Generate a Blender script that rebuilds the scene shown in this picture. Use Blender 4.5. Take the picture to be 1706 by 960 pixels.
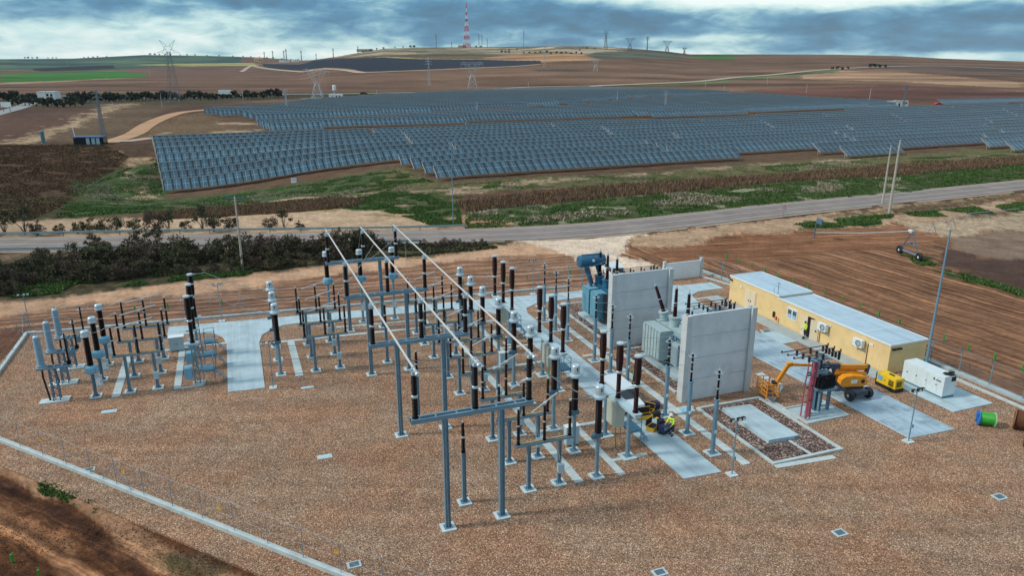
import bpy, math, random
import numpy as np
from mathutils import Vector

for _o in list(bpy.data.objects):
    bpy.data.objects.remove(_o)
scene = bpy.context.scene
COL = scene.collection
rad = math.radians

# ------------------------------------------------------------------ camera
CAM_H = 26.0
FPX = 1215.0                       # focal length in pixels of a 1706 px wide picture
PITCH = math.atan((480 - 105) / FPX)
cam_data = bpy.data.cameras.new("camera")
cam_data.sensor_width = 36.0
cam_data.lens = 36.0 * FPX / 1706
cam_data.clip_start = 0.5
cam_data.clip_end = 30000
cam = bpy.data.objects.new("camera", cam_data)
COL.objects.link(cam)
cam.location = (0, 0, CAM_H)
cam.rotation_euler = (math.pi / 2 - PITCH, 0, 0)
scene.camera = cam

# ------------------------------------------------------------------ view
scene.view_settings.view_transform = 'Standard'
scene.view_settings.look = 'None'
scene.view_settings.gamma = 1
scene.view_settings.exposure = 0.05
scene.view_settings.use_curve_mapping = False

# ------------------------------------------------------------------ sun and sky
SUN_EL, SUN_AZ = rad(40), rad(262)         # azimuth clockwise from +Y: light from the left
sun_data = bpy.data.lights.new("sun", 'SUN')
sun_data.energy = 2.5
sun_data.angle = rad(8)
sun_data.color = (1.0, 0.93, 0.84)
sun = bpy.data.objects.new("sun", sun_data)
COL.objects.link(sun)
_d = Vector((math.sin(SUN_AZ) * math.cos(SUN_EL), math.cos(SUN_AZ) * math.cos(SUN_EL), math.sin(SUN_EL)))
sun.rotation_euler = _d.to_track_quat('Z', 'Y').to_euler()
sun.location = (60, 40, 80)

world = bpy.data.worlds.new("World")
scene.world = world
world.use_nodes = True
wt = world.node_tree
wt.nodes.clear()


def N(t, typ, **kw):
    n = t.nodes.new(typ)
    for k, v in kw.items():
        if k.startswith('i_'):
            n.inputs[k[2:]].default_value = v
        else:
            setattr(n, k, v)
    return n


def ramp(t, stops, interp='LINEAR'):
    r = t.nodes.new('ShaderNodeValToRGB')
    r.color_ramp.interpolation = interp
    e = r.color_ramp.elements
    while len(e) > 1:
        e.remove(e[-1])
    e[0].position = stops[0][0]
    e[0].color = tuple(stops[0][1]) + (1,)
    for p, c in stops[1:]:
        x = e.new(p)
        x.color = tuple(c) + (1,)
    return r


def mixc(t, a, b, fac, mode='MIX'):
    m = t.nodes.new('ShaderNodeMix')
    m.data_type = 'RGBA'
    m.blend_type = mode
    for s, v in ((m.inputs[0], fac), (m.inputs[6], a), (m.inputs[7], b)):
        if hasattr(v, 'links') or isinstance(v, bpy.types.NodeSocket):
            t.links.new(v, s)
        elif isinstance(v, (int, float)):
            s.default_value = v
        else:
            s.default_value = tuple(v) + (1,)
    return m.outputs[2]


def math_n(t, op, a, b=0.0, c=None, clamp=False):
    m = t.nodes.new('ShaderNodeMath')
    m.operation = op
    m.use_clamp = clamp
    for s, v in ((m.inputs[0], a), (m.inputs[1], b), (m.inputs[2], c)):
        if v is None:
            continue
        if isinstance(v, bpy.types.NodeSocket):
            t.links.new(v, s)
        else:
            s.default_value = v
    return m.outputs[0]


def build_sky():
    t = wt
    L = t.links.new
    sky = N(t, 'ShaderNodeTexSky', sky_type='NISHITA', sun_disc=False)
    sky.sun_elevation = SUN_EL
    sky.sun_rotation = SUN_AZ
    sky.altitude = 700
    tc = N(t, 'ShaderNodeTexCoord')
    sep = N(t, 'ShaderNodeSeparateXYZ')
    L(tc.outputs['Generated'], sep.inputs[0])
    # clouds in directions: azimuth and a stretched elevation
    az = math_n(t, 'ARCTAN2', sep.outputs[0], sep.outputs[1])
    el = math_n(t, 'MAXIMUM', sep.outputs[2], -0.02)
    cmb = N(t, 'ShaderNodeCombineXYZ')
    L(az, cmb.inputs[0])
    L(math_n(t, 'MULTIPLY', math_n(t, 'POWER', math_n(t, 'ADD', el, 0.03), 0.85), 2.3), cmb.inputs[1])

    def cl(scale, det, loc, dist=0.3, sx=1.0):
        mp = N(t, 'ShaderNodeMapping')
        mp.inputs['Scale'].default_value = (sx, 1, 1)
        mp.inputs['Location'].default_value = (loc, loc * 0.7, 0)
        L(cmb.outputs[0], mp.inputs[0])
        n = N(t, 'ShaderNodeTexNoise', i_Scale=scale, i_Detail=det, i_Roughness=0.55, i_Distortion=dist)
        L(mp.outputs[0], n.inputs[0])
        return n.outputs[0]
    f = math_n(t, 'ADD', math_n(t, 'MULTIPLY', cl(8.0, 8.0, 2.3), 0.62), math_n(t, 'MULTIPLY', cl(22.0, 8.0, 5.1, 0.5, 0.8), 0.38))

    def blob(a0, e0, ra, re_, amt):
        """smooth heavier or thinner part of the deck round a direction"""
        u = math_n(t, 'DIVIDE', math_n(t, 'SUBTRACT', az, a0), ra)
        v = math_n(t, 'DIVIDE', math_n(t, 'SUBTRACT', sep.outputs[2], e0), re_)
        q = math_n(t, 'ADD', math_n(t, 'MULTIPLY', u, u), math_n(t, 'MULTIPLY', v, v))
        return math_n(t, 'MULTIPLY', math_n(t, 'POWER', 2.718, math_n(t, 'MULTIPLY', q, -1.0)), amt)
    for b_ in ((-0.46, 0.026, 0.28, 0.026, 0.24), (-0.34, 0.069, 0.34, 0.013, -0.10), (-0.30, 0.090, 0.20, 0.010, 0.06), (0.06, 0.048, 0.20, 0.024, -0.10),
               (0.0, 0.010, 0.28, 0.012, 0.16), (0.36, 0.082, 0.28, 0.017, 0.48), (0.50, 0.035, 0.26, 0.026, -0.10), (0.26, 0.030, 0.12, 0.006, 0.12), (0.62, 0.008, 0.2, 0.006, 0.12), (0.0, 0.002, 2.0, 0.010, 0.10)):
        f = math_n(t, 'ADD', f, blob(*b_))
    r = ramp(t, [(0.34, (0.045, 0.140, 0.245)), (0.44, (0.060, 0.21, 0.37)), (0.51, (0.14, 0.33, 0.48)),
                 (0.56, (0.28, 0.50, 0.58)), (0.64, (0.55, 0.76, 0.77)), (0.76, (0.88, 0.97, 0.93))])
    L(f, r.inputs[0])
    b1 = N(t, 'ShaderNodeBackground', i_Strength=0.10)
    L(sky.outputs[0], b1.inputs[0])
    b2 = N(t, 'ShaderNodeBackground', i_Strength=SKY_CLOUD)
    L(r.outputs[0], b2.inputs[0])
    mx = N(t, 'ShaderNodeMixShader')
    mx.inputs[0].default_value = 0.85
    L(b1.outputs[0], mx.inputs[1])
    L(b2.outputs[0], mx.inputs[2])
    # higher up the deck is an even bright overcast
    hi = N(t, 'ShaderNodeMapRange', interpolation_type='SMOOTHSTEP')
    L(sep.outputs[2], hi.inputs[0])
    hi.inputs[1].default_value = 0.12
    hi.inputs[2].default_value = 0.45
    b3 = N(t, 'ShaderNodeBackground', i_Strength=1.0)
    b3.inputs[0].default_value = (0.50, 0.61, 0.71, 1)
    mx2 = N(t, 'ShaderNodeMixShader')
    L(hi.outputs[0], mx2.inputs[0])
    L(mx.outputs[0], mx2.inputs[1])
    L(b3.outputs[0], mx2.inputs[2])
    out = N(t, 'ShaderNodeOutputWorld')
    L(mx2.outputs[0], out.inputs[0])


SKY_CLOUD = 1.1
build_sky()

# ------------------------------------------------------------------ site frame
TH = rad(20.7)
CT, ST = math.cos(TH), math.sin(TH)


def W(u, v, z=0.0):
    """substation grid (u across the bays, v away) to world metres"""
    return Vector((u * CT - v * ST, u * ST + v * CT, z))


def WP(pts, z=0.0):
    return [tuple(W(u, v, z)) for u, v in pts]


# ------------------------------------------------------------------ terrain height
def _ray(px, py):
    u = (px - 853) / FPX
    v = (py - 480) / FPX
    return u, math.cos(PITCH) - v * math.sin(PITCH), -(math.sin(PITCH) + v * math.cos(PITCH))


# skyline: picture x, picture y, distance of the crest
_SKY = [(-500, 99, 4500), (0, 98, 4500), (120, 97, 4500), (170, 94.5, 4500), (240, 91, 4500), (330, 92, 4500), (430, 95, 4400), (500, 100, 3600),
        (520, 99.5, 2700), (560, 94, 2500), (600, 87, 2500), (640, 80.5, 2500), (700, 78.5, 2500), (850, 77.5, 2500),
        (930, 76, 2300), (990, 76.5, 2300), (1050, 80, 2300), (1110, 85, 2300), (1150, 90, 2300), (1250, 90, 2300), (1400, 90.5, 2300),
        (1500, 93, 2300), (1570, 97, 2200), (1706, 102, 2200), (2100, 104, 2400)]
_az, _zs, _ds = [], [], []
for _x, _y, _D in _SKY:
    a, b, c_ = _ray(_x, _y)
    _az.append(math.atan2(a, b))
    _ds.append(_D)
    _zs.append(CAM_H + c_ / math.hypot(a, b) * _D)
_az, _zs, _ds = np.array(_az), np.array(_zs), np.array(_ds)


def TZ(x, y):
    x = np.asarray(x, float)
    y = np.asarray(y, float)
    r = np.hypot(x, y) + 1e-6
    az = np.arctan2(x, y)
    D = np.interp(az, _az, _ds)
    H = np.interp(az, _az, _zs)
    r0 = np.where(D > 3000, 2300.0, 780.0)
    r0 = np.interp(az, [-0.33, -0.24], [2300.0, 780.0])
    e = np.interp(az, [-0.33, -0.24], [1.5, 1.15])
    t = np.clip((r - r0) / (D - r0), 0, 1)
    z = H * t ** e
    z = np.where(r > D, H - (r - D) * 0.02, z)
    # knoll before the right end of the hill
    # dip in the near corner of the solar field
    z = z - 5.4 * np.exp(-((x + 84) / 42) ** 2 - ((y - 178) / 33) ** 2)
    z = z + 0.9 * np.sin(x * 0.011 + 1) * np.sin(y * 0.013) * np.clip((r - 200) / 300, 0, 1) * np.clip((2000 - r) / 600, 0, 1)
    return z - 0.12


def tz(x, y):
    return float(TZ(x, y))


def G(px, py, lift=0.0):
    """point of the terrain seen at this spot of the survey picture"""
    a, b, c_ = _ray(px, py)
    n = math.hypot(a, b)
    ts = 20.0 * 1.004 ** np.arange(1500)
    x, y, z = ts * a / n, ts * b / n, CAM_H + ts * c_ / n
    h = TZ(x, y)
    k = np.nonzero(z <= h)[0]
    if len(k) == 0:
        i = int(np.argmin(np.where(ts < 5200, z - h, 1e9)))
    else:
        i = int(k[0])
        if i > 0:
            d0, d1 = z[i - 1] - h[i - 1], z[i] - h[i]
            f = d0 / (d0 - d1)
            X = x[i - 1] + f * (x[i] - x[i - 1])
            Y = y[i - 1] + f * (y[i] - y[i - 1])
            return Vector((X, Y, tz(X, Y) + lift))
    return Vector((x[i], y[i], h[i] + lift))


# ------------------------------------------------------------------ object helpers
def tag(o, label=None, cat=None, group=None, kind=None):
    if label:
        o['label'] = label
    if cat:
        o['category'] = cat
    if group:
        o['group'] = group
    if kind:
        o['kind'] = kind
    return o


def thing(name, label, cat, loc=(0, 0, 0), rotz=0.0, group=None):
    o = bpy.data.objects.new(name, None)
    o.empty_display_size = 0.3
    COL.objects.link(o)
    o.location = loc
    o.rotation_euler = (0, 0, rotz)
    return tag(o, label, cat, group)


KIDS = {}


def kids(o):
    return KIDS.get(o.name, [])


def adopt(c, p):
    c.parent = p
    KIDS.setdefault(p.name, []).append(c)


def dup(root, loc, rotz=None, label=None, group=None, scale=None):
    def cp(o, par):
        c = o.copy()
        COL.objects.link(c)
        if par is not None:
            adopt(c, par)
        for k in kids(o):
            cp(k, c)
        return c
    r = cp(root, None)
    r.location = loc
    if rotz is not None:
        r.rotation_euler = (0, 0, rotz)
    if label:
        r['label'] = label
    if group:
        r['group'] = group
    if scale:
        r.scale = scale if hasattr(scale, '__len__') else (scale,) * 3
    return r


class MB:
    def __init__(s):
        s.v, s.f, s.m, s.sm = [], [], [], []

    def add(s, vs, fs, mi=0, smooth=False):
        b = len(s.v)
        s.v.extend([tuple(p) for p in vs])
        for f in fs:
            s.f.append([b + i for i in f])
            s.m.append(mi)
            s.sm.append(smooth)
        return s

    def box(s, c, d, rot=0.0, mi=0, taper=1.0):
        cx, cy, cz = c
        hx, hy, hz = d[0] / 2, d[1] / 2, d[2] / 2
        cr, sr = math.cos(rot), math.sin(rot)
        vs = []
        for z, k in ((-hz, 1.0), (hz, taper)):
            for x, y in ((-hx, -hy), (hx, -hy), (hx, hy), (-hx, hy)):
                x, y = x * k, y * k
                vs.append((cx + x * cr - y * sr, cy + x * sr + y * cr, cz + z))
        return s.add(vs, [(3, 2, 1, 0), (4, 5, 6, 7), (0, 1, 5, 4), (1, 2, 6, 5), (2, 3, 7, 6), (3, 0, 4, 7)], mi)

    def cyl(s, p, q, r1, r2=None, n=10, mi=0, smooth=True, caps=True):
        p, q = Vector(p), Vector(q)
        r2 = r1 if r2 is None else r2
        d = (q - p)
        if d.length < 1e-6:
            return s
        d.normalize()
        a = Vector((0, 0, 1)) if abs(d.z) < 0.9 else Vector((1, 0, 0))
        x = d.cross(a).normalized()
        y = d.cross(x)
        vs = []
        for c, r in ((p, r1), (q, r2)):
            for i in range(n):
                t = 2 * math.pi * i / n
                vs.append(c + x * (r * math.cos(t)) + y * (r * math.sin(t)))
        s.add(vs, [(i, n + i, n + (i + 1) % n, (i + 1) % n) for i in range(n)], mi, smooth)
        if caps:
            s.add(vs, [tuple(range(n)), tuple(range(2 * n - 1, n - 1, -1))], mi)
        return s

    def bar(s, p, q, w, h=None, mi=0):
        """square section bar; w across, h in the other direction"""
        p, q = Vector(p), Vector(q)
        h = w if h is None else h
        d = (q - p)
        if d.length < 1e-6:
            return s
        d.normalize()
        a = Vector((0, 0, 1)) if abs(d.z) < 0.95 else Vector((0, 1, 0))
        x = d.cross(a).normalized()
        y = d.cross(x)
        vs = []
        for c in (p, q):
            for i, j in ((-1, -1), (1, -1), (1, 1), (-1, 1)):
                vs.append(c + x * (i * w / 2) + y * (j * h / 2))
        return s.add(vs, [(0, 1, 2, 3), (7, 6, 5, 4), (0, 4, 5, 1), (1, 5, 6, 2), (2, 6, 7, 3), (3, 7, 4, 0)], mi)

    def lathe(s, prof, c=(0, 0, 0), n=14, mi=0, smooth=True, axis='z'):
        """prof: list of (r, z) or (r, z, mi)"""
        vs = []
        for e in prof:
            for i in range(n):
                t = 2 * math.pi * i / n
                a, b = e[0] * math.cos(t), e[0] * math.sin(t)
                if axis == 'z':
                    vs.append((c[0] + a, c[1] + b, c[2] + e[1]))
                elif axis == 'x':
                    vs.append((c[0] + e[1], c[1] + a, c[2] + b))
                else:
                    vs.append((c[0] + b, c[1] + e[1], c[2] + a))
        for k in range(len(prof) - 1):
            m_ = prof[k][2] if len(prof[k]) > 2 else mi
            s.add([], [], m_)
            base = len(s.v)
            s.add(vs[k * n:(k + 2) * n], [(i, (i + 1) % n, n + (i + 1) % n, n + i) for i in range(n)], m_, smooth)
        s.add(vs[:n], [tuple(range(n - 1, -1, -1))], mi)
        s.add(vs[-n:], [tuple(range(n))], mi)
        return s

    def torus(s, c, R, r, n=20, m=6, mi=0, axis='z'):
        vs = []
        for i in range(n):
            t = 2 * math.pi * i / n
            for j in range(m):
                p = 2 * math.pi * j / m
                rr = R + r * math.cos(p)
                if axis == 'z':
                    vs.append((c[0] + rr * math.cos(t), c[1] + rr * math.sin(t), c[2] + r * math.sin(p)))
                else:
                    vs.append((c[0] + r * math.sin(p), c[1] + rr * math.cos(t), c[2] + rr * math.sin(t)))
        return s.add(vs, [(i * m + j, ((i + 1) % n) * m + j, ((i + 1) % n) * m + (j + 1) % m, i * m + (j + 1) % m)
                          for i in range(n) for j in range(m)], mi, True)

    def tube(s, pts, r, n=6, mi=0):
        pts = [Vector(p) for p in pts]
        for a, b in zip(pts[:-1], pts[1:]):
            s.cyl(a, b, r, n=n, mi=mi, caps=False)
        return s

    def prism(s, poly, z0, z1, mi=0):
        n = len(poly)
        A = sum(poly[i][0] * poly[(i + 1) % n][1] - poly[(i + 1) % n][0] * poly[i][1] for i in range(n))
        if A < 0:
            poly = poly[::-1]
        vs = [(p[0], p[1], z0) for p in poly] + [(p[0], p[1], z1) for p in poly]
        return s.add(vs, [tuple(range(n - 1, -1, -1)), tuple(range(n, 2 * n))] +
                     [(i, (i + 1) % n, n + (i + 1) % n, n + i) for i in range(n)], mi)

    def build(s, name, mats, parent=None, loc=None, rotz=None):
        me = bpy.data.meshes.new(name)
        me.from_pydata(s.v, [], s.f)
        if not isinstance(mats, (list, tuple)):
            mats = [mats]
        for m in mats:
            me.materials.append(m)
        me.polygons.foreach_set('material_index', s.m)
        me.polygons.foreach_set('use_smooth', s.sm)
        me.update()
        o = bpy.data.objects.new(name, me)
        COL.objects.link(o)
        if loc is not None:
            o.location = loc
        if rotz is not None:
            o.rotation_euler = (0, 0, rotz)
        if parent is not None:
            adopt(o, parent)
        return o


# ------------------------------------------------------------------ materials
def mat(name, color, rough=0.6, metal=0.0, var=0.12, scale=3.0, bump=0.0, bscale=20.0, spec=0.5, dirt=None, stretch=None):
    m = bpy.data.materials.new(name)
    m.use_nodes = True
    t = m.node_tree
    t.nodes.clear()
    L = t.links.new
    out = N(t, 'ShaderNodeOutputMaterial')
    p = N(t, 'ShaderNodeBsdfPrincipled')
    p.inputs['Roughness'].default_value = rough
    p.inputs['Metallic'].default_value = metal
    p.inputs['Specular IOR Level'].default_value = spec
    L(p.outputs[0], out.inputs[0])
    tc = N(t, 'ShaderNodeTexCoord')
    src = tc.outputs['Object']
    if stretch:
        mp = N(t, 'ShaderNodeMapping')
        mp.inputs['Scale'].default_value = stretch
        L(src, mp.inputs[0])
        src = mp.outputs[0]
    n = N(t, 'ShaderNodeTexNoise', i_Scale=scale, i_Detail=5.0, i_Roughness=0.6)
    L(src, n.inputs[0])
    c = Vector(color)
    r = ramp(t, [(0.3, c * (1 - var * 1.6)), (0.5, c), (0.72, c * (1 + var))])
    L(n.outputs[0], r.inputs[0])
    col = r.outputs[0]
    if dirt:
        n3 = N(t, 'ShaderNodeTexNoise', i_Scale=dirt[1], i_Detail=6.0, i_Roughness=0.7)
        L(src, n3.inputs[0])
        r3 = ramp(t, [(dirt[2], (0, 0, 0)), (dirt[2] + 0.16, (1, 1, 1))])
        L(n3.outputs[0], r3.inputs[0])
        col = mixc(t, col, dirt[0], r3.outputs[0])
    L(col, p.inputs['Base Color'])
    if bump:
        nb = N(t, 'ShaderNodeTexNoise', i_Scale=bscale, i_Detail=4.0)
        L(src, nb.inputs[0])
        b = N(t, 'ShaderNodeBump', i_Strength=bump, i_Distance=0.05)
        L(nb.outputs[0], b.inputs['Height'])
        L(b.outputs[0], p.inputs['Normal'])
    return m


STEEL = mat('galvanised_steel', (0.19, 0.33, 0.42), 0.5, 0.35, 0.10, 2.0)
STEEL_D = mat('weathered_steel', (0.10, 0.20, 0.28), 0.55, 0.3, 0.10, 2.0)
ALU = mat('aluminium_tube', (0.72, 0.76, 0.76), 0.35, 0.5, 0.05, 2.0)
CAST = mat('cast_terminal_head', (0.50, 0.62, 0.67), 0.4, 0.3, 0.08, 5.0)
PORC = mat('brown_porcelain', (0.010, 0.0045, 0.0045), 0.5, 0.0, 0.2, 5.0, spec=0.16)
PORC_R = mat('red_brown_porcelain', (0.026, 0.006, 0.006), 0.5, 0.0, 0.2, 5.0, spec=0.16)
POLY = mat('grey_blue_silicone', (0.20, 0.34, 0.44), 0.55, 0.0, 0.08, 4.0)
TANKB = mat('light_blue_tank_paint', (0.17, 0.42, 0.58), 0.4, 0.0, 0.08, 3.0)
PAD = mat('precast_concrete', (0.50, 0.60, 0.61), 0.85, 0.0, 0.12, 3.0, bump=0.2)
CABW = mat('cabinet_paint', (0.42, 0.58, 0.64), 0.45, 0.0, 0.05, 2.0)
CABY = mat('beige_cabinet_paint', (0.46, 0.50, 0.42), 0.45, 0.0, 0.05, 2.0)
PLAT = mat('platform_plate', (0.09, 0.25, 0.36), 0.5, 0.3, 0.1, 2.0)
YEL = mat('yellow_paint', (0.78, 0.42, 0.02), 0.4, 0.0, 0.05, 2.0)
BLK = mat('black_rubber', (0.012, 0.013, 0.016), 0.6, 0.0, 0.2, 4.0)
WHT = mat('white_paint', (0.72, 0.78, 0.78), 0.4, 0.0, 0.05, 2.0)
GRN = mat('green_plastic', (0.03, 0.30, 0.05), 0.5, 0.0, 0.1, 3.0)
RED = mat('red_paint', (0.50, 0.02, 0.03), 0.45, 0.0, 0.08, 3.0)
PINK = mat('red_power_cable', (0.36, 0.085, 0.12), 0.6, 0.0, 0.1, 3.0)
WIRE = mat('bare_conductor', (0.45, 0.50, 0.50), 0.5, 0.5, 0.05, 2.0)
GLASSD = mat('dark_glass', (0.02, 0.03, 0.04), 0.08, 0.0, 0.05, 1.0, spec=0.8)
# ------------------------------------------------------------------ terrain sheet
def inpoly(x, y, poly):
    c = np.zeros(x.shape, bool)
    n = len(poly)
    for i in range(n):
        x1, y1 = poly[i]
        x2, y2 = poly[(i + 1) % n]
        if y1 == y2:
            continue
        k = ((y1 > y) != (y2 > y)) & (x < (x2 - x1) * (y - y1) / (y2 - y1) + x1)
        c ^= k
    return c


def vnoise(x, y, s, seed=0):
    """smooth value noise, cell size s"""
    rng = np.random.RandomState(seed)
    T = rng.rand(256, 256)
    X, Y = x / s + 1000, y / s + 1000
    i, j = np.floor(X).astype(int), np.floor(Y).astype(int)
    fx, fy = X - i, Y - j
    fx, fy = fx * fx * (3 - 2 * fx), fy * fy * (3 - 2 * fy)
    a, b, c_, d = T[i % 256, j % 256], T[(i + 1) % 256, j % 256], T[i % 256, (j + 1) % 256], T[(i + 1) % 256, (j + 1) % 256]
    return (a * (1 - fx) + b * fx) * (1 - fy) + (c_ * (1 - fx) + d * fx) * fy


def px(*pts):
    return [tuple(G(a, b)[:2]) for a, b in pts]


def far_fix(p):
    return p


def build_ground():
    az = np.concatenate([np.radians(np.arange(-75, -42, 0.6)), np.radians(np.arange(-42, 42, 0.11)), np.radians(np.arange(42, 75.1, 0.6))])
    rr = [6.0]
    while rr[-1] < 7500:
        rr.append(rr[-1] * (1.011 if rr[-1] < 1500 else 1.008))
    rr = np.array(rr)
    A, R = np.meshgrid(az, rr)
    X, Y = R * np.sin(A), R * np.cos(A)
    Z = TZ(X, Y)
    n, m = X.shape
    # micro relief outside the yard
    U, V = X * CT + Y * ST, -X * ST + Y * CT
    yard = inpoly(U, V, [(-23.5, 82), (57, 79), (58.5, 10), (12, 10), (4, 31), (-23, 60)])
    rel = (vnoise(X, Y, 3.0, 1) - 0.5) * 0.35 + (vnoise(X, Y, 11.0, 2) - 0.5) * 0.5
    near = np.clip((R - 20) / 40, 0, 1) * np.clip((400 - R) / 200, 0, 1)
    hw = inpoly(X, Y, HWYPOLY)
    Z = Z + np.where(yard | hw, 0, rel * near * 0.45)
    C = np.zeros((n, m, 3))
    C[:] = (0.115, 0.072, 0.045)
    far = R > 560
    C[far] = (0.145, 0.088, 0.056)
    # jitter used to roughen every border
    jx = (vnoise(X, Y, 9, 3) - 0.5 + 0.6 * (vnoise(X, Y, 3, 4) - 0.5))
    jy = (vnoise(X, Y, 9, 5) - 0.5 + 0.6 * (vnoise(X, Y, 3, 6) - 0.5))
    w = np.clip(R / 60, 0.5, 9)
    XJ, YJ = X + jx * w * 1.5, Y + jy * w * 1.5
    kx, ky = vnoise(X, Y, 1.3, 31) - 0.5, vnoise(X, Y, 1.3, 32) - 0.5
    XK, YK = XJ + kx * w * 1.6, YJ + ky * w * 1.6
    XM, YM = XJ - ky * w * 1.8 + jy, YJ + kx * w * 1.8 + jx
    F = np.zeros((n, m, 3))       # furrow masks
    S = np.zeros((n, m))          # scrub mottling

    def paint(poly, col, f=None, s=None, jit=True, mask=None, alpha=1.0):
        a = inpoly(XJ, YJ, poly)
        a2 = inpoly(XK, YK, poly)
        a3 = inpoly(XM, YM, poly)
        if mask is not None:
            a, a2, a3 = a & mask, a2 & mask, a3 & mask
        al = ((a.astype(float) + a2 + a3) / 3 * alpha)[..., None]
        C[:] = C * (1 - al) + np.array(col) * al
        if f is not None:
            F[a] = 0
            if f >= 0:
                F[a, f] = 1
        if s is not None:
            S[a] = s

    n1 = vnoise(X, Y, 14, 10)
    n2 = vnoise(X, Y, 5, 11)
    n3 = vnoise(X, Y, 60, 12)
    # --- far
    ridge = (R > 2050) & (A < np.radians(-19.5))
    C[ridge] = (0.045, 0.085, 0.070)
    a = ridge & (vnoise(X, Y, 260, 13) > 0.62)
    C[a] = (0.075, 0.12, 0.075)
    paint(px((0, 117), (150, 117), (420, 105), (520, 106), (560, 118), (560, 150), (0, 156)), (0.140, 0.084, 0.056))
    paint(px((220, 108), (300, 105.5), (420, 104.5), (432, 108), (300, 110)), (0.30, 0.29, 0.11))
    paint(px((0, 124), (60, 121), (200, 117), (248, 124), (235, 129), (120, 133.5), (0, 137)), (0.045, 0.155, 0.028))
    paint(px((0, 137), (120, 133.5), (235, 129), (140, 134), (60, 138.5), (0, 141)), (0.32, 0.25, 0.15))
    paint(px((0, 140), (230, 133), (420, 130), (700, 128), (700, 152), (0, 154)), (0.140, 0.084, 0.056))
    hill = (R > 1500) & (A > np.radians(-17)) & (A < np.radians(14))
    top = (R > 1450) & (Z > 42) & (A > np.radians(-13.2)) & (A < np.radians(8.5))
    C[top] = (0.175, 0.150, 0.095)
    n5 = vnoise(X, Y, 90, 41) + 0.5 * vnoise(X, Y, 35, 42)
    C[top & (n5 > 0.92)] = (0.36, 0.29, 0.20)
    C[top & (n5 < 0.55)] = (0.085, 0.098, 0.055)
    paint(px((570, 99.6), (700, 97), (790, 97.5), (790, 101), (640, 102)), (0.36, 0.33, 0.10))
    paint(px((790, 98), (850, 90.5), (985, 89.5), (990, 95), (1000, 100), (900, 104), (800, 103)), (0.34, 0.20, 0.105))
    paint(px((975, 92), (990, 87), (1060, 84), (1110, 86), (1145, 93), (1130, 98), (1060, 97), (990, 97)), (0.095, 0.105, 0.075))
    paint(px((1140, 93), (1190, 90.5), (1228, 94), (1222, 99), (1180, 98)), (0.05, 0.14, 0.03))
    paint(px((880, 115), (960, 116), (965, 119), (900, 119)), (0.07, 0.06, 0.05))
    paint(px((1330, 120), (1400, 117.5), (1500, 120), (1706, 137), (1706, 147), (1500, 136), (1340, 132)), (0.34, 0.215, 0.13))
    paint(px((1230, 150), (1500, 142), (1706, 152), (1706, 176), (1480, 170), (1250, 156)), (0.115, 0.055, 0.04))
    paint(px((960, 144), (1150, 136), (1290, 124), (1400, 115.5), (1400, 119), (1290, 129), (1150, 142)), (0.10, 0.13, 0.06))
    paint(px((1420, 105), (1706, 112), (1706, 125), (1500, 117)), (0.10, 0.07, 0.055))
    # --- middle left
    paint(px((0, 186), (300, 176), (460, 166), (700, 158), (700, 152), (0, 156)), (0.075, 0.065, 0.04), s=1)
    paint(px((0, 182), (290, 175), (440, 172), (330, 186), (250, 240), (0, 240)), (0.10, 0.058, 0.042), s=0.6)
    paint(px((0, 240), (60, 222), (150, 190), (180, 174), (228, 171), (190, 186), (90, 226), (60, 242)), (0.33, 0.24, 0.155))
    paint(px((60, 236), (228, 173), (300, 176), (240, 205), (186, 236)), (0.12, 0.082, 0.052), s=0.8)
    paint(px((186, 236), (258, 205), (300, 190), (460, 176), (340, 190), (430, 222), (255, 231)), (0.15, 0.10, 0.06), s=1)
    paint(px((255, 226), (300, 214), (400, 196), (430, 221)), (0.33, 0.24, 0.16), mask=n1 > 0.57)
    paint(px((0, 241), (170, 238), (260, 240), (275, 330), (200, 350), (0, 368)), (0.085, 0.052, 0.032), s=1)
    paint(px((172, 240), (255, 240), (262, 290), (230, 282), (190, 262)), (0.33, 0.23, 0.15), mask=n1 > 0.42)
    paint(px((120, 305), (200, 285), (262, 268), (275, 331), (400, 320), (520, 305), (660, 280), (700, 300), (560, 340), (300, 348), (100, 366)), (0.062, 0.092, 0.036), s=1)
    paint(px((215, 285), (270, 300), (275, 340), (200, 335)), (0.34, 0.26, 0.17), mask=n2 > 0.6)
    paint(px((0, 335), (130, 320), (120, 365), (0, 370)), (0.060, 0.055, 0.022), s=1)
    # fields' near edge, below the panels
    paint(px((660, 276), (740, 305), (1100, 285), (1400, 262), (1706, 245), (1706, 285), (1300, 300), (1000, 322), (780, 340), (560, 338)), (0.125, 0.118, 0.055), s=1)
    paint(px((240, 352), (560, 322), (700, 318), (1000, 292), (1450, 262), (1450, 265), (1000, 298), (740, 325), (560, 330), (300, 358)), (0.34, 0.26, 0.18), mask=n2 > 0.4)
    paint(px((240, 356), (420, 342), (560, 330), (600, 335), (600, 345), (480, 356), (330, 364), (240, 366)), (0.105, 0.058, 0.042), s=1)
    paint(px((740, 325), (1100, 303), (1450, 280), (1706, 262), (1706, 276), (1300, 305), (1000, 330), (790, 350)), (0.125, 0.068, 0.047), s=1)
    paint(px((560, 338), (640, 318), (700, 322), (765, 340), (770, 378), (700, 376), (640, 352), (560, 352)), (0.062, 0.085, 0.032), s=1)
    paint(px((620, 332), (660, 325), (690, 345), (650, 350)), (0.24, 0.19, 0.13), mask=n2 > 0.5)
    paint(px((770, 352), (1000, 330), (1300, 303), (1706, 276), (1706, 300), (1500, 322), (1300, 340), (1100, 362), (860, 380), (775, 384)), (0.066, 0.084, 0.036), s=1)
    paint(px((770, 352), (1000, 330), (1300, 303), (1500, 292), (1500, 320), (1300, 338), (1100, 358), (860, 378)), (0.25, 0.24, 0.17), mask=(n2 > 0.66))
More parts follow.
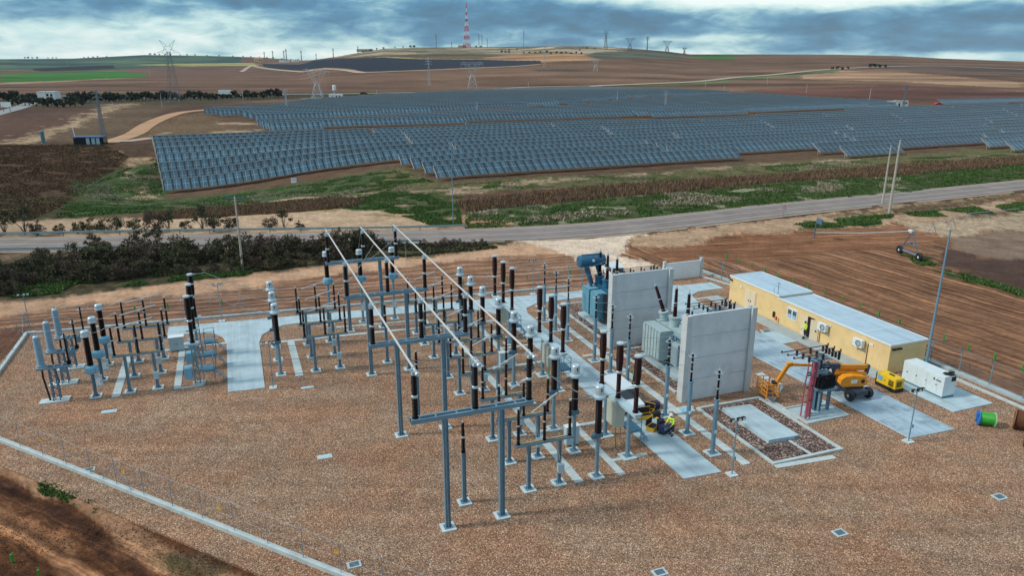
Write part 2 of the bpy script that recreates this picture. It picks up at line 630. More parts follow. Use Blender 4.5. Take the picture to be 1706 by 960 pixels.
    paint(px((740, 362), (790, 356), (850, 372), (860, 381), (760, 384)), (0.36, 0.22, 0.14))
    paint(px((0, 370), (120, 366), (400, 358), (560, 347), (650, 350), (720, 372), (760, 386), (560, 389), (0, 396)), (0.42, 0.30, 0.20), s=0.3)
    paint(px((480, 352), (560, 347), (700, 358), (690, 365)), (0.25, 0.19, 0.09), mask=n2 > 0.5)
    # --- between highway and yard
    paint(px((0, 421), (860, 404), (900, 405), (840, 415), (560, 445), (300, 474), (0, 505)), (0.070, 0.062, 0.036), s=1)
    paint(px((0, 421), (300, 414), (560, 410), (560, 414), (300, 425), (0, 436)), (0.17, 0.12, 0.08), s=1)
    paint(px((-200, 520), (0, 503), (130, 491), (300, 472), (560, 444), (800, 416), (862, 405), (1000, 397), (1075, 393), (960, 425), (780, 432), (560, 462), (300, 492), (0, 530), (-200, 550)), (0.50, 0.32, 0.205), s=0.1)
    yb = [W(-21.4, 81.5), W(-30, 82), W(-60, 60)]
    paint(px((-250, 552), (0, 528), (300, 491), (560, 461), (780, 431), (950, 422), (990, 440), (1015, 470), (1015, 480), (860, 490), (450, 524), (42, 558), (-40, 640), (-300, 720)), (0.215, 0.125, 0.080), f=1, jit=True)
    paint(px((-300, 700), (-40, 600), (0, 545), (50, 548), (42, 560), (0, 625), (-300, 900)), (0.16, 0.075, 0.042), s=0.3, f=-1)
    # gate apron
    paint(px((850, 403), (890, 398), (1085, 389), (1055, 405), (1055, 425), (1110, 440), (1165, 447), (1100, 470), (985, 480), (975, 440), (930, 418)), (0.66, 0.54, 0.42), s=0.1, f=-1)
    # --- right
    paint(px((1050, 400), (1100, 388), (1300, 364), (1706, 320), (1900, 305), (2300, 700), (1900, 960), (1706, 700), (1545, 602), (1165, 455), (1100, 440), (1050, 428)), (0.20, 0.108, 0.062), f=0)
    paint(px((1050, 402), (1100, 389), (1300, 364), (1500, 342), (1706, 320), (1706, 345), (1500, 372), (1350, 392), (1200, 410), (1070, 415)), (0.42, 0.29, 0.19), f=-1, s=0.4)
    paint(px((1320, 372), (1450, 358), (1600, 345), (1706, 332), (1706, 352), (1600, 358), (1480, 374), (1370, 380), (1325, 382)), (0.055, 0.080, 0.028), s=1, mask=n2 > 0.35)
    paint(px((1480, 350), (1706, 325), (1706, 330), (1480, 357)), (0.115, 0.068, 0.045), s=1)
    paint(px((1350, 362), (1706, 321), (1706, 326), (1400, 362)), (0.13, 0.10, 0.05), s=1)
    paint(px((1190, 395), (1400, 377), (1560, 385), (1600, 392), (1500, 412), (1250, 432), (1150, 440), (1090, 425)), (0.20, 0.100, 0.055), f=2)
    paint(px((1500, 372), (1706, 350), (1800, 345), (1800, 395), (1706, 388), (1640, 386), (1570, 397)), (0.40, 0.31, 0.215), s=0.7, f=-1)
    paint(px((1590, 398), (1650, 388), (1706, 388), (1900, 400), (1900, 470), (1706, 440), (1640, 430), (1580, 420)), (0.205, 0.145, 0.105), f=-1)
    paint(px((1550, 410), (1620, 432), (1706, 430), (1900, 460), (1900, 540), (1706, 492), (1560, 440)), (0.085, 0.052, 0.040), f=-1)
    paint(px((1500, 424), (1530, 430), (1600, 455), (1706, 485), (1706, 494), (1600, 464), (1510, 436)), (0.045, 0.070, 0.025), s=1, mask=n2 > 0.3)
    paint(px((1545, 602), (1590, 600), (1706, 640), (1900, 700), (1900, 800), (1706, 690)), (0.15, 0.085, 0.055), f=-1, alpha=0.7)
    # --- near left corner
    paint(px((-400, 600), (-40, 690), (0, 742), (570, 970), (700, 1300), (-900, 1300)), (0.115, 0.052, 0.026), f=-1, s=0.8)
    paint(px((-40, 735), (0, 765), (130, 820), (300, 905), (440, 975), (380, 975), (250, 930), (120, 850), (0, 790), (-60, 770)), (0.40, 0.23, 0.135), f=-1, s=0.3)
    paint(px((-60, 800), (0, 845), (150, 935), (200, 975), (140, 975), (60, 930), (-60, 850)), (0.26, 0.135, 0.072), f=-1, s=0.3)
    paint(px((-60, 770), (0, 796), (120, 862), (260, 940), (330, 985), (280, 985), (200, 940), (100, 885), (0, 822), (-60, 790)), (0.060, 0.028, 0.017), f=-1)
    paint(px((270, 910), (330, 915), (390, 950), (360, 965), (300, 940)), (0.13, 0.10, 0.05), s=0.6, mask=n2 > 0.3)
    # broad tonal drift
    k = 0.86 + 0.30 * vnoise(X, Y, 45, 20) * np.clip(R / 100, 0.4, 1)
    C *= k[..., None]
    # long streaks across the far fields
    d = vnoise(X * 0.25 + Y * 0.05, Y, 26, 21)
    fk = np.clip((R - 500) / 300, 0, 1) * (A > -0.9)
    d2 = vnoise(X * 0.12 - Y * 0.03, Y + 0.1 * X, 48, 22)
    C *= (1 + fk * ((d - 0.5) * 0.6 + (d2 - 0.5) * 0.7))[..., None]
    me = bpy.data.meshes.new('ground')
    vs = np.stack([X, Y, Z], -1).reshape(-1, 3)
    idx = np.arange(n * m).reshape(n, m)
    q = np.stack([idx[:-1, :-1], idx[:-1, 1:], idx[1:, 1:], idx[1:, :-1]], -1).reshape(-1, 4)[:, ::-1]
    me.vertices.add(len(vs))
    me.vertices.foreach_set('co', vs.ravel())
    me.loops.add(q.size)
    me.loops.foreach_set('vertex_index', q.ravel())
    me.polygons.add(len(q))
    me.polygons.foreach_set('loop_start', np.arange(0, q.size, 4))
    me.polygons.foreach_set('loop_total', np.full(len(q), 4))
    me.polygons.foreach_set('use_smooth', np.ones(len(q), bool))
    me.update(calc_edges=True)
    ca = me.attributes.new('soil', 'FLOAT_COLOR', 'POINT')
    ca.data.foreach_set('color', np.concatenate([C.reshape(-1, 3), np.ones((n * m, 1))], 1).ravel())
    fa = me.attributes.new('furrow', 'FLOAT_COLOR', 'POINT')
    fa.data.foreach_set('color', np.concatenate([F.reshape(-1, 3), S.reshape(-1, 1)], 1).ravel())
    f2 = me.attributes.new('near_furrow', 'FLOAT', 'POINT')
    nf = inpoly(X, Y, px((-400, 700), (-60, 745), (0, 790), (120, 850), (300, 940), (420, 1000), (700, 1300), (-900, 1300)))
    f2.data.foreach_set('value', nf.astype(float).ravel())
    me.materials.append(ground_mat())
    o = bpy.data.objects.new('ground', me)
    COL.objects.link(o)
    o['kind'] = 'structure'
    return o


def ground_mat():
    m = bpy.data.materials.new('soil_and_scrub')
    m.use_nodes = True
    t = m.node_tree
    t.nodes.clear()
    L = t.links.new
    out = N(t, 'ShaderNodeOutputMaterial')
    p = N(t, 'ShaderNodeBsdfPrincipled')
    p.inputs['Roughness'].default_value = 0.95
    p.inputs['Specular IOR Level'].default_value = 0.1
    L(p.outputs[0], out.inputs[0])
    at = N(t, 'ShaderNodeAttribute', attribute_name='soil')
    fu = N(t, 'ShaderNodeAttribute', attribute_name='furrow')
    sp = N(t, 'ShaderNodeSeparateColor')
    L(fu.outputs['Color'], sp.inputs[0])
    geo = N(t, 'ShaderNodeNewGeometry')
    pos = geo.outputs['Position']

    def noise(s, det=4.0, ro=0.6, scale=None, dist=0.0):
        src = pos
        if scale:
            mp = N(t, 'ShaderNodeMapping')
            mp.inputs['Scale'].default_value = scale[0]
            mp.inputs['Rotation'].default_value = (0, 0, scale[1])
            L(pos, mp.inputs[0])
            src = mp.outputs[0]
        n = N(t, 'ShaderNodeTexNoise', i_Scale=s, i_Detail=det, i_Roughness=ro, i_Distortion=dist)
        L(src, n.inputs[0])
        return n.outputs[0]
    fine = noise(2.2, 6, 0.7)
    mid = noise(0.28, 5, 0.65)
    big = noise(0.02, 5, 0.6)
    a = ramp(t, [(0.25, (0.55,) * 3), (0.5, (1.0,) * 3), (0.75, (1.5,) * 3)])
    L(fine, a.inputs[0])
    b = ramp(t, [(0.3, (0.72, 0.70, 0.68)), (0.5, (1.0,) * 3), (0.7, (1.28, 1.26, 1.22))])
    L(mid, b.inputs[0])
    c_ = ramp(t, [(0.3, (0.82, 0.80, 0.80)), (0.7, (1.16, 1.16, 1.16))])
    L(big, c_.inputs[0])
    col = mixc(t, at.outputs['Color'], a.outputs[0], 0.8, 'MULTIPLY')
    col = mixc(t, col, b.outputs[0], 1.0, 'MULTIPLY')
    col = mixc(t, col, c_.outputs[0], 1.0, 'MULTIPLY')
    # dry scrub: dark tufts and pale straw between them
    tuft = noise(0.9, 5, 0.75, dist=0.4)
    tr = ramp(t, [(0.36, (0.35, 0.38, 0.36)), (0.48, (0.85,) * 3), (0.56, (1.15, 1.12, 1.0)), (0.66, (1.9, 1.75, 1.45))])
    L(tuft, tr.inputs[0])
    col = mixc(t, col, mixc(t, col, tr.outputs[0], 1.0, 'MULTIPLY'), math_n(t, 'MULTIPLY', fu.outputs['Alpha'], 0.85))
    # furrows
    heights = []
    nfa = N(t, 'ShaderNodeAttribute', attribute_name='near_furrow')
    for ch, ang, sc in ((0, rad(-64), 0.98), (1, rad(16), 1.3), (2, rad(8), 0.85), (3, rad(-28), 0.75)):
        msk = nfa.outputs['Fac'] if ch == 3 else sp.outputs[ch]
        mp = N(t, 'ShaderNodeMapping')
        mp.inputs['Rotation'].default_value = (0, 0, -ang)
        L(pos, mp.inputs[0])
        sx = N(t, 'ShaderNodeSeparateXYZ')
        L(mp.outputs[0], sx.inputs[0])
        wob = math_n(t, 'MULTIPLY', math_n(t, 'SUBTRACT', noise(0.12, 3), 0.5), 2.2)
        y = math_n(t, 'ADD', sx.outputs[1], wob)
        s1 = math_n(t, 'SINE', math_n(t, 'MULTIPLY', y, 2 * math.pi / (1.15 * sc)))
        cx = N(t, 'ShaderNodeCombineXYZ')
        L(math_n(t, 'MULTIPLY', sx.outputs[0], 0.05), cx.inputs[0])
        L(math_n(t, 'MULTIPLY', y, 1.35), cx.inputs[1])
        nn = N(t, 'ShaderNodeTexNoise', i_Scale=1.0, i_Detail=4.0, i_Roughness=0.7)
        L(cx.outputs[0], nn.inputs[0])
        h = math_n(t, 'ADD', math_n(t, 'MULTIPLY', s1, 0.05), nn.outputs[0])
        ln = math_n(t, 'GREATER_THAN', math_n(t, 'SINE', math_n(t, 'MULTIPLY', y, 2 * math.pi / (3.3 * sc))), 0.86)
        h = math_n(t, 'ADD', h, math_n(t, 'MULTIPLY', ln, 0.10))
        fr = ramp(t, [(0.30, (0.50, 0.45, 0.43)), (0.47, (0.92, 0.89, 0.87)), (0.58, (1.35, 1.30, 1.25)), (0.72, (2.3, 2.2, 2.05))])
        L(h, fr.inputs[0])
        col = mixc(t, col, mixc(t, col, fr.outputs[0], 1.0, 'MULTIPLY'), msk)
        heights.append(math_n(t, 'MULTIPLY', h, msk))
    L(col, p.inputs['Base Color'])
    hh = math_n(t, 'ADD', math_n(t, 'ADD', heights[0], heights[1]), math_n(t, 'ADD', heights[2], heights[3]))
    hh = math_n(t, 'ADD', math_n(t, 'MULTIPLY', hh, 1.5), math_n(t, 'ADD', math_n(t, 'MULTIPLY', fine, 0.35), mid))
    bp = N(t, 'ShaderNodeBump', i_Strength=0.7, i_Distance=0.25)
    L(hh, bp.inputs['Height'])
    L(bp.outputs[0], p.inputs['Normal'])
    return m


HW_FAR = [(-500, 397.5), (0, 397), (300, 391.5), (560, 388.5), (700, 386), (860, 380.5), (1000, 371.5), (1106, 362), (1300, 342), (1500, 323), (1706, 302.5), (2100, 262)]
HW_NEAR = [(-500, 421), (0, 421), (300, 416), (560, 410.5), (760, 405), (900, 400), (1000, 394), (1106, 383), (1300, 358), (1500, 337), (1706, 315.5), (2100, 273)]
_hf = [G(*p) for p in HW_FAR]
_hn = [G(*p) for p in HW_NEAR]
HWYPOLY = [tuple(p[:2]) for p in _hf] + [tuple(p[:2]) for p in _hn[::-1]]
build_ground()


def structure(o):
    o['kind'] = 'structure'
    return o


def resample(pts, step):
    """Catmull-Rom through 2D points, resampled"""
    P = [Vector((p[0], p[1])) for p in pts]
    P = [2 * P[0] - P[1]] + P + [2 * P[-1] - P[-2]]
    out = []
    for i in range(1, len(P) - 2):
        p0, p1, p2, p3 = P[i - 1:i + 3]
        k = max(1, int((p2 - p1).length / step))
        for j in range(k):
            s = j / k
            out.append(0.5 * ((2 * p1) + (p2 - p0) * s + (2 * p0 - 5 * p1 + 4 * p2 - p3) * s * s + (-p0 + 3 * p1 - 3 * p2 + p3) * s ** 3))
    out.append(P[-2])
    return out


def ribbon(name, centre, width, lift, m, across=3, step=2.5, zf=None, kind='structure', off=0.0, dashed=None):
    """a strip draped on the ground along a centre line of world points"""
    c = resample(centre, step)
    mb = MB()
    rows = []
    for i, p in enumerate(c):
        d = (c[min(i + 1, len(c) - 1)] - c[max(i - 1, 0)]).normalized()
        nrm = Vector((-d.y, d.x))
        wd = width(i / (len(c) - 1)) if callable(width) else width
        row = []
        for k in range(across + 1):
            q = p + nrm * (off + wd * (k / across - 0.5))
            z = zf(q) if zf else tz(q.x, q.y)
            row.append((q.x, q.y, z + lift))
        rows.append(row)
    for i in range(len(rows) - 1):
        if dashed and (i % (dashed[0] + dashed[1])) >= dashed[0]:
            continue
        mb.add(rows[i] + rows[i + 1], [(k, across + 1 + k, across + 2 + k, k + 1) for k in range(across)], 0, True)
    o = mb.build(name, m)
    o['kind'] = kind
    return o


ASPH = mat('worn_asphalt', (0.215, 0.18, 0.162), 0.85, 0, 0.14, 0.25, bump=0.15, bscale=40, dirt=((0.27, 0.225, 0.20), 0.12, 0.52))
MARK = mat('road_marking_white', (0.55, 0.57, 0.56), 0.7, 0, 0.12, 1.0)
SHOULD = mat('pale_road_shoulder', (0.33, 0.26, 0.20), 0.9, 0, 0.16, 0.6, bump=0.3)
mid = [((a + b) / 2) for a, b in zip(_hf, _hn)]
HWW = lambda t: 9.3
hzf = lambda q: tz(q.x, q.y)
ribbon('road_shoulder', mid, 10.6, 0.05, SHOULD, step=3)
ribbon('road', mid, 8.6, 0.10, ASPH, across=6, step=3)
ribbon('road_edge_line', mid, 0.18, 0.115, MARK, across=1, step=3, off=3.45)
ribbon('road_edge_line', mid, 0.18, 0.115, MARK, across=1, step=3, off=-3.45)
ribbon('road_centre_line', mid, 0.16, 0.115, MARK, across=1, step=3)

TRK = mat('orange_dirt_track', (0.44, 0.255, 0.135), 0.95, 0, 0.12, 0.1, bump=0.2)
TRK2 = mat('pale_dirt_track', (0.42, 0.33, 0.24), 0.95, 0, 0.12, 0.1)
ribbon('dirt_track', [G(180, 238), G(222, 224), (G(245, 209)), G(268, 198), G(300, 188), G(345, 183), G(440, 176), G(560, 166), G(640, 160)], 7, 0.15, TRK, step=8)
ribbon('dirt_track', [G(176, 236), G(215, 235), G(256, 230)], 6, 0.17, TRK2, step=6)
ribbon('dirt_track', [G(500, 165), G(640, 158.5), G(850, 146.5), G(1000, 142.5)], 7, 0.25, TRK2, step=20)
ribbon('far_road', [G(980, 144), G(1150, 137), G(1230, 129), G(1300, 123.5), G(1400, 114.5), G(1440, 112.5)], 14, 0.6, TRK2, step=20)
ribbon('far_road', [G(1440, 112.5), G(1560, 110), G(1706, 116)], 12, 0.6, TRK2, step=20)
ribbon('far_road', [G(402, 119.5), G(412, 113), G(420, 108)], 14, 0.6, TRK2, step=20)
ribbon('far_track', [G(420, 109), G(440, 113.5), G(540, 115), G(580, 117.5), G(608, 121.5), G(650, 119.5), G(740, 116), G(830, 112), G(900, 107.5)], 14, 0.6, TRK2, step=20)
ribbon('side_road', [G(-60, 205), G(0, 188), G(30, 180), G(55, 170)], 9, 0.15, mat('grey_side_road', (0.26, 0.27, 0.27), 0.9), step=8)
ribbon('far_highway', [G(-60, 163), G(100, 160), G(300, 164), G(430, 158), G(560, 156.5), G(700, 154)], 10, 0.3, mat('pale_highway', (0.30, 0.30, 0.28), 0.9), step=20)

# ------------------------------------------------------------------ the gravel yard


def gravel_mat(name, cols, scale, size=0.05):
    m = bpy.data.materials.new(name)
    m.use_nodes = True
    t = m.node_tree
    t.nodes.clear()
    L = t.links.new
    out = N(t, 'ShaderNodeOutputMaterial')
    p = N(t, 'ShaderNodeBsdfPrincipled')
    p.inputs['Roughness'].default_value = 0.85
    p.inputs['Specular IOR Level'].default_value = 0.25
    L(p.outputs[0], out.inputs[0])
    geo = N(t, 'ShaderNodeNewGeometry')
    v = N(t, 'ShaderNodeTexVoronoi', i_Scale=scale, i_Randomness=1.0)
    L(geo.outputs['Position'], v.inputs[0])
    sp = N(t, 'ShaderNodeSeparateColor')
    L(v.outputs['Color'], sp.inputs[0])
    r = ramp(t, cols)
    L(sp.outputs[0], r.inputs[0])
    # dark gaps between stones
    g = ramp(t, [(0.0, (1.1,) * 3), (0.5, (1.0,) * 3), (0.8, (0.5,) * 3)])
    L(v.outputs['Distance'], g.inputs[0])
    col = mixc(t, r.outputs[0], g.outputs[0], 0.9, 'MULTIPLY')
    n = N(t, 'ShaderNodeTexNoise', i_Scale=0.16, i_Detail=6.0, i_Roughness=0.65)
    L(geo.outputs['Position'], n.inputs[0])
    rr = ramp(t, [(0.28, (0.98, 0.80, 0.70)), (0.42, (1.06, 0.95, 0.88)), (0.55, (0.98, 0.98, 0.98)), (0.68, (1.10, 1.14, 1.18)), (0.78, (0.82, 0.84, 0.86))])
    L(n.outputs[0], rr.inputs[0])
    col = mixc(t, col, rr.outputs[0], 1.0, 'MULTIPLY')
    n2 = N(t, 'ShaderNodeTexNoise', i_Scale=0.9, i_Detail=4.0, i_Roughness=0.6)
    L(geo.outputs['Position'], n2.inputs[0])
    r2 = ramp(t, [(0.35, (0.86,) * 3), (0.65, (1.12,) * 3)])
    L(n2.outputs[0], r2.inputs[0])
    col = mixc(t, col, r2.outputs[0], 1.0, 'MULTIPLY')
    # old wheel tracks: faint bands where stones are pressed in and dusty
    mp = N(t, 'ShaderNodeMapping')
    mp.inputs['Rotation'].default_value = (0, 0, -0.9)
    mp.inputs['Scale'].default_value = (0.035, 0.55, 1)
    L(geo.outputs['Position'], mp.inputs[0])
    n4 = N(t, 'ShaderNodeTexNoise', i_Scale=1.0, i_Detail=3.0, i_Roughness=0.5, i_Distortion=0.8)
    L(mp.outputs[0], n4.inputs[0])
    r4 = ramp(t, [(0.38, (0.90, 0.89, 0.88)), (0.5, (1.0,) * 3), (0.62, (1.10, 1.08, 1.05))])
    L(n4.outputs[0], r4.inputs[0])
    col = mixc(t, col, r4.outputs[0], 1.0, 'MULTIPLY')
    L(col, p.inputs['Base Color'])
    b = N(t, 'ShaderNodeBump', i_Strength=0.8, i_Distance=size)
    b.invert = True
    L(v.outputs['Distance'], b.inputs['Height'])
    L(b.outputs[0], p.inputs['Normal'])
    return m


GRAVEL = gravel_mat('red_brown_gravel', [(0.0, (0.15, 0.085, 0.055)), (0.2, (0.24, 0.142, 0.090)), (0.5, (0.335, 0.206, 0.130)), (0.8, (0.44, 0.287, 0.188)), (0.93, (0.57, 0.40, 0.27)), (1.0, (0.80, 0.64, 0.48))], 17.0)
COBBLE = gravel_mat('coarse_grey_cobble', [(0.0, (0.05, 0.032, 0.028)), (0.5, (0.17, 0.11, 0.09)), (0.85, (0.34, 0.25, 0.22)), (1.0, (0.60, 0.52, 0.47))], 8.5, 0.12)
YARD = [(-21.3, 81.2), (1.9, 79.4), (35.7, 76.5), (44, 76.2), (56.0, 76.0), (56.3, 60), (56.9, 44), (57.0, 8), (26, 8), (3.0, 33.5), (-17.9, 56.9), (-21.25, 60.6)]
outer = [(-21.3, 81.2), (1.9, 79.4), (35.7, 76.5), (56.0, 76.0), (56.3, 60), (56.9, 44), (57.0, 8), (14, 8), (1.6, 32.2), (-19.3, 55.6), (-22.9, 60.2)]
g = MB()
g.prism([tuple(W(u, v)[:2]) for u, v in outer], -0.6, 0.0)
structure(g.build('gravel_yard', GRAVEL))

CONC = mat('brushed_concrete', (0.40, 0.53, 0.58), 0.8, 0, 0.10, 0.8, bump=0.15, bscale=30, dirt=((0.33, 0.44, 0.48), 0.5, 0.56))
CONC2 = mat('stained_concrete', (0.34, 0.47, 0.55), 0.75, 0, 0.14, 1.0, bump=0.15, bscale=30, dirt=((0.19, 0.26, 0.31), 0.55, 0.52), stretch=(1, 1, 1))
KERBM = mat('pale_kerb_concrete', (0.46, 0.54, 0.54), 0.85, 0, 0.12, 1.5, bump=0.2)


def add_joints(m, du, dv, dark=0.55, width=0.03):
    """saw cut joints along the site grid and long faint tyre marks"""
    t = m.node_tree
    L = t.links.new
    p = [n for n in t.nodes if n.type == 'BSDF_PRINCIPLED'][0]
    src = p.inputs['Base Color'].links[0].from_socket
    geo = N(t, 'ShaderNodeNewGeometry')
    mp = N(t, 'ShaderNodeMapping')
    mp.inputs['Rotation'].default_value = (0, 0, -TH)
    L(geo.outputs['Position'], mp.inputs[0])
    sx = N(t, 'ShaderNodeSeparateXYZ')
    L(mp.outputs[0], sx.inputs[0])
    f = None
    for o_, d_ in ((sx.outputs[0], du), (sx.outputs[1], dv)):
        if not d_:
            continue
        q = math_n(t, 'LESS_THAN', math_n(t, 'FRACT', math_n(t, 'DIVIDE', o_, d_)), width / d_)
        f = q if f is None else math_n(t, 'MAXIMUM', f, q)
    col = mixc(t, src, mixc(t, src, (dark,) * 3, 1.0, 'MULTIPLY'), f)
    mp2 = N(t, 'ShaderNodeMapping')
    mp2.inputs['Scale'].default_value = (1.6, 0.06, 1)
    L(mp.outputs[0], mp2.inputs[0])
    n = N(t, 'ShaderNodeTexNoise', i_Scale=1.0, i_Detail=5.0, i_Roughness=0.7)
    L(mp2.outputs[0], n.inputs[0])
    r = ramp(t, [(0.36, (0.84, 0.83, 0.82)), (0.5, (1.0,) * 3), (0.66, (1.05,) * 3)])
    L(n.outputs[0], r.inputs[0])
    col = mixc(t, col, r.outputs[0], 1.0, 'MULTIPLY')
    L(col, p.inputs['Base Color'])


add_joints(CONC, 0, 4.6)
add_joints(CONC2, 0, 4.6)


def arc(cu, cv, r, a0, a1, n=10, ry=None):
    ry = r if ry is None else ry
    return [(cu + r * math.cos(rad(a0 + (a1 - a0) * i / n)), cv + ry * math.sin(rad(a0 + (a1 - a0) * i / n))) for i in range(n + 1)]


def slab(name, poly, top, m, bottom=-0.3):
    mb = MB()
    mb.prism([tuple(W(u, v)[:2]) for u, v in poly], bottom, top)
    return structure(mb.build(name, m))


vb = lambda u: 77.75 - 0.083 * u      # back edge of the service road
vf = lambda u: 75.15 - 0.083 * (u - 2)  # front edge
road_poly = ([(-8.1, vb(-8.1)), (-8.1, 75.8)] + [(-4.6, 75.3), (-3.6, 74.6), (-2.9, 73.3), (-2.55, 71.2)] +
             [(-2.5, 59.7), (0.4, 59.5), (0.42, 70.6), (0.75, 72.6), (1.7, 74.0), (3.2, 74.9), (4.9, vf(4.9))] +
             [(12, vf(12)), (19, vf(19)), (22.4, 73.0), (23.9, 71.9), (24.8, 70.2), (25.1, 67.5)] +
             [(25.15, 51), (25.3, 35.15), (28.1, 35.0), (28.0, 56), (28.05, 69.4), (28.5, 71.0), (30.2, 72.2), (33.8, 72.4), (40, 72.2)] +
             [(41.6, 71.8), (42.7, 70.6), (43.0, 69), (43.1, 51.5), (43.6, 34.0), (47.9, 33.85), (47.7, 56), (47.7, 66.5), (48.4, 68.6), (50.0, 69.6), (53.6, 69.6), (53.6, 72.2), (49.4, 72.4), (48.0, 73.2), (47.8, 75.6), (40, 75.6), (36.8, vb(36.8))] +
             [(20, vb(20))])
slab('concrete_service_road', road_poly, 0.05, CONC)
# the stained slab of the maintenance lane lies over the road's end
slab('concrete_lane', [(43.15, 60), (43.65, 34.05), (47.86, 33.9), (47.65, 60)], 0.058, CONC2)
slab('concrete_walkway', [(49.4, 67.5), (49.6, 43.0), (51.3, 42.9), (51.2, 67.5)], 0.05, mat('grey_walkway_concrete', (0.36, 0.42, 0.43), 0.85, 0, 0.1, 1.0))
slab('concrete_walkway_link', [(47.7, 55.5), (47.7, 52.3), (49.5, 52.3), (49.5, 55.5)], 0.045, CONC)
slab('generator_slab', [(50.1, 42.0), (50.3, 35.9), (54.6, 35.9), (54.6, 42.4)], 0.06, CONC)


def strip(name, pts, w, top=0.035, m=None, zb=-0.3):
    """precast cable channel cover along grid points"""
    mb = MB()
    P2 = [W(*p) for p in pts]
    for a, b in zip(P2[:-1], P2[1:]):
        d = (b - a)
        L_ = d.length
        n = max(1, int(round(L_ / 0.62)))
        ang = math.atan2(d.y, d.x)
        for i in range(n):
            c = a + d * ((i + 0.5) / n)
            mb.box((c.x, c.y, (top + zb) / 2 + random.uniform(-0.004, 0.004)), (L_ / n - 0.022, w, top - zb), ang)
    return structure(mb.build(name, m or KERBM))


random.seed(3)
for pts, w in (([(-11.1, 71.3), (-11.05, 62.0)], 0.62), ([(-6.5, 71.0), (-6.45, 61.9)], 0.55),
               ([(-6.2, 61.95), (-4.4, 61.95)], 0.3), ([(-11.4, 71.6), (-2.6, 71.6)], 0.38),
               ([(0.5, 70.2), (17.5, 69.0), (24.4, 68.4)], 0.45), ([(3.3, 69.8), (3.35, 61.0)], 0.65),
               ([(8.0, 72.3), (17.2, 71.4)], 0.36), ([(17.0, 71.4), (16.9, 69.4)], 0.7),
               ([(18.6, 68.9), (18.75, 37.2)], 0.6), ([(18.9, 56.6), (25.0, 56.5)], 0.38), ([(18.9, 44.4), (25.2, 44.2)], 0.38),
               ([(21.8, 44.2), (21.8, 37.0)], 0.5), ([(21.8, 38.9), (24.7, 38.8)], 0.35),
               ([(21.8, 68.2), (21.7, 56.8)], 0.5), ([(21.7, 60.8), (24.8, 60.8)], 0.3),
               ([(30.1, 71.7), (30.3, 35.2)], 0.62), ([(28.3, 56.4), (31.2, 56.2)], 0.35), ([(28.3, 44.1), (31.9, 43.9)], 0.4),
               ([(28.3, 67.7), (30.0, 67.6)], 0.35), ([(31.9, 34.3), (36.6, 33.9)], 0.45),
               ([(38.9, 58.0), (38.9, 50.2), (40.3, 49.6)], 0.6), ([(41.0, 47.4), (41.0, 44.7), (38.2, 42.6), (38.4, 39.3)], 0.7),
               ([(43.5, 71.3), (52.5, 71.2)], 0.3), ([(47.9, 67.3), (50.2, 67.1)], 0.3)):
    strip('cable_channel_cover', pts, w)


def kerb_line(name, pts, w=0.2, h=0.12, m=None):
    mb = MB()
    P2 = [W(*p) for p in pts]
    for i_, (a, b) in enumerate(zip(P2[:-1], P2[1:])):
        d = b - a
        e_ = 0.006 * (i_ % 2) + 0.003 * (i_ // 2)
        mb.box(((a.x + b.x) / 2, (a.y + b.y) / 2, h / 2 - 0.2 + e_ / 2), (d.length + w * 0.98, w + e_, h + 0.4 + e_), math.atan2(d.y, d.x))
    return structure(mb.build(name, m or KERBM))


# fence foundation kerbs
kerb_line('boundary_kerb', [(-21.3, 81.2), (1.9, 79.4), (35.9, 76.6)], 0.34, 0.22)
kerb_line('boundary_kerb', [(-21.3, 81.2), (-21.25, 60.6), (-17.9, 56.9), (3.0, 33.5), (22, 12)], 0.30, 0.24)
kerb_line('boundary_kerb', [(54.0, 74.9), (55.5, 69), (55.9, 58), (56.0, 46), (55.9, 20)], 0.26, 0.14)
kerb_line('boundary_kerb', [(55.6, 77.0), (56.3, 70), (56.9, 60), (57.3, 44), (57.2, 20)], 0.55, 0.2, mat('grey_kerb_concrete', (0.36, 0.45, 0.47), 0.85, 0, 0.12, 1.5))
# pits of the transformer bays
for v0, v1, nm in ((34.6, 43.4, 'empty'), (46.6, 56.3, 'grey'), (58.6, 70.6, 'blue')):
    slab('cobble_pit', [(32.0, v0), (37.7, v0), (37.7, v1), (32.0, v1)], 0.012, COBBLE)
    kerb_line('pit_kerb', [(32.0, v0), (32.0, v1), (37.75, v1 - 0.1), (37.75, v0 - 0.1), (32.0, v0)], 0.22, 0.13)
slab('transformer_plinth', [(33.55, 37.0), (36.1, 36.8), (36.0, 42.2), (33.5, 42.4)], 0.30, CONC)
slab('transformer_plinth', [(33.3, 48.3), (37.3, 48.3), (37.3, 54.6), (33.3, 54.6)], 0.28, CONC)
slab('transformer_plinth', [(33.0, 60.6), (37.3, 60.6), (37.3, 67.2), (33.0, 67.2)], 0.28, CONC)
slab('pit_divider', [(35.2, 34.7), (35.4, 34.7), (35.3, 36.75), (35.1, 36.75)], 0.08, KERBM)


# ------------------------------------------------------------------ manhole covers on the gravel
COVERP = mat('pale_cover_plate', (0.42, 0.60, 0.64), 0.6, 0, 0.05)
COVERB = mat('blue_grey_grate', (0.10, 0.17, 0.22), 0.6, 0.3, 0.1)


def cover(p, d, label, dark, ang=TH):
    t = thing('manhole_cover', label, 'manhole cover', (p.x, p.y, 0.0), ang, 'manhole covers in the gravel')
    MB().box((0, 0, 0.02), (d[0], d[1], 0.05)).build('frame', KERBM, t)
    MB().box((0, 0, 0.052), (d[0] * 0.66, d[1] * 0.66, 0.02)).build('cover_plate', COVERB if dark else COVERP, t)


def Gy(px_, py_):
    q = G(px_, py_)
    a, b, c_ = _ray(px_, py_)
    k = -CAM_H / c_
    return Vector((a * k, b * k, 0))


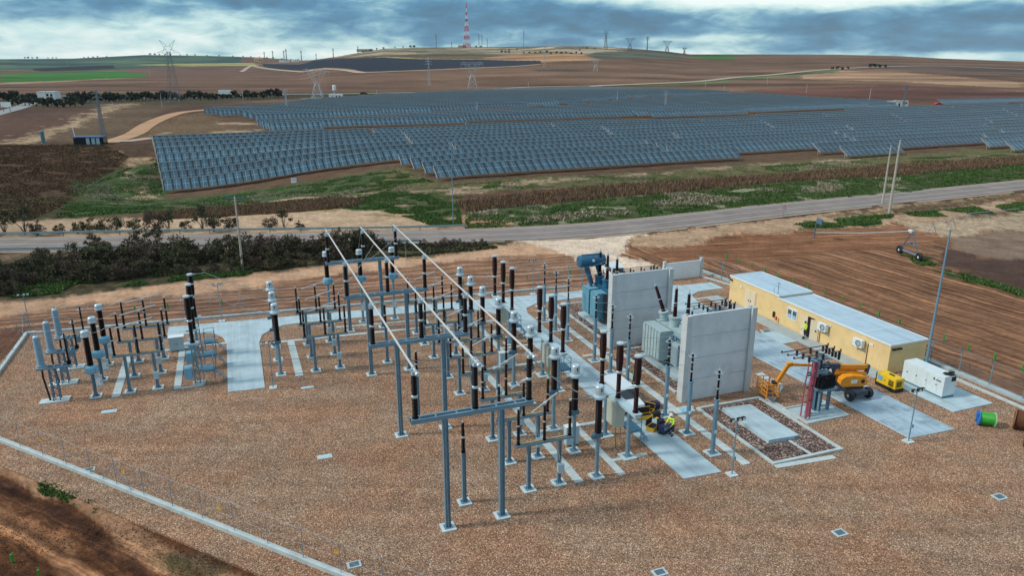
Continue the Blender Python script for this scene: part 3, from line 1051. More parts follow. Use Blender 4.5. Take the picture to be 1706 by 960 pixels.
for x_, y_, d_, dk, lb in ((182, 686.5, (1.1, 0.55), 0, 'pale concrete manhole cover below the long cable strip of the cable terminations'),
                           (512, 646.5, (1.0, 0.4), 0, 'pale manhole cover just below the end of the short cable strip'),
                           (541, 762, (1.0, 0.55), 0, 'pale manhole cover alone in the open gravel'),
                           (148, 783.5, (0.75, 0.45), 1, 'dark grated manhole cover with pale rim touching the boundary kerb'),
                           (590, 942, (0.75, 0.55), 1, 'dark grated manhole cover inside the fence beside the lower edge'),
                           (1099, 955, (0.8, 0.55), 1, 'dark grated manhole cover nearest the camera in open gravel'),
                           (1399, 889, (0.8, 0.6), 1, 'dark grated manhole cover below the concrete transformer pit'),
                           (1665, 829, (0.8, 0.6), 1, 'dark grated manhole cover below the cable drums'),
                           (1277, 552, (1.2, 0.7), 1, 'green grated manhole cover beside the walkway of the yellow building')):
    cover(Gy(x_, y_), d_, lb, dk)
t = thing('drain_box', 'light blue concrete drain box at the corner of the empty pit', 'drain box', W(31.0, 43.6, 0), TH)
MB().box((0, 0, 0.05), (1.2, 0.9, 0.1)).build('box_rim', PAD, t)
MB().box((0, 0, 0.105), (1.0, 0.7, 0.02)).build('box_lid', mat('blue_lid', (0.28, 0.55, 0.70), 0.5), t)
# ------------------------------------------------------------------ substation equipment (local x = across, y = away)
random.seed(11)


def shed_profile(z0, z1, r, core=0.62, pitch=0.085, taper=1.0):
    """insulator profile with sheds from z0 to z1"""
    n = max(3, int((z1 - z0) / pitch))
    pr = []
    for i in range(n):
        k = 1 + (taper - 1) * (i / n)
        a = z0 + (z1 - z0) * i / n
        h = (z1 - z0) / n
        pr += [(r * core * k, a), (r * k, a + h * 0.45), (r * k * 0.96, a + h * 0.6), (r * core * k, a + h * 0.95)]
    pr.append((r * core, z1))
    return pr


def footing(t, x=0, y=0, w=0.85, h=0.07):
    m = MB()
    m.box((x, y, h / 2), (w, w, h))
    m.build('footing', PAD, t)


def base_plate(mb, x, y, z, w=0.5, mi=0):
    mb.box((x, y, z + 0.015), (w, w, 0.03), 0, mi)
    for a in range(4):
        c, s = math.cos(a * math.pi / 2), math.sin(a * math.pi / 2)
        mb.add([(x + c * 0.10 - s * .008, y + s * 0.10 + c * .008, z + 0.03), (x + c * w * 0.46 - s * .008, y + s * w * 0.46 + c * .008, z + 0.03), (x + c * 0.10 - s * .008, y + s * 0.10 + c * .008, z + 0.28),
                (x + c * 0.10 + s * .008, y + s * 0.10 - c * .008, z + 0.03), (x + c * w * 0.46 + s * .008, y + s * w * 0.46 - c * .008, z + 0.03), (x + c * 0.10 + s * .008, y + s * 0.10 - c * .008, z + 0.28)],
               [(0, 1, 2), (5, 4, 3), (0, 3, 4, 1), (1, 4, 5, 2), (2, 5, 3, 0)], mi)


def h_post(mb, x, y, z0, z1, w=0.26, rot=0.0):
    """H section: two flanges and a web"""
    c, s = math.cos(rot), math.sin(rot)
    zc, h = (z0 + z1) / 2, z1 - z0
    for k in (-1, 1):
        mb.box((x + c * k * w * 0.47, y + s * k * w * 0.47, zc), (w * 0.07, w, h), rot)
    mb.box((x, y, zc), (w * 0.87, w * 0.08, h), rot)


def leg_obj(t, x, y, z1, w=0.26, name='leg'):
    mb = MB()
    base_plate(mb, x, y, 0.07)
    h_post(mb, x, y, 0.10, z1, w)
    return mb.build(name, STEEL, t)


# --- cable terminations ------------------------------------------------------
def make_termination(label):
    t = thing('cable_termination', label, 'cable termination', W(-15.5, 62.9), TH, 'high voltage cable terminations in the end bay')
    MB().box((0, 0, 0.06), (2.1, 0.95, 0.12)).build('footing', PAD, t)
    st = MB()
    for i, j in ((-1, -1), (1, -1), (1, 1), (-1, 1)):
        st.bar((0.20 + i * 0.24, j * 0.24, 0.12), (0.20 + i * 0.2, j * 0.2, 2.9), 0.07)
    for k in range(5):
        z0, z1 = 0.12 + k * 0.55, 0.67 + k * 0.55
        for a, b in (((-1, -1), (1, -1)), ((1, -1), (1, 1)), ((1, 1), (-1, 1)), ((-1, 1), (-1, -1))):
            st.bar((0.20 + a[0] * 0.23, a[1] * 0.23, z0), (0.20 + b[0] * 0.23, b[1] * 0.23, z1), 0.035)
            st.bar((0.20 + a[0] * 0.23, a[1] * 0.23, z1), (0.20 + b[0] * 0.23, b[1] * 0.23, z1), 0.035)
    st.build('lattice_stand', STEEL_D, t)
    ar = MB()
    for s in (-1, 1):
        ar.box((0.35, s * 0.28, 2.94), (2.3, 0.09, 0.16))
    for x in (-0.75, -0.2, 0.4, 0.95, 1.45):
        ar.box((x, 0, 2.95), (0.09, 0.5, 0.12))
    ar.build('crossarm', STEEL, t)
    ins = MB()
    ins.lathe([(0.36, 3.03), (0.36, 3.2), (0.28, 3.22)] + shed_profile(3.22, 5.5, 0.27, 0.93, 0.075, 0.93) + [(0.17, 5.5), (0.17, 5.62), (0.05, 5.66), (0.05, 5.85)], (-0.45, 0, 0), 16)
    ins.build('insulator', POLY, t)
    fl = MB()
    fl.lathe([(0.40, 3.0), (0.40, 3.07), (0.36, 3.07), (0.36, 3.14)], (-0.45, 0, 0), 16)
    fl.lathe([(0.22, 5.5), (0.22, 5.6), (0.10, 5.68)], (-0.45, 0, 0), 14)
    fl.build('flange', CAST, t)
    cb = MB()
    cb.tube([(-0.45, 0, 3.0), (-0.50, 0, 2.2), (-0.42, 0.05, 1.2), (-0.32, 0.05, 0.1)], 0.075, 8)
    cb.build('power_cable', BLK, t)
    a = MB()
    a.lathe([(0.16, 3.03), (0.16, 3.3)] + shed_profile(3.3, 5.5, 0.085, 0.7, 0.1) + [(0.05, 5.62)], (1.45, 0, 0), 10)
    ao = a.build('surge_arrester', PORC, t)
    r = MB()
    r.torus((1.45, 0, 5.35), 0.24, 0.018, 18, 5)
    for k in range(3):
        r.bar((1.45, 0, 5.58), (1.45 + 0.24 * math.cos(k * 2.1), 0.24 * math.sin(k * 2.1), 5.35), 0.02)
    r.build('grading_ring', CAST, ao)
    c = MB()
    c.box((0.95, 0, 2.6), (0.3, 0.3, 0.42))
    c.build('counter_box', STEEL, t)
    j = MB()
    j.tube([(-0.45, 0, 5.82), (0.1, 0, 5.98), (0.9, 0, 5.9), (1.45, 0, 5.62)], 0.015, 5)
    j.build('jumper', WIRE, t)
    return t


_ord = ['nearest to the camera', 'in the middle', 'farthest from the camera']
_t0 = make_termination('thick grey blue cable termination on a lattice stand, nearest of the three')
for k, v in enumerate((62.9, 66.45, 69.95)):
    lab = 'thick grey blue cable termination on a lattice stand, %s of the three' % ('nearest', 'middle', 'farthest')[k]
    if k:
        dup(_t0, W(-15.5, v), label=lab)


# --- voltage transformers with a blue tank ----------------------------------
def make_vt(label, z_tank, z_top, z_ins0, post_r, group, loc, cab_z, cab_off, post_mat, tall):
    t = thing('voltage_transformer', label, 'voltage transformer', loc, TH, group)
    footing(t)
    p = MB()
    base_plate(p, 0, 0, 0.07)
    p.cyl((0, 0, 0.1), (0, 0, z_tank - 0.38), post_r, n=10)
    p.lathe([(0.2, z_tank - 0.42), (0.2, z_tank - 0.36)], n=10)
    p.build('pole', post_mat, t)
    k = MB()
    k.lathe([(0.26, z_tank - 0.36), (0.43, z_tank - 0.28), (0.47, z_tank - 0.18), (0.47, z_tank + 0.18), (0.43, z_tank + 0.28), (0.24, z_tank + 0.38)], n=8, smooth=False)
    k.box((0.46, -0.2, z_tank), (0.2, 0.3, 0.3))
    k.build('tank', TANKB, t)
    i = MB()
    i.lathe([(0.24, z_tank + 0.36)] + shed_profile(z_tank + 0.4, z_top - 0.52, 0.235, 0.82, 0.08, 0.95), n=14)
    i.build('insulator', PORC, t)
    h = MB()
    h.lathe([(0.2, z_top - 0.54), (0.33, z_top - 0.5), (0.35, z_top - 0.44), (0.33, z_top - 0.40), (0.31, z_top - 0.05), (0.26, z_top)], n=16)
    h.lathe([(0.06, z_top), (0.06, z_top + 0.06)], n=8)
    h.box((0.38, 0, z_top - 0.3), (0.16, 0.06, 0.06))
    h.build('terminal_head', CAST, t)
    c = MB()
    c.box((cab_off[0], cab_off[1], cab_z), (0.48, 0.28, 0.9 if not tall else 0.72))
    c.box((cab_off[0], cab_off[1], cab_z + (0.47 if not tall else 0.38)), (0.54, 0.34, 0.04))
    co = c.build('cabinet', CABW, t)
    d = MB()
    d.box((cab_off[0], cab_off[1] - 0.15, cab_z), (0.40, 0.02, 0.6))
    d.box((cab_off[0] + 0.14, cab_off[1] - 0.17, cab_z), (0.03, 0.03, 0.12), mi=1)
    d.build('cabinet_door', [WHT, BLK], co)
    return t


vt0 = make_vt('blue tanked voltage transformer in the left group, nearest of three', 2.38, 5.72, 2.8, 0.13, 'voltage transformers beside the cable terminations',
              W(-12.55, 62.7), 1.35, (0.42, -0.12), STEEL_D, False)
for k, v in enumerate((62.7, 66.2, 69.8)):
    if k:
        dup(vt0, W(-12.55, v), label='blue tanked voltage transformer in the left group, %s of three' % ('nearest', 'middle', 'farthest')[k])
vt1 = make_vt('tall voltage transformer before the far busbar gantry, left of three in its row', 4.75, 7.85, 5.2, 0.12, 'tall voltage transformers under the far end of the busbars',
              W(7.6, 73.4), 1.75, (0.0, -0.34), STEEL, True)
for k, u in enumerate((7.6, 10.9, 14.2)):
    if k:
        dup(vt1, W(u, 73.2 - k * 0.2), label='tall voltage transformer before the far busbar gantry, %s of three in its row' % ('left', 'centre', 'right')[k])


# --- current transformers ------------------------------------------------------
def make_ct(label, loc, group, rz=TH):
    t = thing('current_transformer', label, 'current transformer', loc, rz, group)
    footing(t)
    p = MB()
    base_plate(p, 0, 0, 0.07)
    p.cyl((0, 0, 0.1), (0, 0, 2.95), 0.135, n=10)
    p.build('pole', STEEL, t)
    b = MB()
    b.box((0, 0, 3.05), (0.5, 0.5, 0.2))
    b.box((-0.36, -0.1, 3.02), (0.26, 0.24, 0.26))
    b.lathe([(0.3, 3.15), (0.3, 3.22)], n=14)
    b.build('base_box', STEEL_D, t)
    i = MB()
    i.lathe([(0.25, 3.2)] + shed_profile(3.22, 5.62, 0.225, 0.85, 0.08, 0.97), n=14)
    i.build('insulator', PORC, t)
    h = MB()
    h.lathe([(0.24, 5.6), (0.40, 5.68), (0.43, 5.76), (0.40, 5.86), (0.30, 5.92), (0.28, 6.0), (0.30, 6.02), (0.29, 6.48), (0.24, 6.55)], n=18)
    h.box((0.46, 0, 5.78), (0.34, 0.10, 0.05))
    h.box((-0.46, 0, 5.78), (0.34, 0.10, 0.05))
    h.box((0.0, -0.29, 6.3), (0.07, 0.03, 0.22), mi=1)
    h.build('terminal_head', [CAST, BLK], t)
    return t


CTV = (37.5, 41.0, 44.5, 49.15, 52.75, 56.55, 60.3, 63.9, 67.4)
_ctlab = []
for bay in ('nearest feeder bay', 'middle feeder bay', 'far feeder bay'):
    for w_ in ('front', 'middle', 'rear'):
        _ctlab.append('white headed current transformer on a steel pole in the %s, %s phase' % (bay, w_))
ct0 = make_ct(_ctlab[0], W(20.1, CTV[0]), 'current transformers of the feeder bays')
for k in range(1, 9):
    dup(ct0, W(20.1 - (0.2 if k > 5 else 0), CTV[k]), label=_ctlab[k])
for k, v in enumerate((61.9, 65.4, 68.9)):
    dup(ct0, W(1.85, v), label='white headed current transformer right beside the wide concrete slab, %s of three' % ('nearest', 'middle', 'farthest')[k],
        group='current transformers beside the wide concrete slab')
# marshalling cabinets next to the current transformers
def make_cabinet(label, loc, d, m, cat_='cabinet', name='marshalling_cabinet'):
    t = thing(name, label, cat_, loc, TH)
    MB().box((0, 0, 0.05 + d[2] / 2), (d[0], d[1], d[2] - 0.06)).build('body', m, t)
    b = MB()
    b.box((0, 0, d[2] + 0.05), (d[0] * 1.1, d[1] * 1.15, 0.06))
    b.build('roof', WHT, t)
    q = MB()
    for s in (-1, 1):
        q.box((s * d[0] * 0.24, -d[1] / 2 - 0.008, 0.05 + d[2] / 2), (d[0] * 0.46, 0.018, d[2] * 0.85))
    q.build('door', m, t)
    h_ = MB()
    for s in (-1, 1):
        h_.box((s * 0.05, -d[1] / 2 - 0.03, 0.1 + d[2] / 2), (0.02, 0.03, 0.16))
    h_.build('handle', BLK, t)
    return t


make_cabinet('white control cabinet between the front feeder current transformers', W(20.35, 41.9), (1.0, 0.45, 1.45), CABW)
make_cabinet('white control cabinet behind the middle feeder current transformers', W(20.6, 56.1), (1.15, 0.5, 1.6), CABW)
make_cabinet('pale control cabinet behind the far feeder current transformers', W(20.5, 67.4), (1.25, 0.5, 1.6), CABW)
make_cabinet('blue grey outdoor cabinet with pale roof between disconnector and breaker', W(-6.9, 71.3), (1.25, 0.7, 1.35), CABW)


# --- three column rotary disconnectors -----------------------------------------
def make_disc(label, loc, group, half=1.75, legx=(-1.05, 1.05), top=5.85, ang=rad(38), rods=YEL, box=True):
    t = thing('disconnector_switch', label, 'disconnector', loc, TH, group)
    for x in legx:
        footing(t, x)
        leg_obj(t, x, 0, 3.16, 0.22)
    b = MB()
    for s in (-1, 1):
        b.box((0, s * 0.13, 3.24), (half * 2 + 0.4, 0.07, 0.16))
    for x in (-half, -half / 2, 0, half / 2, half):
        b.box((x, 0, 3.25), (0.12, 0.24, 0.13))
    b.build('beam', STEEL, t)
    rd = MB()
    rd.box((0, -0.02, 3.36), (half * 1.8, 0.04, 0.04))
    rd.build('drive_rod', rods, t)
    for x in (-half, 0, half):
        i = MB()
        mid_ = 3.42 + (top - 3.42) * 0.5
        i.lathe([(0.12, 3.33), (0.12, 3.42)] + shed_profile(3.42, mid_ - 0.04, 0.105, 0.72, 0.09), (x, 0, 0), 10)
        i.lathe(shed_profile(mid_ + 0.04, top - 0.1, 0.105, 0.72, 0.09, 0.8), (x, 0, 0), 10)
        io = i.build('insulator', PORC, t)
        f = MB()
        f.lathe([(0.1, mid_ - 0.05), (0.1, mid_ + 0.05)], (x, 0, 0), 10)
        f.build('flange', CAST, io)
        f = MB()
        f.lathe([(0.08, top - 0.1), (0.09, top)], (x, 0, 0), 8)
        f.build('terminal_cap', CAST, io)
    bl = MB()
    c, s = math.cos(ang), math.sin(ang)
    L_ = half * 0.93
    bl.cyl((-L_ * c, -L_ * s, top + 0.08), (L_ * c, L_ * s, top + 0.08), 0.04, n=8)
    bl.box((0, 0, top + 0.05), (0.3, 0.16, 0.1), ang)
    bl.build('switch_blade', ALU, t)
    if box:
        m = MB()
        m.box((legx[1], -0.28, 1.25), (0.38, 0.3, 0.6))
        m.build('motor_box', CABW, t)
        d = MB()
        d.cyl((legx[1], -0.28, 1.5), (legx[1] - 0.25, -0.16, 3.2), 0.025, n=6)
        d.build('drive_shaft', WIRE, t)
    return t


dc0 = make_disc('three column disconnector switch of the left group, front phase', W(-9.0, 62.7), 'disconnectors of the cable bay')
for k, v in enumerate((62.7, 66.1, 69.6)):
    if k:
        dup(dc0, W(-9.0, v), label='three column disconnector switch of the left group, %s phase' % ('front', 'middle', 'rear')[k])
for k, v in enumerate((61.65, 65.05, 68.45)):
    dup(dc0, W(5.85, v), label='three column disconnector right of the wide slab before the gantries, %s phase' % ('front', 'middle', 'rear')[k],
        group='disconnectors between the wide slab and the busbars')
for bay, vs in (('nearest feeder bay', (37.65, 41.2, 44.6)), ('middle feeder bay', (49.3, 52.75, 56.25)), ('far feeder bay', (61.0, 64.5, 67.8))):
    for k, v in enumerate(vs):
        dup(dc0, W(16.4, v), label='three column disconnector of the %s beside the busbars, %s phase' % (bay, ('front', 'middle', 'rear')[k]),
            group='disconnectors of the feeder bays')


# --- busbar gantries -------------------------------------------------------------
def make_gantry(label, loc, post_ins=True):
    t = thing('busbar_gantry', label, 'busbar support', loc, TH, 'portal gantries carrying the busbar tubes')
    for x in (-1.9, 1.45):
        footing(t, x, 0, 0.85)
        leg_obj(t, x, 0, 7.12, 0.30)
    b = MB()
    for s in (-1, 1):
        b.box((-0.25, s * 0.18, 7.25), (7.2, 0.08, 0.26))
        b.box((-0.25, s * 0.24, 7.37), (7.2, 0.05, 0.03))
    for x in (-3.55, -2.4, -1.2, 0.0, 1.15, 2.3, 3.1):
        b.box((x, 0, 7.27), (0.08, 0.3, 0.2))
    for x in (-3.55, -0.1, 3.15):
        b.box((x, 0, 7.385), (0.5, 0.56, 0.05))
    b.build('beam', STEEL, t)
    for x in (-3.55, -0.1, 3.15):
        i = MB()
        i.lathe([(0.19, 7.41), (0.19, 7.47)] + shed_profile(7.47, 8.66, 0.165, 0.8, 0.085), (x, 0, 0), 12)
        i.lathe(shed_profile(8.78, 9.98, 0.165, 0.8, 0.085), (x, 0, 0), 12)
        io = i.build('insulator', PORC, t)
        f = MB()
        f.lathe([(0.17, 8.64), (0.19, 8.66), (0.19, 8.78), (0.17, 8.80)], (x, 0, 0), 12)
        f.build('flange', CAST, io)
        f = MB()
        f.lathe([(0.13, 9.96), (0.15, 10.0), (0.15, 10.05)], (x, 0, 0), 12)
        f.box((x, 0, 10.08), (0.16, 0.5, 0.06))
        for s in (-0.2, 0.2):
            f.box((x, s, 10.15), (0.26, 0.06, 0.22))
        f.build('tube_clamp', CAST, io)
    w = MB()
    w.tube([(-1.9, -0.16, 7.1), (-1.95, -0.17, 3.0), (-1.9, -0.17, 0.1)], 0.012, 4)
    w.build('earth_wire', WIRE, t)
    return t


gt0 = make_gantry('steel busbar gantry nearest the camera with ladder like beam', W(11.35, 35.6))
for k, v in ((1, 47.5), (2, 59.15), (3, 70.75)):
    dup(gt0, W(11.25 - 0.05 * k, v), label=('', 'steel busbar gantry second from the camera', 'steel busbar gantry third from the camera', 'farthest steel busbar gantry, before the tall voltage transformers')[k])
for i, (u, lb) in enumerate(((7.72, 'left'), (11.15, 'middle'), (14.42, 'right'))):
    mb = MB()
    a, b = W(u, 72.6, 10.25), W(u + 0.15, 35.0, 10.25)
    n_ = 4
    mb.cyl(a, b, 0.066, n=12)
    o = thing('busbar_tube', 'long white aluminium busbar tube on top of the gantries, %s of three' % lb, 'busbar', (0, 0, 0), 0, 'parallel busbar tubes')
    mb.build('tube', mat('bright_aluminium_tube', (0.62, 0.62, 0.58), 0.4, 0.2, 0.04, 2.0) if i == 0 else bpy.data.materials['bright_aluminium_tube'], o)
    c = MB()
    for v in (35.6, 47.5, 59.15, 70.75):
        q = W(u + 0.15 * (70.75 - v) / 35, v, 10.25)
        d_ = (b - a).normalized()
        c.cyl(q - d_ * 0.35, q - d_ * 0.22, 0.12, n=12)
        c.cyl(q + d_ * 0.22, q + d_ * 0.35, 0.12, n=12)
    c.cyl(b, b + (b - a).normalized() * 0.1, 0.14, 0.10, n=12)
    c.cyl(a, a - (b - a).normalized() * 0.1, 0.14, 0.10, n=12)
    c.build('coupling', CAST, o)

# --- single post insulators between the gantries -----------------------------------
t = thing('post_insulator', 'lone post insulator on a slim pole left of the front gantry, nearest of three', 'post insulator', W(11.1, 37.7), TH, 'lone post insulators under the busbars')
footing(t, 0, 0, 0.8)
leg_obj(t, 0, 0, 3.5, 0.24, 'pole')
m_ = MB()
m_.lathe([(0.14, 3.5), (0.14, 3.6)] + shed_profile(3.6, 4.5, 0.12, 0.75, 0.09), n=10)
m_.lathe(shed_profile(4.6, 5.5, 0.12, 0.75, 0.09, 0.75), n=10)
io = m_.build('insulator', PORC, t)
m_ = MB()
m_.lathe([(0.12, 4.48), (0.12, 4.62)], n=10)
m_.build('flange', CAST, io)
m_ = MB()
m_.lathe([(0.07, 5.48), (0.05, 5.6)], n=8)
m_.build('terminal_cap', CAST, io)
_li = t
dup(_li, W(11.1, 49.6), label='lone post insulator behind the left end of the front gantry, second of three')
dup(_li, W(11.1, 61.4), label='lone post insulator behind the left end of the second gantry, farthest of three')


# --- live tank circuit breakers ------------------------------------------------------
def make_breaker(label, loc, ph, style, group):
    """ph: along the bay, positions of three poles; beam carries them at 3.7 m"""
    t = thing('circuit_breaker', label, 'circuit breaker', loc, TH, group)
    y0, y1 = ph[0], ph[-1]
    if style == 'beam':
        for y in (y0 + 0.75, y1 - 0.8):
            footing(t, 0, y, 1.0)
            m = MB()
            base_plate(m, 0, y, 0.07)
            m.cyl((0, y, 0.1), (0, y, 3.45), 0.16, n=12)
            m.build('leg', STEEL, t)
        b = MB()
        b.box((0, (y0 + y1) / 2, 3.58), (0.42, y1 - y0 + 0.7, 0.26))
        b.box((0, (y0 + y1) / 2, 3.722), (0.62, y1 - y0 + 0.8, 0.025))
        b.build('beam', CABW, t)
        c = MB()
        c.box((-0.05, (y0 + y1) / 2 + 0.15, 2.55), (0.75, 1.25, 1.75))
        co = c.build('mechanism_cabinet', CABY, t)
        d = MB()
        d.box((-0.43, (y0 + y1) / 2 + 0.15, 2.55), (0.02, 1.05, 1.5))
        d.build('cabinet_door', CABY, co)
    else:
        for y in ph:
            MB().box((0.1, y, 0.06), (0.95, 0.8, 0.12)).build('footing', PAD, t)
            m = MB()
            for i, j in ((-1, -1), (1, -1), (1, 1), (-1, 1)):
                m.bar((i * 0.2, y + j * 0.2, 0.12), (i * 0.16, y + j * 0.16, 3.6), 0.07)
            for k in range(6):
                z0, z1 = 0.12 + k * 0.58, 0.70 + k * 0.58
                for a, b_ in (((-1, -1), (1, -1)), ((1, -1), (1, 1)), ((1, 1), (-1, 1)), ((-1, 1), (-1, -1))):
                    m.bar((a[0] * 0.19, y + a[1] * 0.19, z0), (b_[0] * 0.19, y + b_[1] * 0.19, z1), 0.035)
            m.build('lattice_leg', STEEL, t)
            b = MB()
            b.box((-0.1, y, 3.68), (1.15, 0.6, 0.14))
            b.build('top_plate', CABW, t)
    for y in ph:
        i = MB()
        i.lathe([(0.2, 3.74), (0.2, 3.84)] + shed_profile(3.84, 5.62, 0.165, 0.82, 0.08), (0, y, 0), 12)
        i.lathe([(0.17, 5.74)] + shed_profile(5.78, 6.3, 0.21, 0.86, 0.075, 1.2) + shed_profile(6.3, 7.1, 0.255, 0.88, 0.075, 1.02) + shed_profile(7.1, 7.72, 0.255, 0.86, 0.075, 0.85), (0, y, 0), 14)
        io = i.build('pole_column', PORC_R if style == 'beam' else PORC, t)
        f = MB()
        f.lathe([(0.17, 5.60), (0.22, 5.63), (0.22, 5.74), (0.18, 5.78)], (0, y, 0), 12)
        f.box((-0.25, y, 5.68), (0.3, 0.12, 0.04))
        f.build('flange', CAST, io)
        f = MB()
        f.lathe([(0.22, 7.70), (0.27, 7.74), (0.27, 7.84), (0.2, 7.88)], (0, y, 0), 14)
        f.box((0.3, y, 7.8), (0.36, 0.14, 0.04))
        f.build('terminal_cap', CAST, io)
    # access platform
    px0 = 1.15 if style == 'beam' else 0.95
    for y in ((y0 + y1) / 2,) if style == 'beam' else ph:
        yl = 1.5 if style == 'beam' else 1.1
        p = MB()
        p.box((px0, y, 1.32), (0.95, yl, 0.05))
        for sx in (-0.44, 0.44):
            p.box((px0 + sx, y, 1.26), (0.05, yl, 0.14))
        for sy in (-1, 1):
            p.box((px0, y + sy * yl * 0.49, 1.26), (0.9, 0.05, 0.14))
        po = p.build('platform', PLAT, t)
        r = MB()
        for sx, sy in ((-0.44, -1), (0.44, -1), (0.44, 1), (-0.44, 1)):
            r.bar((px0 + sx, y + sy * yl * 0.47, 0.0), (px0 + sx, y + sy * yl * 0.47, 2.35), 0.045)
        for z in (1.85, 2.33):
            r.bar((px0 + 0.44, y - yl * 0.47, z), (px0 + 0.44, y + yl * 0.47, z), 0.035)
            for sy in (-1, 1):
                r.bar((px0 - 0.44, y + sy * yl * 0.47, z), (px0 + 0.44, y + sy * yl * 0.47, z), 0.035)
        r.build('handrail', STEEL, po)
        s_ = MB()
        for k in range(3):
            s_.box((px0 + 0.65 + k * 0.26, y, 1.0 - k * 0.36), (0.25, 0.6, 0.03))
        for sy in (-0.3, 0.3):
            s_.bar((px0 + 0.5, y + sy, 1.3), (px0 + 1.35, y + sy, 0.02), 0.04)
        s_.build('stair', STEEL, po)
        if style != 'beam':
            c = MB()
            c.box((-0.62, y, 1.15), (0.6, 0.8, 0.95))
            c.build('mechanism_cabinet', TANKB, t)
    g_ = MB()
    g_.tube([(-0.3, (y0 + y1) / 2 - 0.4, 1.7), (-0.34, (y0 + y1) / 2 - 0.5, 0.9), (-0.25, (y0 + y1) / 2 - 0.45, 0.05)], 0.04, 6)
    g_.build('earth_cable', GRN, t)
    return t


make_breaker('left circuit breaker with lattice legs and blue platforms beside the wide slab', W(-4.85, 62.4), (0.0, 3.55, 6.9), 'lattice', 'circuit breakers')
bk = make_breaker('circuit breaker with beige cabinet nearest the camera, beside the open tool cases', W(23.25, 40.65), (-2.4, 0.0, 2.45), 'beam', 'circuit breakers')
dup(bk, W(23.15, 52.1), label='circuit breaker with beige cabinet in the middle of the long slab')
dup(bk, W(23.05, 63.4), label='circuit breaker with beige cabinet at the far end of the long slab')


# --- surge arresters on tall poles -----------------------------------------------------
t = thing('surge_arrester', 'slim surge arrester on a round pole, first of nine counted from the camera', 'surge arrester', W(29.0, 37.3), TH, 'surge arresters along the transformer bays')
footing(t, 0, 0, 0.95)
m_ = MB()
base_plate(m_, 0, 0, 0.07, 0.55)
m_.cyl((0, 0, 0.1), (0, 0, 4.1), 0.155, n=12)
m_.lathe([(0.22, 4.08), (0.22, 4.16)], n=12)
m_.build('pole', STEEL, t)
m_ = MB()
m_.lathe([(0.1, 4.16), (0.1, 4.24)] + shed_profile(4.24, 4.9, 0.085, 0.7, 0.11), n=10)
m_.lathe(shed_profile(4.98, 5.6, 0.085, 0.7, 0.11), n=10)
m_.lathe(shed_profile(5.68, 6.3, 0.085, 0.7, 0.11), n=10)
io = m_.build('insulator', PORC, t)
m_ = MB()
for z in (4.94, 5.64, 6.34):
    m_.lathe([(0.09, z - 0.05), (0.09, z + 0.05)], n=8)
m_.torus((0, 0, 6.12), 0.28, 0.022, 20, 6)
for k in range(4):
    m_.bar((0, 0, 6.36), (0.28 * math.cos(k * 1.57), 0.28 * math.sin(k * 1.57), 6.12), 0.02)
m_.lathe([(0.04, 6.38), (0.04, 6.55)], n=6)
m_.build('grading_ring', CAST, io)
m_ = MB()
m_.box((0, -0.2, 1.75), (0.16, 0.12, 0.2))
m_.build('counter_box', CABW, t)
ar0 = t
for k, (u, v) in enumerate(((29.0, 37.3), (29.0, 40.4), (29.0, 43.4), (29.0, 49.3), (28.9, 52.1), (28.8, 55.0), (28.7, 60.6), (28.7, 63.5), (28.7, 66.4))):
    if k:
        dup(ar0, W(u, v), label='slim surge arrester on a round pole, %s of nine counted from the camera' %
            ('first', 'second', 'third', 'fourth', 'fifth', 'sixth', 'seventh', 'eighth', 'ninth')[k])


# --- conductors between the apparatus -----------------------------------------------------
def cable(label, pts, group, r=0.014, sag=0.0, name='conductor'):
    mb = MB()
    out = []
    for a, b in zip(pts[:-1], pts[1:]):
        a, b = Vector(a), Vector(b)
        for i in range(8):
            s = i / 8
            p = a.lerp(b, s)
            p.z -= sag * 4 * s * (1 - s)
            out.append(p)
    out.append(Vector(pts[-1]))
    mb.tube(out, r, 5)
    return tag(mb.build(name, WIRE), label, 'conductor', group)


def P3(u, v, z):
    return tuple(W(u, v, z))


gcd = 'bare conductors between the apparatus'
_bays = (('nearest', (37.5, 41.0, 44.5), (38.25, 40.65, 43.1), (37.3, 40.4, 43.4)),
         ('middle', (49.15, 52.75, 56.55), (49.7, 52.1, 54.55), (49.3, 52.1, 55.0)),
         ('far', (60.3, 63.9, 67.4), (61.0, 63.4, 65.85), (60.6, 63.5, 66.4)))
for bn, cts, bks, ars in _bays:
    for k, ph in enumerate(('front', 'middle', 'rear')):
        cable('thin conductor from disconnector to current transformer, %s feeder bay, %s phase' % (bn, ph),
              [P3(18.15, cts[k] + 0.1, 5.95), P3(19.6, cts[k], 5.8)], gcd, sag=0.12)
        cable('thin conductor from current transformer to circuit breaker, %s feeder bay, %s phase' % (bn, ph),
              [P3(20.6, cts[k], 5.8), P3(22.85, bks[k], 5.7)], gcd, sag=0.15)
        cable('thin conductor from circuit breaker to surge arrester, %s transformer bay, %s phase' % (bn, ph),
              [P3(23.6, bks[k], 7.82), P3(28.95, ars[k], 6.52)], gcd, sag=0.3)
        if bn != 'nearest':
            c0 = 51.5 if bn == 'middle' else 63.8
            cable('thin conductor from surge arrester to the transformer bushing, %s transformer, %s phase' % (bn, ph),
                  [P3(28.95, ars[k], 6.52), P3(34.4, c0 + (k - 1) * 1.9, 6.7)], gcd, sag=0.35)
        # droppers from the busbars to the disconnectors
        cable('thin dropper from busbar to disconnector, %s feeder bay, %s phase' % (bn, ph),
              [P3((7.8, 11.2, 14.5)[k], cts[k] + 0.3, 10.15), P3(14.65, cts[k] + 0.1, 5.95)], gcd, sag=-0.3)
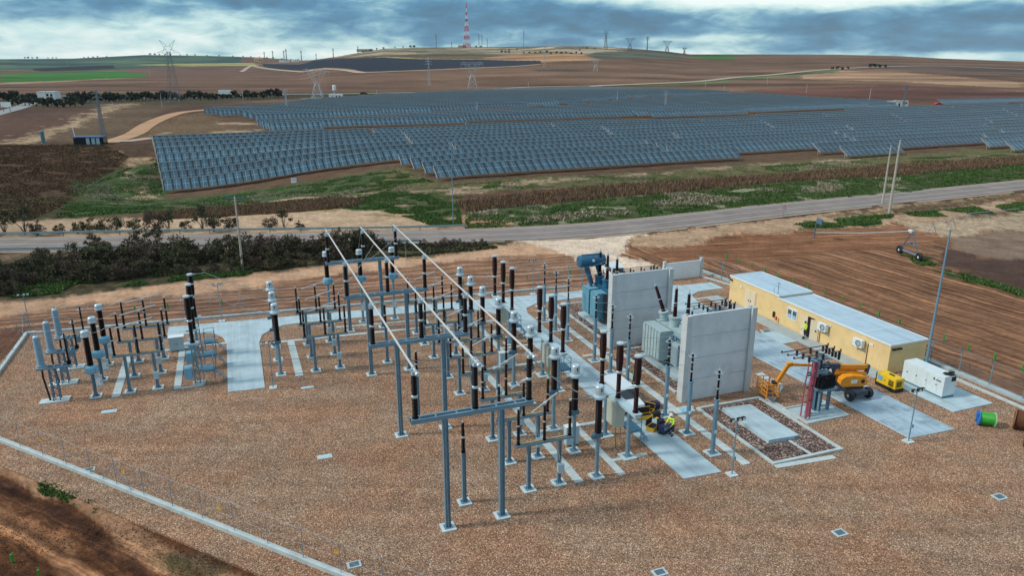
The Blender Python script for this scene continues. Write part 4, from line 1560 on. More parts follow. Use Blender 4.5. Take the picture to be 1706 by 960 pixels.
for k, (v0, v1, v2) in enumerate(((62.9, 62.7, 62.7), (66.45, 66.2, 66.1), (69.95, 69.8, 69.6))):
    ph = ('front', 'middle', 'rear')[k]
    cable('thin conductor from cable termination to voltage transformer, left bay, %s phase' % ph, [P3(-14.05, v0, 5.7), P3(-12.2, v1, 5.45)], gcd, sag=0.1)
    cable('thin conductor from voltage transformer to disconnector, left bay, %s phase' % ph, [P3(-12.2, v1, 5.45), P3(-10.75, v2, 5.95)], gcd, sag=0.12)
    cable('thin conductor from disconnector to left circuit breaker, %s phase' % ph, [P3(-7.25, v2, 5.95), P3(-5.1, (62.4, 65.95, 69.3)[k], 5.7)], gcd, sag=0.12)
    b_ = (62.4, 65.95, 69.3)[k]
    cable('curved white jumper from the top of the left circuit breaker over the slab, %s phase' % ph,
          [P3(-4.6, b_, 7.85), P3(-3.6, b_, 7.85), P3(-0.5, b_ - 0.2, 6.3), P3(1.4, (61.9, 65.4, 68.9)[k], 5.85)], gcd, r=0.025, sag=0.05)
    cable('thin conductor from current transformer to the disconnector before the gantries, %s phase' % ph,
          [P3(2.3, (61.9, 65.4, 68.9)[k], 5.8), P3(4.1, (61.65, 65.05, 68.45)[k], 5.95)], gcd, sag=0.12)
    cable('thin riser from the disconnector up to the busbar, %s phase' % ph,
          [P3(7.6, (61.65, 65.05, 68.45)[k], 5.95), P3((7.8, 11.2, 14.5)[k], (61.65, 65.05, 68.45)[k] + 0.4, 10.15)], gcd, sag=0.3)
    cable('thin dropper from busbar to tall voltage transformer, %s of three' % ('left', 'centre', 'right')[k],
          [P3((7.75, 11.15, 14.4)[k], 72.3, 10.1), P3((7.6, 10.9, 14.2)[k], 73.2, 7.95)], gcd, sag=0.1)
# three rigid connections leaving the near end of the busbars
for k, (u0, v1) in enumerate(((14.5, 37.5), (11.2, 41.0), (7.8, 44.5))):
    cable('heavy white tube leading from the near busbar end to the feeder bay, %s of three' % ('nearest', 'middle', 'farthest')[k],
          [P3(u0 + 0.05, 36.2 + k * 3.6, 10.1), P3(19.6, v1, 5.85 + 0.0)], 'white tubes leaving the busbars', r=0.04, sag=0.5, name='rigid_conductor') if k == 0 else None
# ------------------------------------------------------------------ fire walls
WALLM = mat('cast_concrete_panel', (0.60, 0.65, 0.67), 0.85, 0, 0.10, 0.6, bump=0.15, bscale=12, dirt=((0.50, 0.55, 0.58), 0.5, 0.55))
COLM = mat('pale_concrete_column', (0.52, 0.56, 0.56), 0.85, 0, 0.10, 1.0, bump=0.15, bscale=12)


def fire_wall(label, loc, L_=6.1, H=7.3):
    t = thing('fire_wall', label, 'concrete wall', loc, TH, 'fire walls between the transformer bays')
    for x in (0, L_):
        c = MB()
        c.box((x, -0.28, H / 2), (0.46, 0.16, H))
        c.box((x, 0.28, H / 2), (0.46, 0.16, H))
        c.box((x + (-0.16 if x == 0 else 0.16), 0, H / 2), (0.14, 0.41, H - 0.01))
        c.build('column', COLM, t)
    n = 4
    for k in range(n):
        b = MB()
        h = H / n
        b.box((L_ / 2, 0, k * h + h / 2 - 0.02), (L_ - 0.18, 0.2, h - 0.035))
        b.build('panel', WALLM, t)
    c = MB()
    c.box((L_ / 2, 0, H / 2 - 0.05), (L_ - 0.2, 0.14, H - 0.12))
    c.build('joint', mat('dark_joint', (0.36, 0.40, 0.42), 0.9) if 'dark_joint' not in bpy.data.materials else bpy.data.materials['dark_joint'], t)
    return t


fw = fire_wall('tall grey concrete fire wall nearest the camera, right of the grey transformer', W(31.6, 45.1))
dup(fw, W(31.7, 57.4), label='tall grey concrete fire wall between the blue and the grey transformer')

t = thing('panel_wall', 'low white concrete panel wall at the far gate of the yard', 'concrete wall', W(48.6, 75.0), TH)
MB().box((2.7, 0, 1.1), (5.3, 0.16, 2.2)).build('panel', WHT, t)
for x in (0, 5.4):
    MB().box((x, 0, 1.25), (0.35, 0.35, 2.5)).build('pillar', COLM, t)


# ------------------------------------------------------------------ transformers
TGREY = mat('pale_grey_green_transformer_paint', (0.36, 0.48, 0.50), 0.4, 0.0, 0.07, 2.0)
TGREYD = mat('grey_transformer_side_paint', (0.24, 0.34, 0.39), 0.45, 0.0, 0.07, 2.0)
TBLUE = mat('deep_blue_transformer_paint', (0.025, 0.125, 0.225), 0.38, 0.0, 0.1, 2.0)
TBLUEL = mat('blue_radiator_paint', (0.13, 0.37, 0.49), 0.4, 0.0, 0.08, 2.0)
TDARK = mat('dark_fan_grille', (0.014, 0.018, 0.024), 0.5, 0.2, 0.2, 3.0)


def bushing(mb_i, mb_f, base, tip, r=0.2):
    a, b = Vector(base), Vector(tip)
    d = (b - a)
    L_ = d.length
    d.normalize()
    n = int(L_ / 0.09)
    for i in range(n):
        k = 1 - 0.3 * i / n
        p, q, s = a + d * (L_ * i / n), a + d * (L_ * (i + 0.5) / n), a + d * (L_ * (i + 1) / n)
        mb_i.cyl(p, q, r * 0.7 * k, r * k, n=10)
        mb_i.cyl(q, s, r * k, r * 0.7 * k, n=10)
    mb_f.cyl(b, b + d * 0.14, r * 0.55, n=8)
    mb_f.cyl(b + d * 0.14, b + d * 0.4, 0.035, n=6)
    mb_f.cyl(a + d * (L_ * 0.5 - 0.05), a + d * (L_ * 0.5 + 0.05), r * 0.86, n=10)


def make_transformer(label, loc, body_m, rad_m, tank_side_m, blue):
    t = thing('power_transformer', label, 'transformer', loc, TH)
    # origin: middle of the plinth, z = 0
    k = MB()
    k.box((0.65, 0, 1.95), (2.5, 4.6, 2.9))
    k.box((0.65, 0, 3.43), (2.7, 4.8, 0.08))
    for y in (-2.0, -1.2, -0.4, 0.4, 1.2, 2.0):
        k.box((1.93, y, 1.95), (0.1, 0.12, 2.8))
    for x in (-0.3, 0.3, 0.9, 1.5):
        k.box((x, -2.34, 1.95), (0.12, 0.1, 2.8))
        k.box((x, 2.34, 1.95), (0.12, 0.1, 2.8))
    k.box((0.65, 0, 0.42), (2.2, 4.2, 0.22))
    k.build('tank', body_m, t)
    # radiators towards the surge arresters
    banks = ((-0.1, 2.25),) if not blue else ((-1.9, -0.35), (0.1, 1.9))
    banks = ((-0.35, 2.55),) if not blue else ((-1.05, 0.35), (0.75, 2.3))
    for a, b in banks:
        n = max(5, int((b - a) / 0.48))
        r = MB()
        for i in range(n):
            y = a + (b - a) * (i + 0.5) / n
            r.box((-1.35, y, 1.95), (1.15, (b - a) / n * 0.62, 2.55))
            r.box((-1.94, y, 1.95), (0.05, (b - a) / n * 0.82, 2.6))
        r.box((-1.35, a + 0.02, 1.95), (1.2, 0.05, 2.6))
        for z in (0.95, 3.0):
            r.cyl((-1.35, a, z), (-1.35, b, z), 0.09, n=8)
            r.cyl((-1.35, (a + b) / 2, z), (-0.5, (a + b) / 2, z), 0.1, n=8)
        r.build('radiator', rad_m, t)
        f = MB()
        f.box((-1.35, (a + b) / 2, 3.3), (1.1, b - a, 0.06))
        f.build('radiator_cover', rad_m, t)
        g = MB()
        for yy in (a + 0.5, b - 0.5):
            g.lathe([(0.36, 0.44), (0.36, 0.60)], (-1.35, yy, 0), 14)
        g.build('fan', STEEL_D, t)
    # near end: cooler or cabinet side
    if blue:
        c = MB()
        c.box((-0.55, -1.85, 1.9), (1.5, 1.1, 2.9))
        co = c.build('cooler', TDARK, t)
        for z in (1.0, 1.95, 2.9):
            f = MB()
            f.torus((-0.55, -2.42, z), 0.36, 0.05, 18, 6)
            f2 = MB()
            for i in range(18):
                a0, a1 = 2 * math.pi * i / 18, 2 * math.pi * (i + 1) / 18
                f2.bar((-0.95 + 0.4 + 0.38 * math.cos(a0), -2.43, z + 0.38 * math.sin(a0)), (-0.95 + 0.4 + 0.38 * math.cos(a1), -2.43, z + 0.38 * math.sin(a1)), 0.06)
            for i in range(4):
                a0 = math.pi * i / 4
                f2.bar((-0.55 - 0.36 * math.cos(a0), -2.43, z - 0.36 * math.sin(a0)), (-0.55 + 0.36 * math.cos(a0), -2.43, z + 0.36 * math.sin(a0)), 0.035)
            f2.build('fan', TBLUE, co)
    else:
        c = MB()
        c.box((-0.2, -2.75, 1.75), (0.95, 0.7, 2.1))
        c.box((-0.2, -2.75, 2.83), (1.02, 0.78, 0.06))
        co = c.build('control_cabinet', TGREYD, t)
        d = MB()
        d.box((-0.2, -3.11, 1.75), (0.8, 0.03, 1.8))
        d.build('door', TGREY, co)
        c = MB()
        c.box((-0.95, -1.55, 1.55), (0.5, 0.95, 1.9))
        c.box((-0.95, -1.55, 2.54), (0.56, 1.0, 0.05))
        co = c.build('tap_drive_cabinet', TGREY, t)
        d = MB()
        d.box((-1.215, -1.55, 1.55), (0.03, 0.8, 1.6))
        d.build('door', TGREYD, co)
        p = MB()
        for yy in (-0.75, -0.55, -2.15, -2.3):
            p.cyl((-0.8, yy, 0.6), (-0.8, yy, 3.1), 0.05, n=8)
        p.cyl((-0.8, -2.3, 3.05), (-0.8, -0.5, 3.05), 0.07, n=8)
        p.cyl((-0.8, -2.3, 2.75), (-0.8, -0.5, 2.75), 0.045, n=8)
        p.cyl((-0.8, -2.3, 0.65), (-0.8, -0.5, 0.65), 0.06, n=8)
        for yy in (-2.0, -1.2, -0.7):
            p.box((-0.85, yy, 2.95), (0.22, 0.2, 0.3))
        p.build('oil_pipework', STEEL, t)
        p = MB()
        for (a, b) in (((-0.75, -2.5, 0.7), (-0.75, -2.5, 3.3)), ((-0.75, -2.5, 3.3), (0.4, -2.5, 3.6)), ((0.5, -2.6, 0.5), (0.5, -2.6, 3.5)), ((-0.9, -2.2, 1.0), (-0.9, -2.2, 2.9)),
                       ((-0.75, -2.5, 0.7), (0.5, -2.6, 0.7)), ((-0.7, -3.2, 0.6), (0.9, -3.2, 0.6))):
            p.cyl(a, b, 0.06, n=8)
        p.build('pipework', STEEL, t)
        lad = MB()
        for s in (0.7, 1.05):
            lad.bar((s, -2.7, 0.4), (s, -2.7, 3.6), 0.05)
        for i in range(9):
            lad.bar((0.7, -2.7, 0.7 + i * 0.33), (1.05, -2.7, 0.7 + i * 0.33), 0.035)
        lad.build('ladder', STEEL, t)
    # top: turrets, bushings, pipes
    for i, (x, y) in enumerate(((-0.15, 1.9), (-0.1, 0.35), (0.05, -1.35))):
        tr = MB()
        tip = (x - 0.95, y + 0.25, 6.75) if (i == 0 and not blue) else (x, y, 6.9)
        b0 = (x - 0.12 if i == 0 and not blue else x, y, 4.35)
        if i == 0 and not blue:
            tr.cyl((x + 0.05, y, 3.45), (x - 0.12, y, 4.3), 0.42, 0.40, n=16)
            tr.cyl((x - 0.12, y, 4.3), (x - 0.14, y, 4.38), 0.48, n=16)
        else:
            tr.cyl((x, y, 3.45), (x, y, 4.28), 0.47, n=16)
            tr.cyl((x, y, 4.24), (x, y, 4.36), 0.56, n=16)
        to = tr.build('turret', body_m, t)
        bi, bf = MB(), MB()
        bushing(bi, bf, b0, tip)
        bi.build('bushing', PORC_R, to)
        bf.build('bushing_cap', CAST, to)
    lv = MB()
    lf = MB()
    for i in range(4):
        y = -1.5 + i * 0.75
        lv.lathe([(0.1, 3.45)] + shed_profile(3.5, 4.7, 0.11, 0.7, 0.09, 0.8), (1.45, y, 0), 10)
        lf.lathe([(0.05, 4.7), (0.05, 4.9)], (1.45, y, 0), 8)
    lo = lv.build('low_voltage_bushing', PORC, t)
    lf.build('bushing_cap', CAST, lo)
    p = MB()
    p.cyl((0.5, -2.1, 3.6), (0.5, 2.1, 3.6), 0.07, n=8)
    p.cyl((1.1, -2.1, 3.55), (1.1, 2.1, 3.55), 0.05, n=8)
    p.box((0.8, 0.9, 3.65), (0.5, 0.4, 0.36))
    p.build('oil_pipe', body_m, t)
    if blue:
        q = MB()
        q.lathe([(0.3, -1.5), (0.58, -1.45), (0.64, -1.35), (0.64, -0.02), (0.69, -0.02), (0.69, 0.04), (0.64, 0.04), (0.64, 1.35), (0.58, 1.45), (0.3, 1.5)], (-1.0, 2.3, 5.95), 20, axis='x')
        q.box((-1.0, 2.3, 6.62), (2.2, 0.3, 0.08))
        qo = q.build('conservator', TBLUE, t)
        w = MB()
        w.lathe([(0.0, 0), (0.16, 0), (0.16, 0.03)], (0.0, 0.0, 0.0), 14) if False else None
        for i in range(14):
            pass
        w.cyl((-1.05, 1.67, 6.1), (-1.05, 1.62, 6.1), 0.15, n=16)
        w.build('oil_gauge', WHT, qo)
        s = MB()
        for x in (-1.75, -0.45):
            s.bar((x, 2.25, 5.5), (x + 0.55, 1.7, 3.3), 0.3, 0.2)
            s.bar((x + 0.35, 2.35, 5.5), (x + 0.95, 2.2, 3.4), 0.2)
            s.bar((x + 0.2, 2.1, 4.6), (x + 0.65, 2.25, 4.3), 0.1)
        s.build('conservator_frame', TBLUE, t)
        u_ = MB()
        u_.lathe([(0.5, 3.45), (0.5, 3.95), (0.62, 3.98), (0.62, 4.06), (0.2, 4.1)], (0.75, 0.4, 0), 18)
        u_.build('tap_changer', TBLUE, t)
    else:
        s = MB()
        s.box((0.35, -0.6, 3.62), (0.6, 0.8, 0.3))
        s.lathe([(0.3, 3.45), (0.3, 3.8), (0.36, 3.82), (0.36, 3.9), (0.1, 3.93)], (0.9, -1.6, 0), 14)
        s.build('tap_changer', TGREY, t)
        sg = MB()
        sg.box((-0.45, 0.8, 3.9), (1.9, 0.05, 0.05))
        sg.box((-0.45, 0.8, 4.15), (1.9, 0.03, 0.03))
        sg.build('handrail', STEEL, t)
    return t


make_transformer('large pale grey power transformer with upright radiator panels between the two fire walls', W(35.05, 51.45, 0.26), TGREY, TGREY, TGREYD, False)
make_transformer('deep blue power transformer with round conservator tank behind the far fire wall', W(34.9, 63.9, 0.26), TBLUE, TBLUEL, TBLUE, True)


# ------------------------------------------------------------------ medium voltage busbar frames beside the transformers
def make_mv_frame(label, loc, near, rz=TH):
    t = thing('power_cable_tower', label, 'cable tower', loc, rz, 'medium voltage cable frames beside the transformer bays')
    for x, y in ((0.0, 0.0), (0.9, 0.35)):
        m = MB()
        base_plate(m, x, y, 0.07, 0.4)
        h_post(m, x, y, 0.08, 4.6, 0.24)
        m.build('post', STEEL_D, t)
    b = MB()
    for z in (4.55, 3.4):
        b.box((0.45, 0.15, z), (1.7, 0.1, 0.12))
        b.box((0.3, -0.2, z), (1.9, 0.1, 0.12))
    for x in (-0.4, 0.3, 1.0):
        b.box((x, 0.1, 4.63), (0.1, 1.5, 0.1))
    b.build('frame_beam', STEEL, t)
    bb = MB()
    for k, y in enumerate((-0.55, 0.1, 0.75)):
        bb.bar((-2.6, y, 5.15), (1.9, y, 5.15), 0.07, 0.05)
        for x in (-2.55, 1.85):
            bb.bar((x, y, 5.15), (x, y, 5.3), 0.08)
    bb.build('busbar', mat('copper_brown_bar', (0.10, 0.055, 0.05), 0.4, 0.3) if 'copper_brown_bar' not in bpy.data.materials else bpy.data.materials['copper_brown_bar'], t)
    ins = MB()
    for y in (-0.55, 0.1, 0.75):
        for x in (-1.1, 0.2, 1.4):
            ins.lathe([(0.09, 4.68)] + shed_profile(4.70, 5.08, 0.11, 0.65, 0.09), (x, y, 0), 10)
    ins.build('insulator', BLK, t)
    for y in (-0.55, 0.1, 0.75):
        hp = MB()
        hp.lathe(shed_profile(4.45, 5.12, 0.12, 0.65, 0.1), (1.75, y, 0), 10)
        hp.build('hanging_insulator', BLK, t)
    c = MB()
    for k, (x0, y0) in enumerate(((-0.75, -0.55), (-0.55, -0.45), (-0.3, -0.5), (-0.35, -0.1), (-0.15, -0.2), (-0.7, 0.0))):
        c.tube([(x0 + 0.35, y0 + 0.2, 4.5), (x0 + 0.15, y0, 3.6), (x0, y0, 2.4), (x0 - 0.05, y0 - 0.05, 1.2), (x0 - 0.25, y0 - 0.25, 0.05)], 0.055, 7)
    c.build('power_cable', PINK, t)
    cl = MB()
    for z in (1.3, 2.5, 3.5):
        cl.bar((-0.95, -0.5, z), (0.1, -0.2, z), 0.07)
        cl.bar((-0.35, -0.35, z), (-0.05, 0.0, z), 0.06)
    cl.build('cable_clamp', BLK, t)
    if near:
        br = MB()
        for k in range(6):
            z = 2.7 + 0.33 * k
            br.lathe([(0.07, z), (0.13, z + 0.06), (0.07, z + 0.12)], (1.35, 0.0, 0), 8)
            br.box((1.15, 0.0, z + 0.06), (0.4, 0.06, 0.05))
        br.build('fuse_bracket', STEEL_D, t)
    return t


make_mv_frame('cable frame with red power cables and brown busbars left of the orange boom lift', W(39.5, 39.7, 0.06), True)
make_mv_frame('cable frame with brown busbars partly hidden behind the nearest fire wall', W(39.2, 52.0, 0.06), False)
make_mv_frame('cable frame partly hidden behind the far fire wall near the white van', W(39.2, 64.5, 0.06), False)
for v0 in (39.4, 51.6, 64.1):
    slab('cable_frame_base', [(38.3, v0 - 1.0), (42.2, v0 - 1.0), (42.2, v0 + 1.6), (38.3, v0 + 1.6)], 0.03, CONC)
kerb_line('cable_frame_kerb', [(38.3, 38.4), (38.3, 41.0), (42.2, 41.0), (42.2, 38.4), (38.3, 38.4)], 0.14, 0.10)

# auxiliary transformer standing next to the cable frame
t = thing('auxiliary_transformer', 'small black oil transformer with upright bushings on steel posts beside the red cables', 'transformer', W(41.3, 40.1, 0.05), TH)
for x, y in ((-0.75, -0.35), (0.1, -0.35), (-0.75, 0.45), (0.1, 0.45)):
    m_ = MB()
    h_post(m_, x, y, 0.0, 1.75, 0.2)
    m_.build('post', STEEL, t)
MB().box((-0.3, 0.05, 1.82), (1.7, 1.4, 0.12)).build('shelf', STEEL, t)
m_ = MB()
m_.box((-0.3, 0.05, 2.45), (1.3, 0.8, 1.1))
for k in range(9):
    m_.box((-0.9 + k * 0.15, 0.05, 2.40), (0.04, 1.25, 0.9))
for k in range(5):
    m_.box((-0.3, -0.3 + k * 0.17, 2.40), (1.75, 0.04, 0.9))
m_.build('tank', BLK, t)
for x in (-0.75, -0.3, 0.15):
    m_ = MB()
    m_.lathe(shed_profile(3.0, 3.55, 0.09, 0.6, 0.09) + [(0.03, 3.56), (0.03, 3.7)], (x, 0.1, 0), 10)
    m_.build('bushing', PORC, t)


# ------------------------------------------------------------------ control building
YWALL = mat('yellow_render', (0.74, 0.545, 0.26), 0.85, 0, 0.08, 0.8, bump=0.05, bscale=60, dirt=((0.60, 0.43, 0.21), 0.9, 0.60))
ROOFM = mat('pale_flat_roof', (0.40, 0.54, 0.63), 0.75, 0, 0.07, 0.6, dirt=((0.30, 0.44, 0.55), 0.4, 0.6))
CREAM = mat('cream_door_paint', (0.70, 0.60, 0.42), 0.5, 0, 0.04, 1.0)
add_joints(ROOFM, 0, 7.3, 0.8, 0.06)
t = thing('control_building', 'long low yellow control building with pale flat roof beside the fence', 'building', W(51.35, 43.3), TH)
for y0, y1, h in ((0.0, 14.2, 2.62), (14.2, 22.3, 2.86)):
    m_ = MB()
    m_.box((2.1, (y0 + y1) / 2, h / 2), (4.2, y1 - y0 - 0.01, h))
    m_.build('wall', YWALL, t)
    m_ = MB()
    m_.box((2.1, (y0 + y1) / 2, h + 0.05), (4.36, y1 - y0 + 0.12, 0.10))
    ro = m_.build('roof', ROOFM, t)
    m_ = MB()
    for (cx, cy, dx, dy) in ((-0.06, (y0 + y1) / 2, 0.06, y1 - y0 + 0.16), (4.26, (y0 + y1) / 2, 0.06, y1 - y0 + 0.16), (2.1, y0 - 0.05, 4.36, 0.06), (2.1, y1 + 0.06, 4.36, 0.06)):
        m_.box((cx, cy, h + 0.07), (dx, dy, 0.15))
    m_.build('parapet', WHT, ro)
m_ = MB()
for y in (3.4, 6.9, 10.4):
    m_.box((2.1, y, 2.725), (4.2, 0.06, 0.02))
m_.build('roof_seam', WHT, t)


def door(t, y, w, n, open_=False, hgt=2.1, m=None):
    fr = MB()
    fr.box((-0.02, y, hgt / 2 + 0.05), (0.08, w + 0.16, hgt + 0.12))
    fo = fr.build('door_frame', m or CREAM, t)
    if not open_:
        for k in range(n):
            d = MB()
            d.box((-0.075, y + (k - (n - 1) / 2) * w / n, hgt / 2 + 0.04), (0.05, w / n - 0.03, hgt))
            do = d.build('door', m or CREAM, t)
            e = MB()
            e.box((-0.12, y + (k - (n - 1) / 2) * w / n + 0.25 * (1 if k == 0 else -1), 1.05), (0.05, 0.1, 0.16))
            e.build('handle', BLK, do)
    return fo


door(t, 18.6, 1.7, 2)
# open double door; the room's shade is a near-black painted panel
m_ = MB()
m_.box((-0.045, 9.4, 1.08), (0.03, 0.85, 2.1))
m_.build('doorway', mat('painted_room_shade', (0.008, 0.008, 0.010), 0.9), t)
for y, a in ((10.25, 0.0), (8.72, 0.35)):
    m_ = MB()
    m_.box((-0.08 - (0.12 if a else 0), y, 1.06), (0.05, 0.85, 2.08), a)
    do = m_.build('door', CREAM, t)
    MB().box((-0.13 - (0.1 if a else 0), y - 0.2, 1.05), (0.05, 0.1, 0.16)).build('handle', BLK, do)
# window
m_ = MB()
m_.box((-0.02, 12.05, 1.62), (0.08, 1.45, 1.15))
wo = m_.build('window', WHT, t)
for y in (11.7, 12.4):
    m_ = MB()
    m_.box((-0.075, y, 1.62), (0.03, 0.55, 0.9))
    m_.build('pane', mat('pale_pane', (0.35, 0.50, 0.56), 0.15) if 'pale_pane' not in bpy.data.materials else bpy.data.materials['pale_pane'], wo)
m_ = MB()
for y in (11.7, 12.4):
    for k in range(4):
        m_.box((-0.11, y - 0.19 + k * 0.125, 1.8), (0.02, 0.06, 0.42))
m_.build('grille', BLK, wo)


def aircon(y, z, label):
    a = thing('air_conditioner', label, 'air conditioner', W(51.35, 43.3 + y, z), TH)
    MB().box((-0.34, 0, 0.35), (0.38, 1.05, 0.72)).build('casing', WHT, a)
    f = MB()
    for yy in (-0.14,):
        for i in range(20):
            a0, a1 = 2 * math.pi * i / 20, 2 * math.pi * (i + 1) / 20
            f.bar((-0.545, yy + 0.27 * math.cos(a0), 0.36 + 0.27 * math.sin(a0)), (-0.545, yy + 0.27 * math.cos(a1), 0.36 + 0.27 * math.sin(a1)), 0.05)
        for i in range(5):
            f.box((-0.545, yy, 0.18 + i * 0.09), (0.02, 0.42, 0.03))
    f.build('fan_grille', STEEL_D, a)
    b = MB()
    for s in (-0.4, 0.4):
        b.box((-0.3, s, -0.04), (0.6, 0.05, 0.06))
    b.build('bracket', STEEL, a)


aircon(7.55, 1.5, 'white air conditioner on the yellow wall just right of the open door')
aircon(3.15, 1.5, 'white air conditioner high on the yellow wall near its right corner')
m_ = MB()
m_.box((-0.05, 2.35, 1.0), (0.05, 0.05, 2.0))
m_.box((-0.05, 8.1, 1.0), (0.05, 0.05, 2.0))
m_.build('downpipe', mat('brown_pipe', (0.12, 0.05, 0.04), 0.5), t)
m_ = MB()
m_.box((-0.05, 2.0, 2.05), (0.04, 0.4, 0.2))
m_.box((-0.05, 7.0, 2.1), (0.05, 0.3, 0.18))
m_.box((-0.05, 20.3, 2.2), (0.04, 0.35, 0.2))
m_.build('wall_sign', WHT, t)
m_ = MB()
m_.box((0.3, -0.12, 2.3), (0.35, 0.2, 0.14))
m_.box((0.9, -0.12, 2.3), (0.5, 0.2, 0.12))
m_.box((-0.15, 22.0, 2.55), (0.2, 0.3, 0.14))
m_.box((-0.15, 14.6, 0.8), (0.16, 0.16, 0.6))
m_.build('floodlight', BLK, t)
m_ = MB()
m_.cyl((0.2, 14.7, 2.7), (0.2, 14.7, 4.2), 0.03, n=6)
m_.bar((0.2, 14.4, 4.15), (0.2, 15.0, 4.15), 0.04)
m_.bar((0.2, 15.3, 2.8), (0.2, 15.3, 3.5), 0.03)
m_.build('antenna', STEEL_D, t)
m_ = MB()
m_.cyl((-0.12, 14.0, 0.35), (-0.12, 14.0, 0.75), 0.09, n=10)
tag(m_.build('fire_extinguisher', RED, None, W(51.2, 43.3), TH), 'red fire extinguisher hung on the yellow wall left of the window', 'fire extinguisher')


# ------------------------------------------------------------------ lamp and lightning masts
def make_lamp(label, loc, rz=TH, n=3):
    t = thing('floodlight_mast', label, 'floodlight mast', loc, rz, 'short floodlight masts in the yard')
    footing(t, 0, 0, 0.62, 0.08)
    m = MB()
    m.cyl((0, 0, 0.08), (0, 0, 4.0), 0.045, 0.035, n=8)
    m.box((0, -0.1, 1.3), (0.14, 0.12, 0.22))
    m.build('pole', STEEL, t)
    a = MB()
    a.bar((-0.45, 0, 3.95), (0.45, 0, 3.95), 0.05)
    a.build('crossarm', STEEL, t)
    for x in (-0.4, 0.1, 0.42)[:n]:
        f = MB()
        f.box((x, -0.05, 4.08), (0.26, 0.2, 0.2), 0.2 * x)
        fo = f.build('floodlight', BLK, t)
        MB().box((x, -0.16, 4.08), (0.2, 0.01, 0.15), 0.2 * x).build('lens', WHT, fo)
    return t


lp = make_lamp('slim floodlight mast at the front corner of the empty transformer pit', W(28.55, 34.5))
for (u, v), lb in (((43.15, 33.7), 'slim floodlight mast at the near end of the stained concrete lane'), ((-3.0, 78.4), 'slim floodlight mast on the far kerb behind the wide slab'),
                   ((-21.0, 81.6), 'slim floodlight mast at the far left corner of the fence'), ((31.2, 75.6), 'slim floodlight mast behind the curve of the service road'),
                   ((1.05, 59.3), 'slim floodlight mast beside the near end of the wide slab')):
    dup(lp, W(u, v), label=lb)
t = thing('lightning_mast', 'very tall tapering lightning mast before the end wall of the yellow building', 'lightning mast', W(54.5, 42.2), TH)
m_ = MB()
m_.cyl((0, 0, 0), (0, 0, 12.9), 0.125, 0.065, n=12)
m_.build('pole', STEEL, t)
m_ = MB()
m_.cyl((0, 0, 12.9), (0, 0, 13.6), 0.03, 0.015, n=6)
m_.build('rod', WIRE, t)
MB().box((0, 0, 0.06), (0.9, 0.9, 0.12)).build('footing', PAD, t)


# ------------------------------------------------------------------ fences
def mesh_mat():
    m = bpy.data.materials.new('chain_link')
    m.use_nodes = True
    t = m.node_tree
    t.nodes.clear()
    L = t.links.new
    out = N(t, 'ShaderNodeOutputMaterial')
    tr = N(t, 'ShaderNodeBsdfTransparent')
    p = N(t, 'ShaderNodeBsdfPrincipled')
    p.inputs['Base Color'].default_value = (0.20, 0.22, 0.22, 1)
    p.inputs['Metallic'].default_value = 0.3
    p.inputs['Roughness'].default_value = 0.5
    uv = N(t, 'ShaderNodeUVMap')
    sx = N(t, 'ShaderNodeSeparateXYZ')
    L(uv.outputs[0], sx.inputs[0])
    s = math_n(t, 'FRACT', math_n(t, 'MULTIPLY', math_n(t, 'ADD', sx.outputs[0], sx.outputs[1]), 12.0))
    d = math_n(t, 'FRACT', math_n(t, 'MULTIPLY', math_n(t, 'SUBTRACT', sx.outputs[0], sx.outputs[1]), 12.0))
    f = math_n(t, 'MAXIMUM', math_n(t, 'LESS_THAN', s, 0.035), math_n(t, 'LESS_THAN', d, 0.035))
    mx = N(t, 'ShaderNodeMixShader')
    L(f, mx.inputs[0])
    L(tr.outputs[0], mx.inputs[1])
    L(p.outputs[0], mx.inputs[2])
    L(mx.outputs[0], out.inputs[0])
    return m


LINK = mesh_mat()


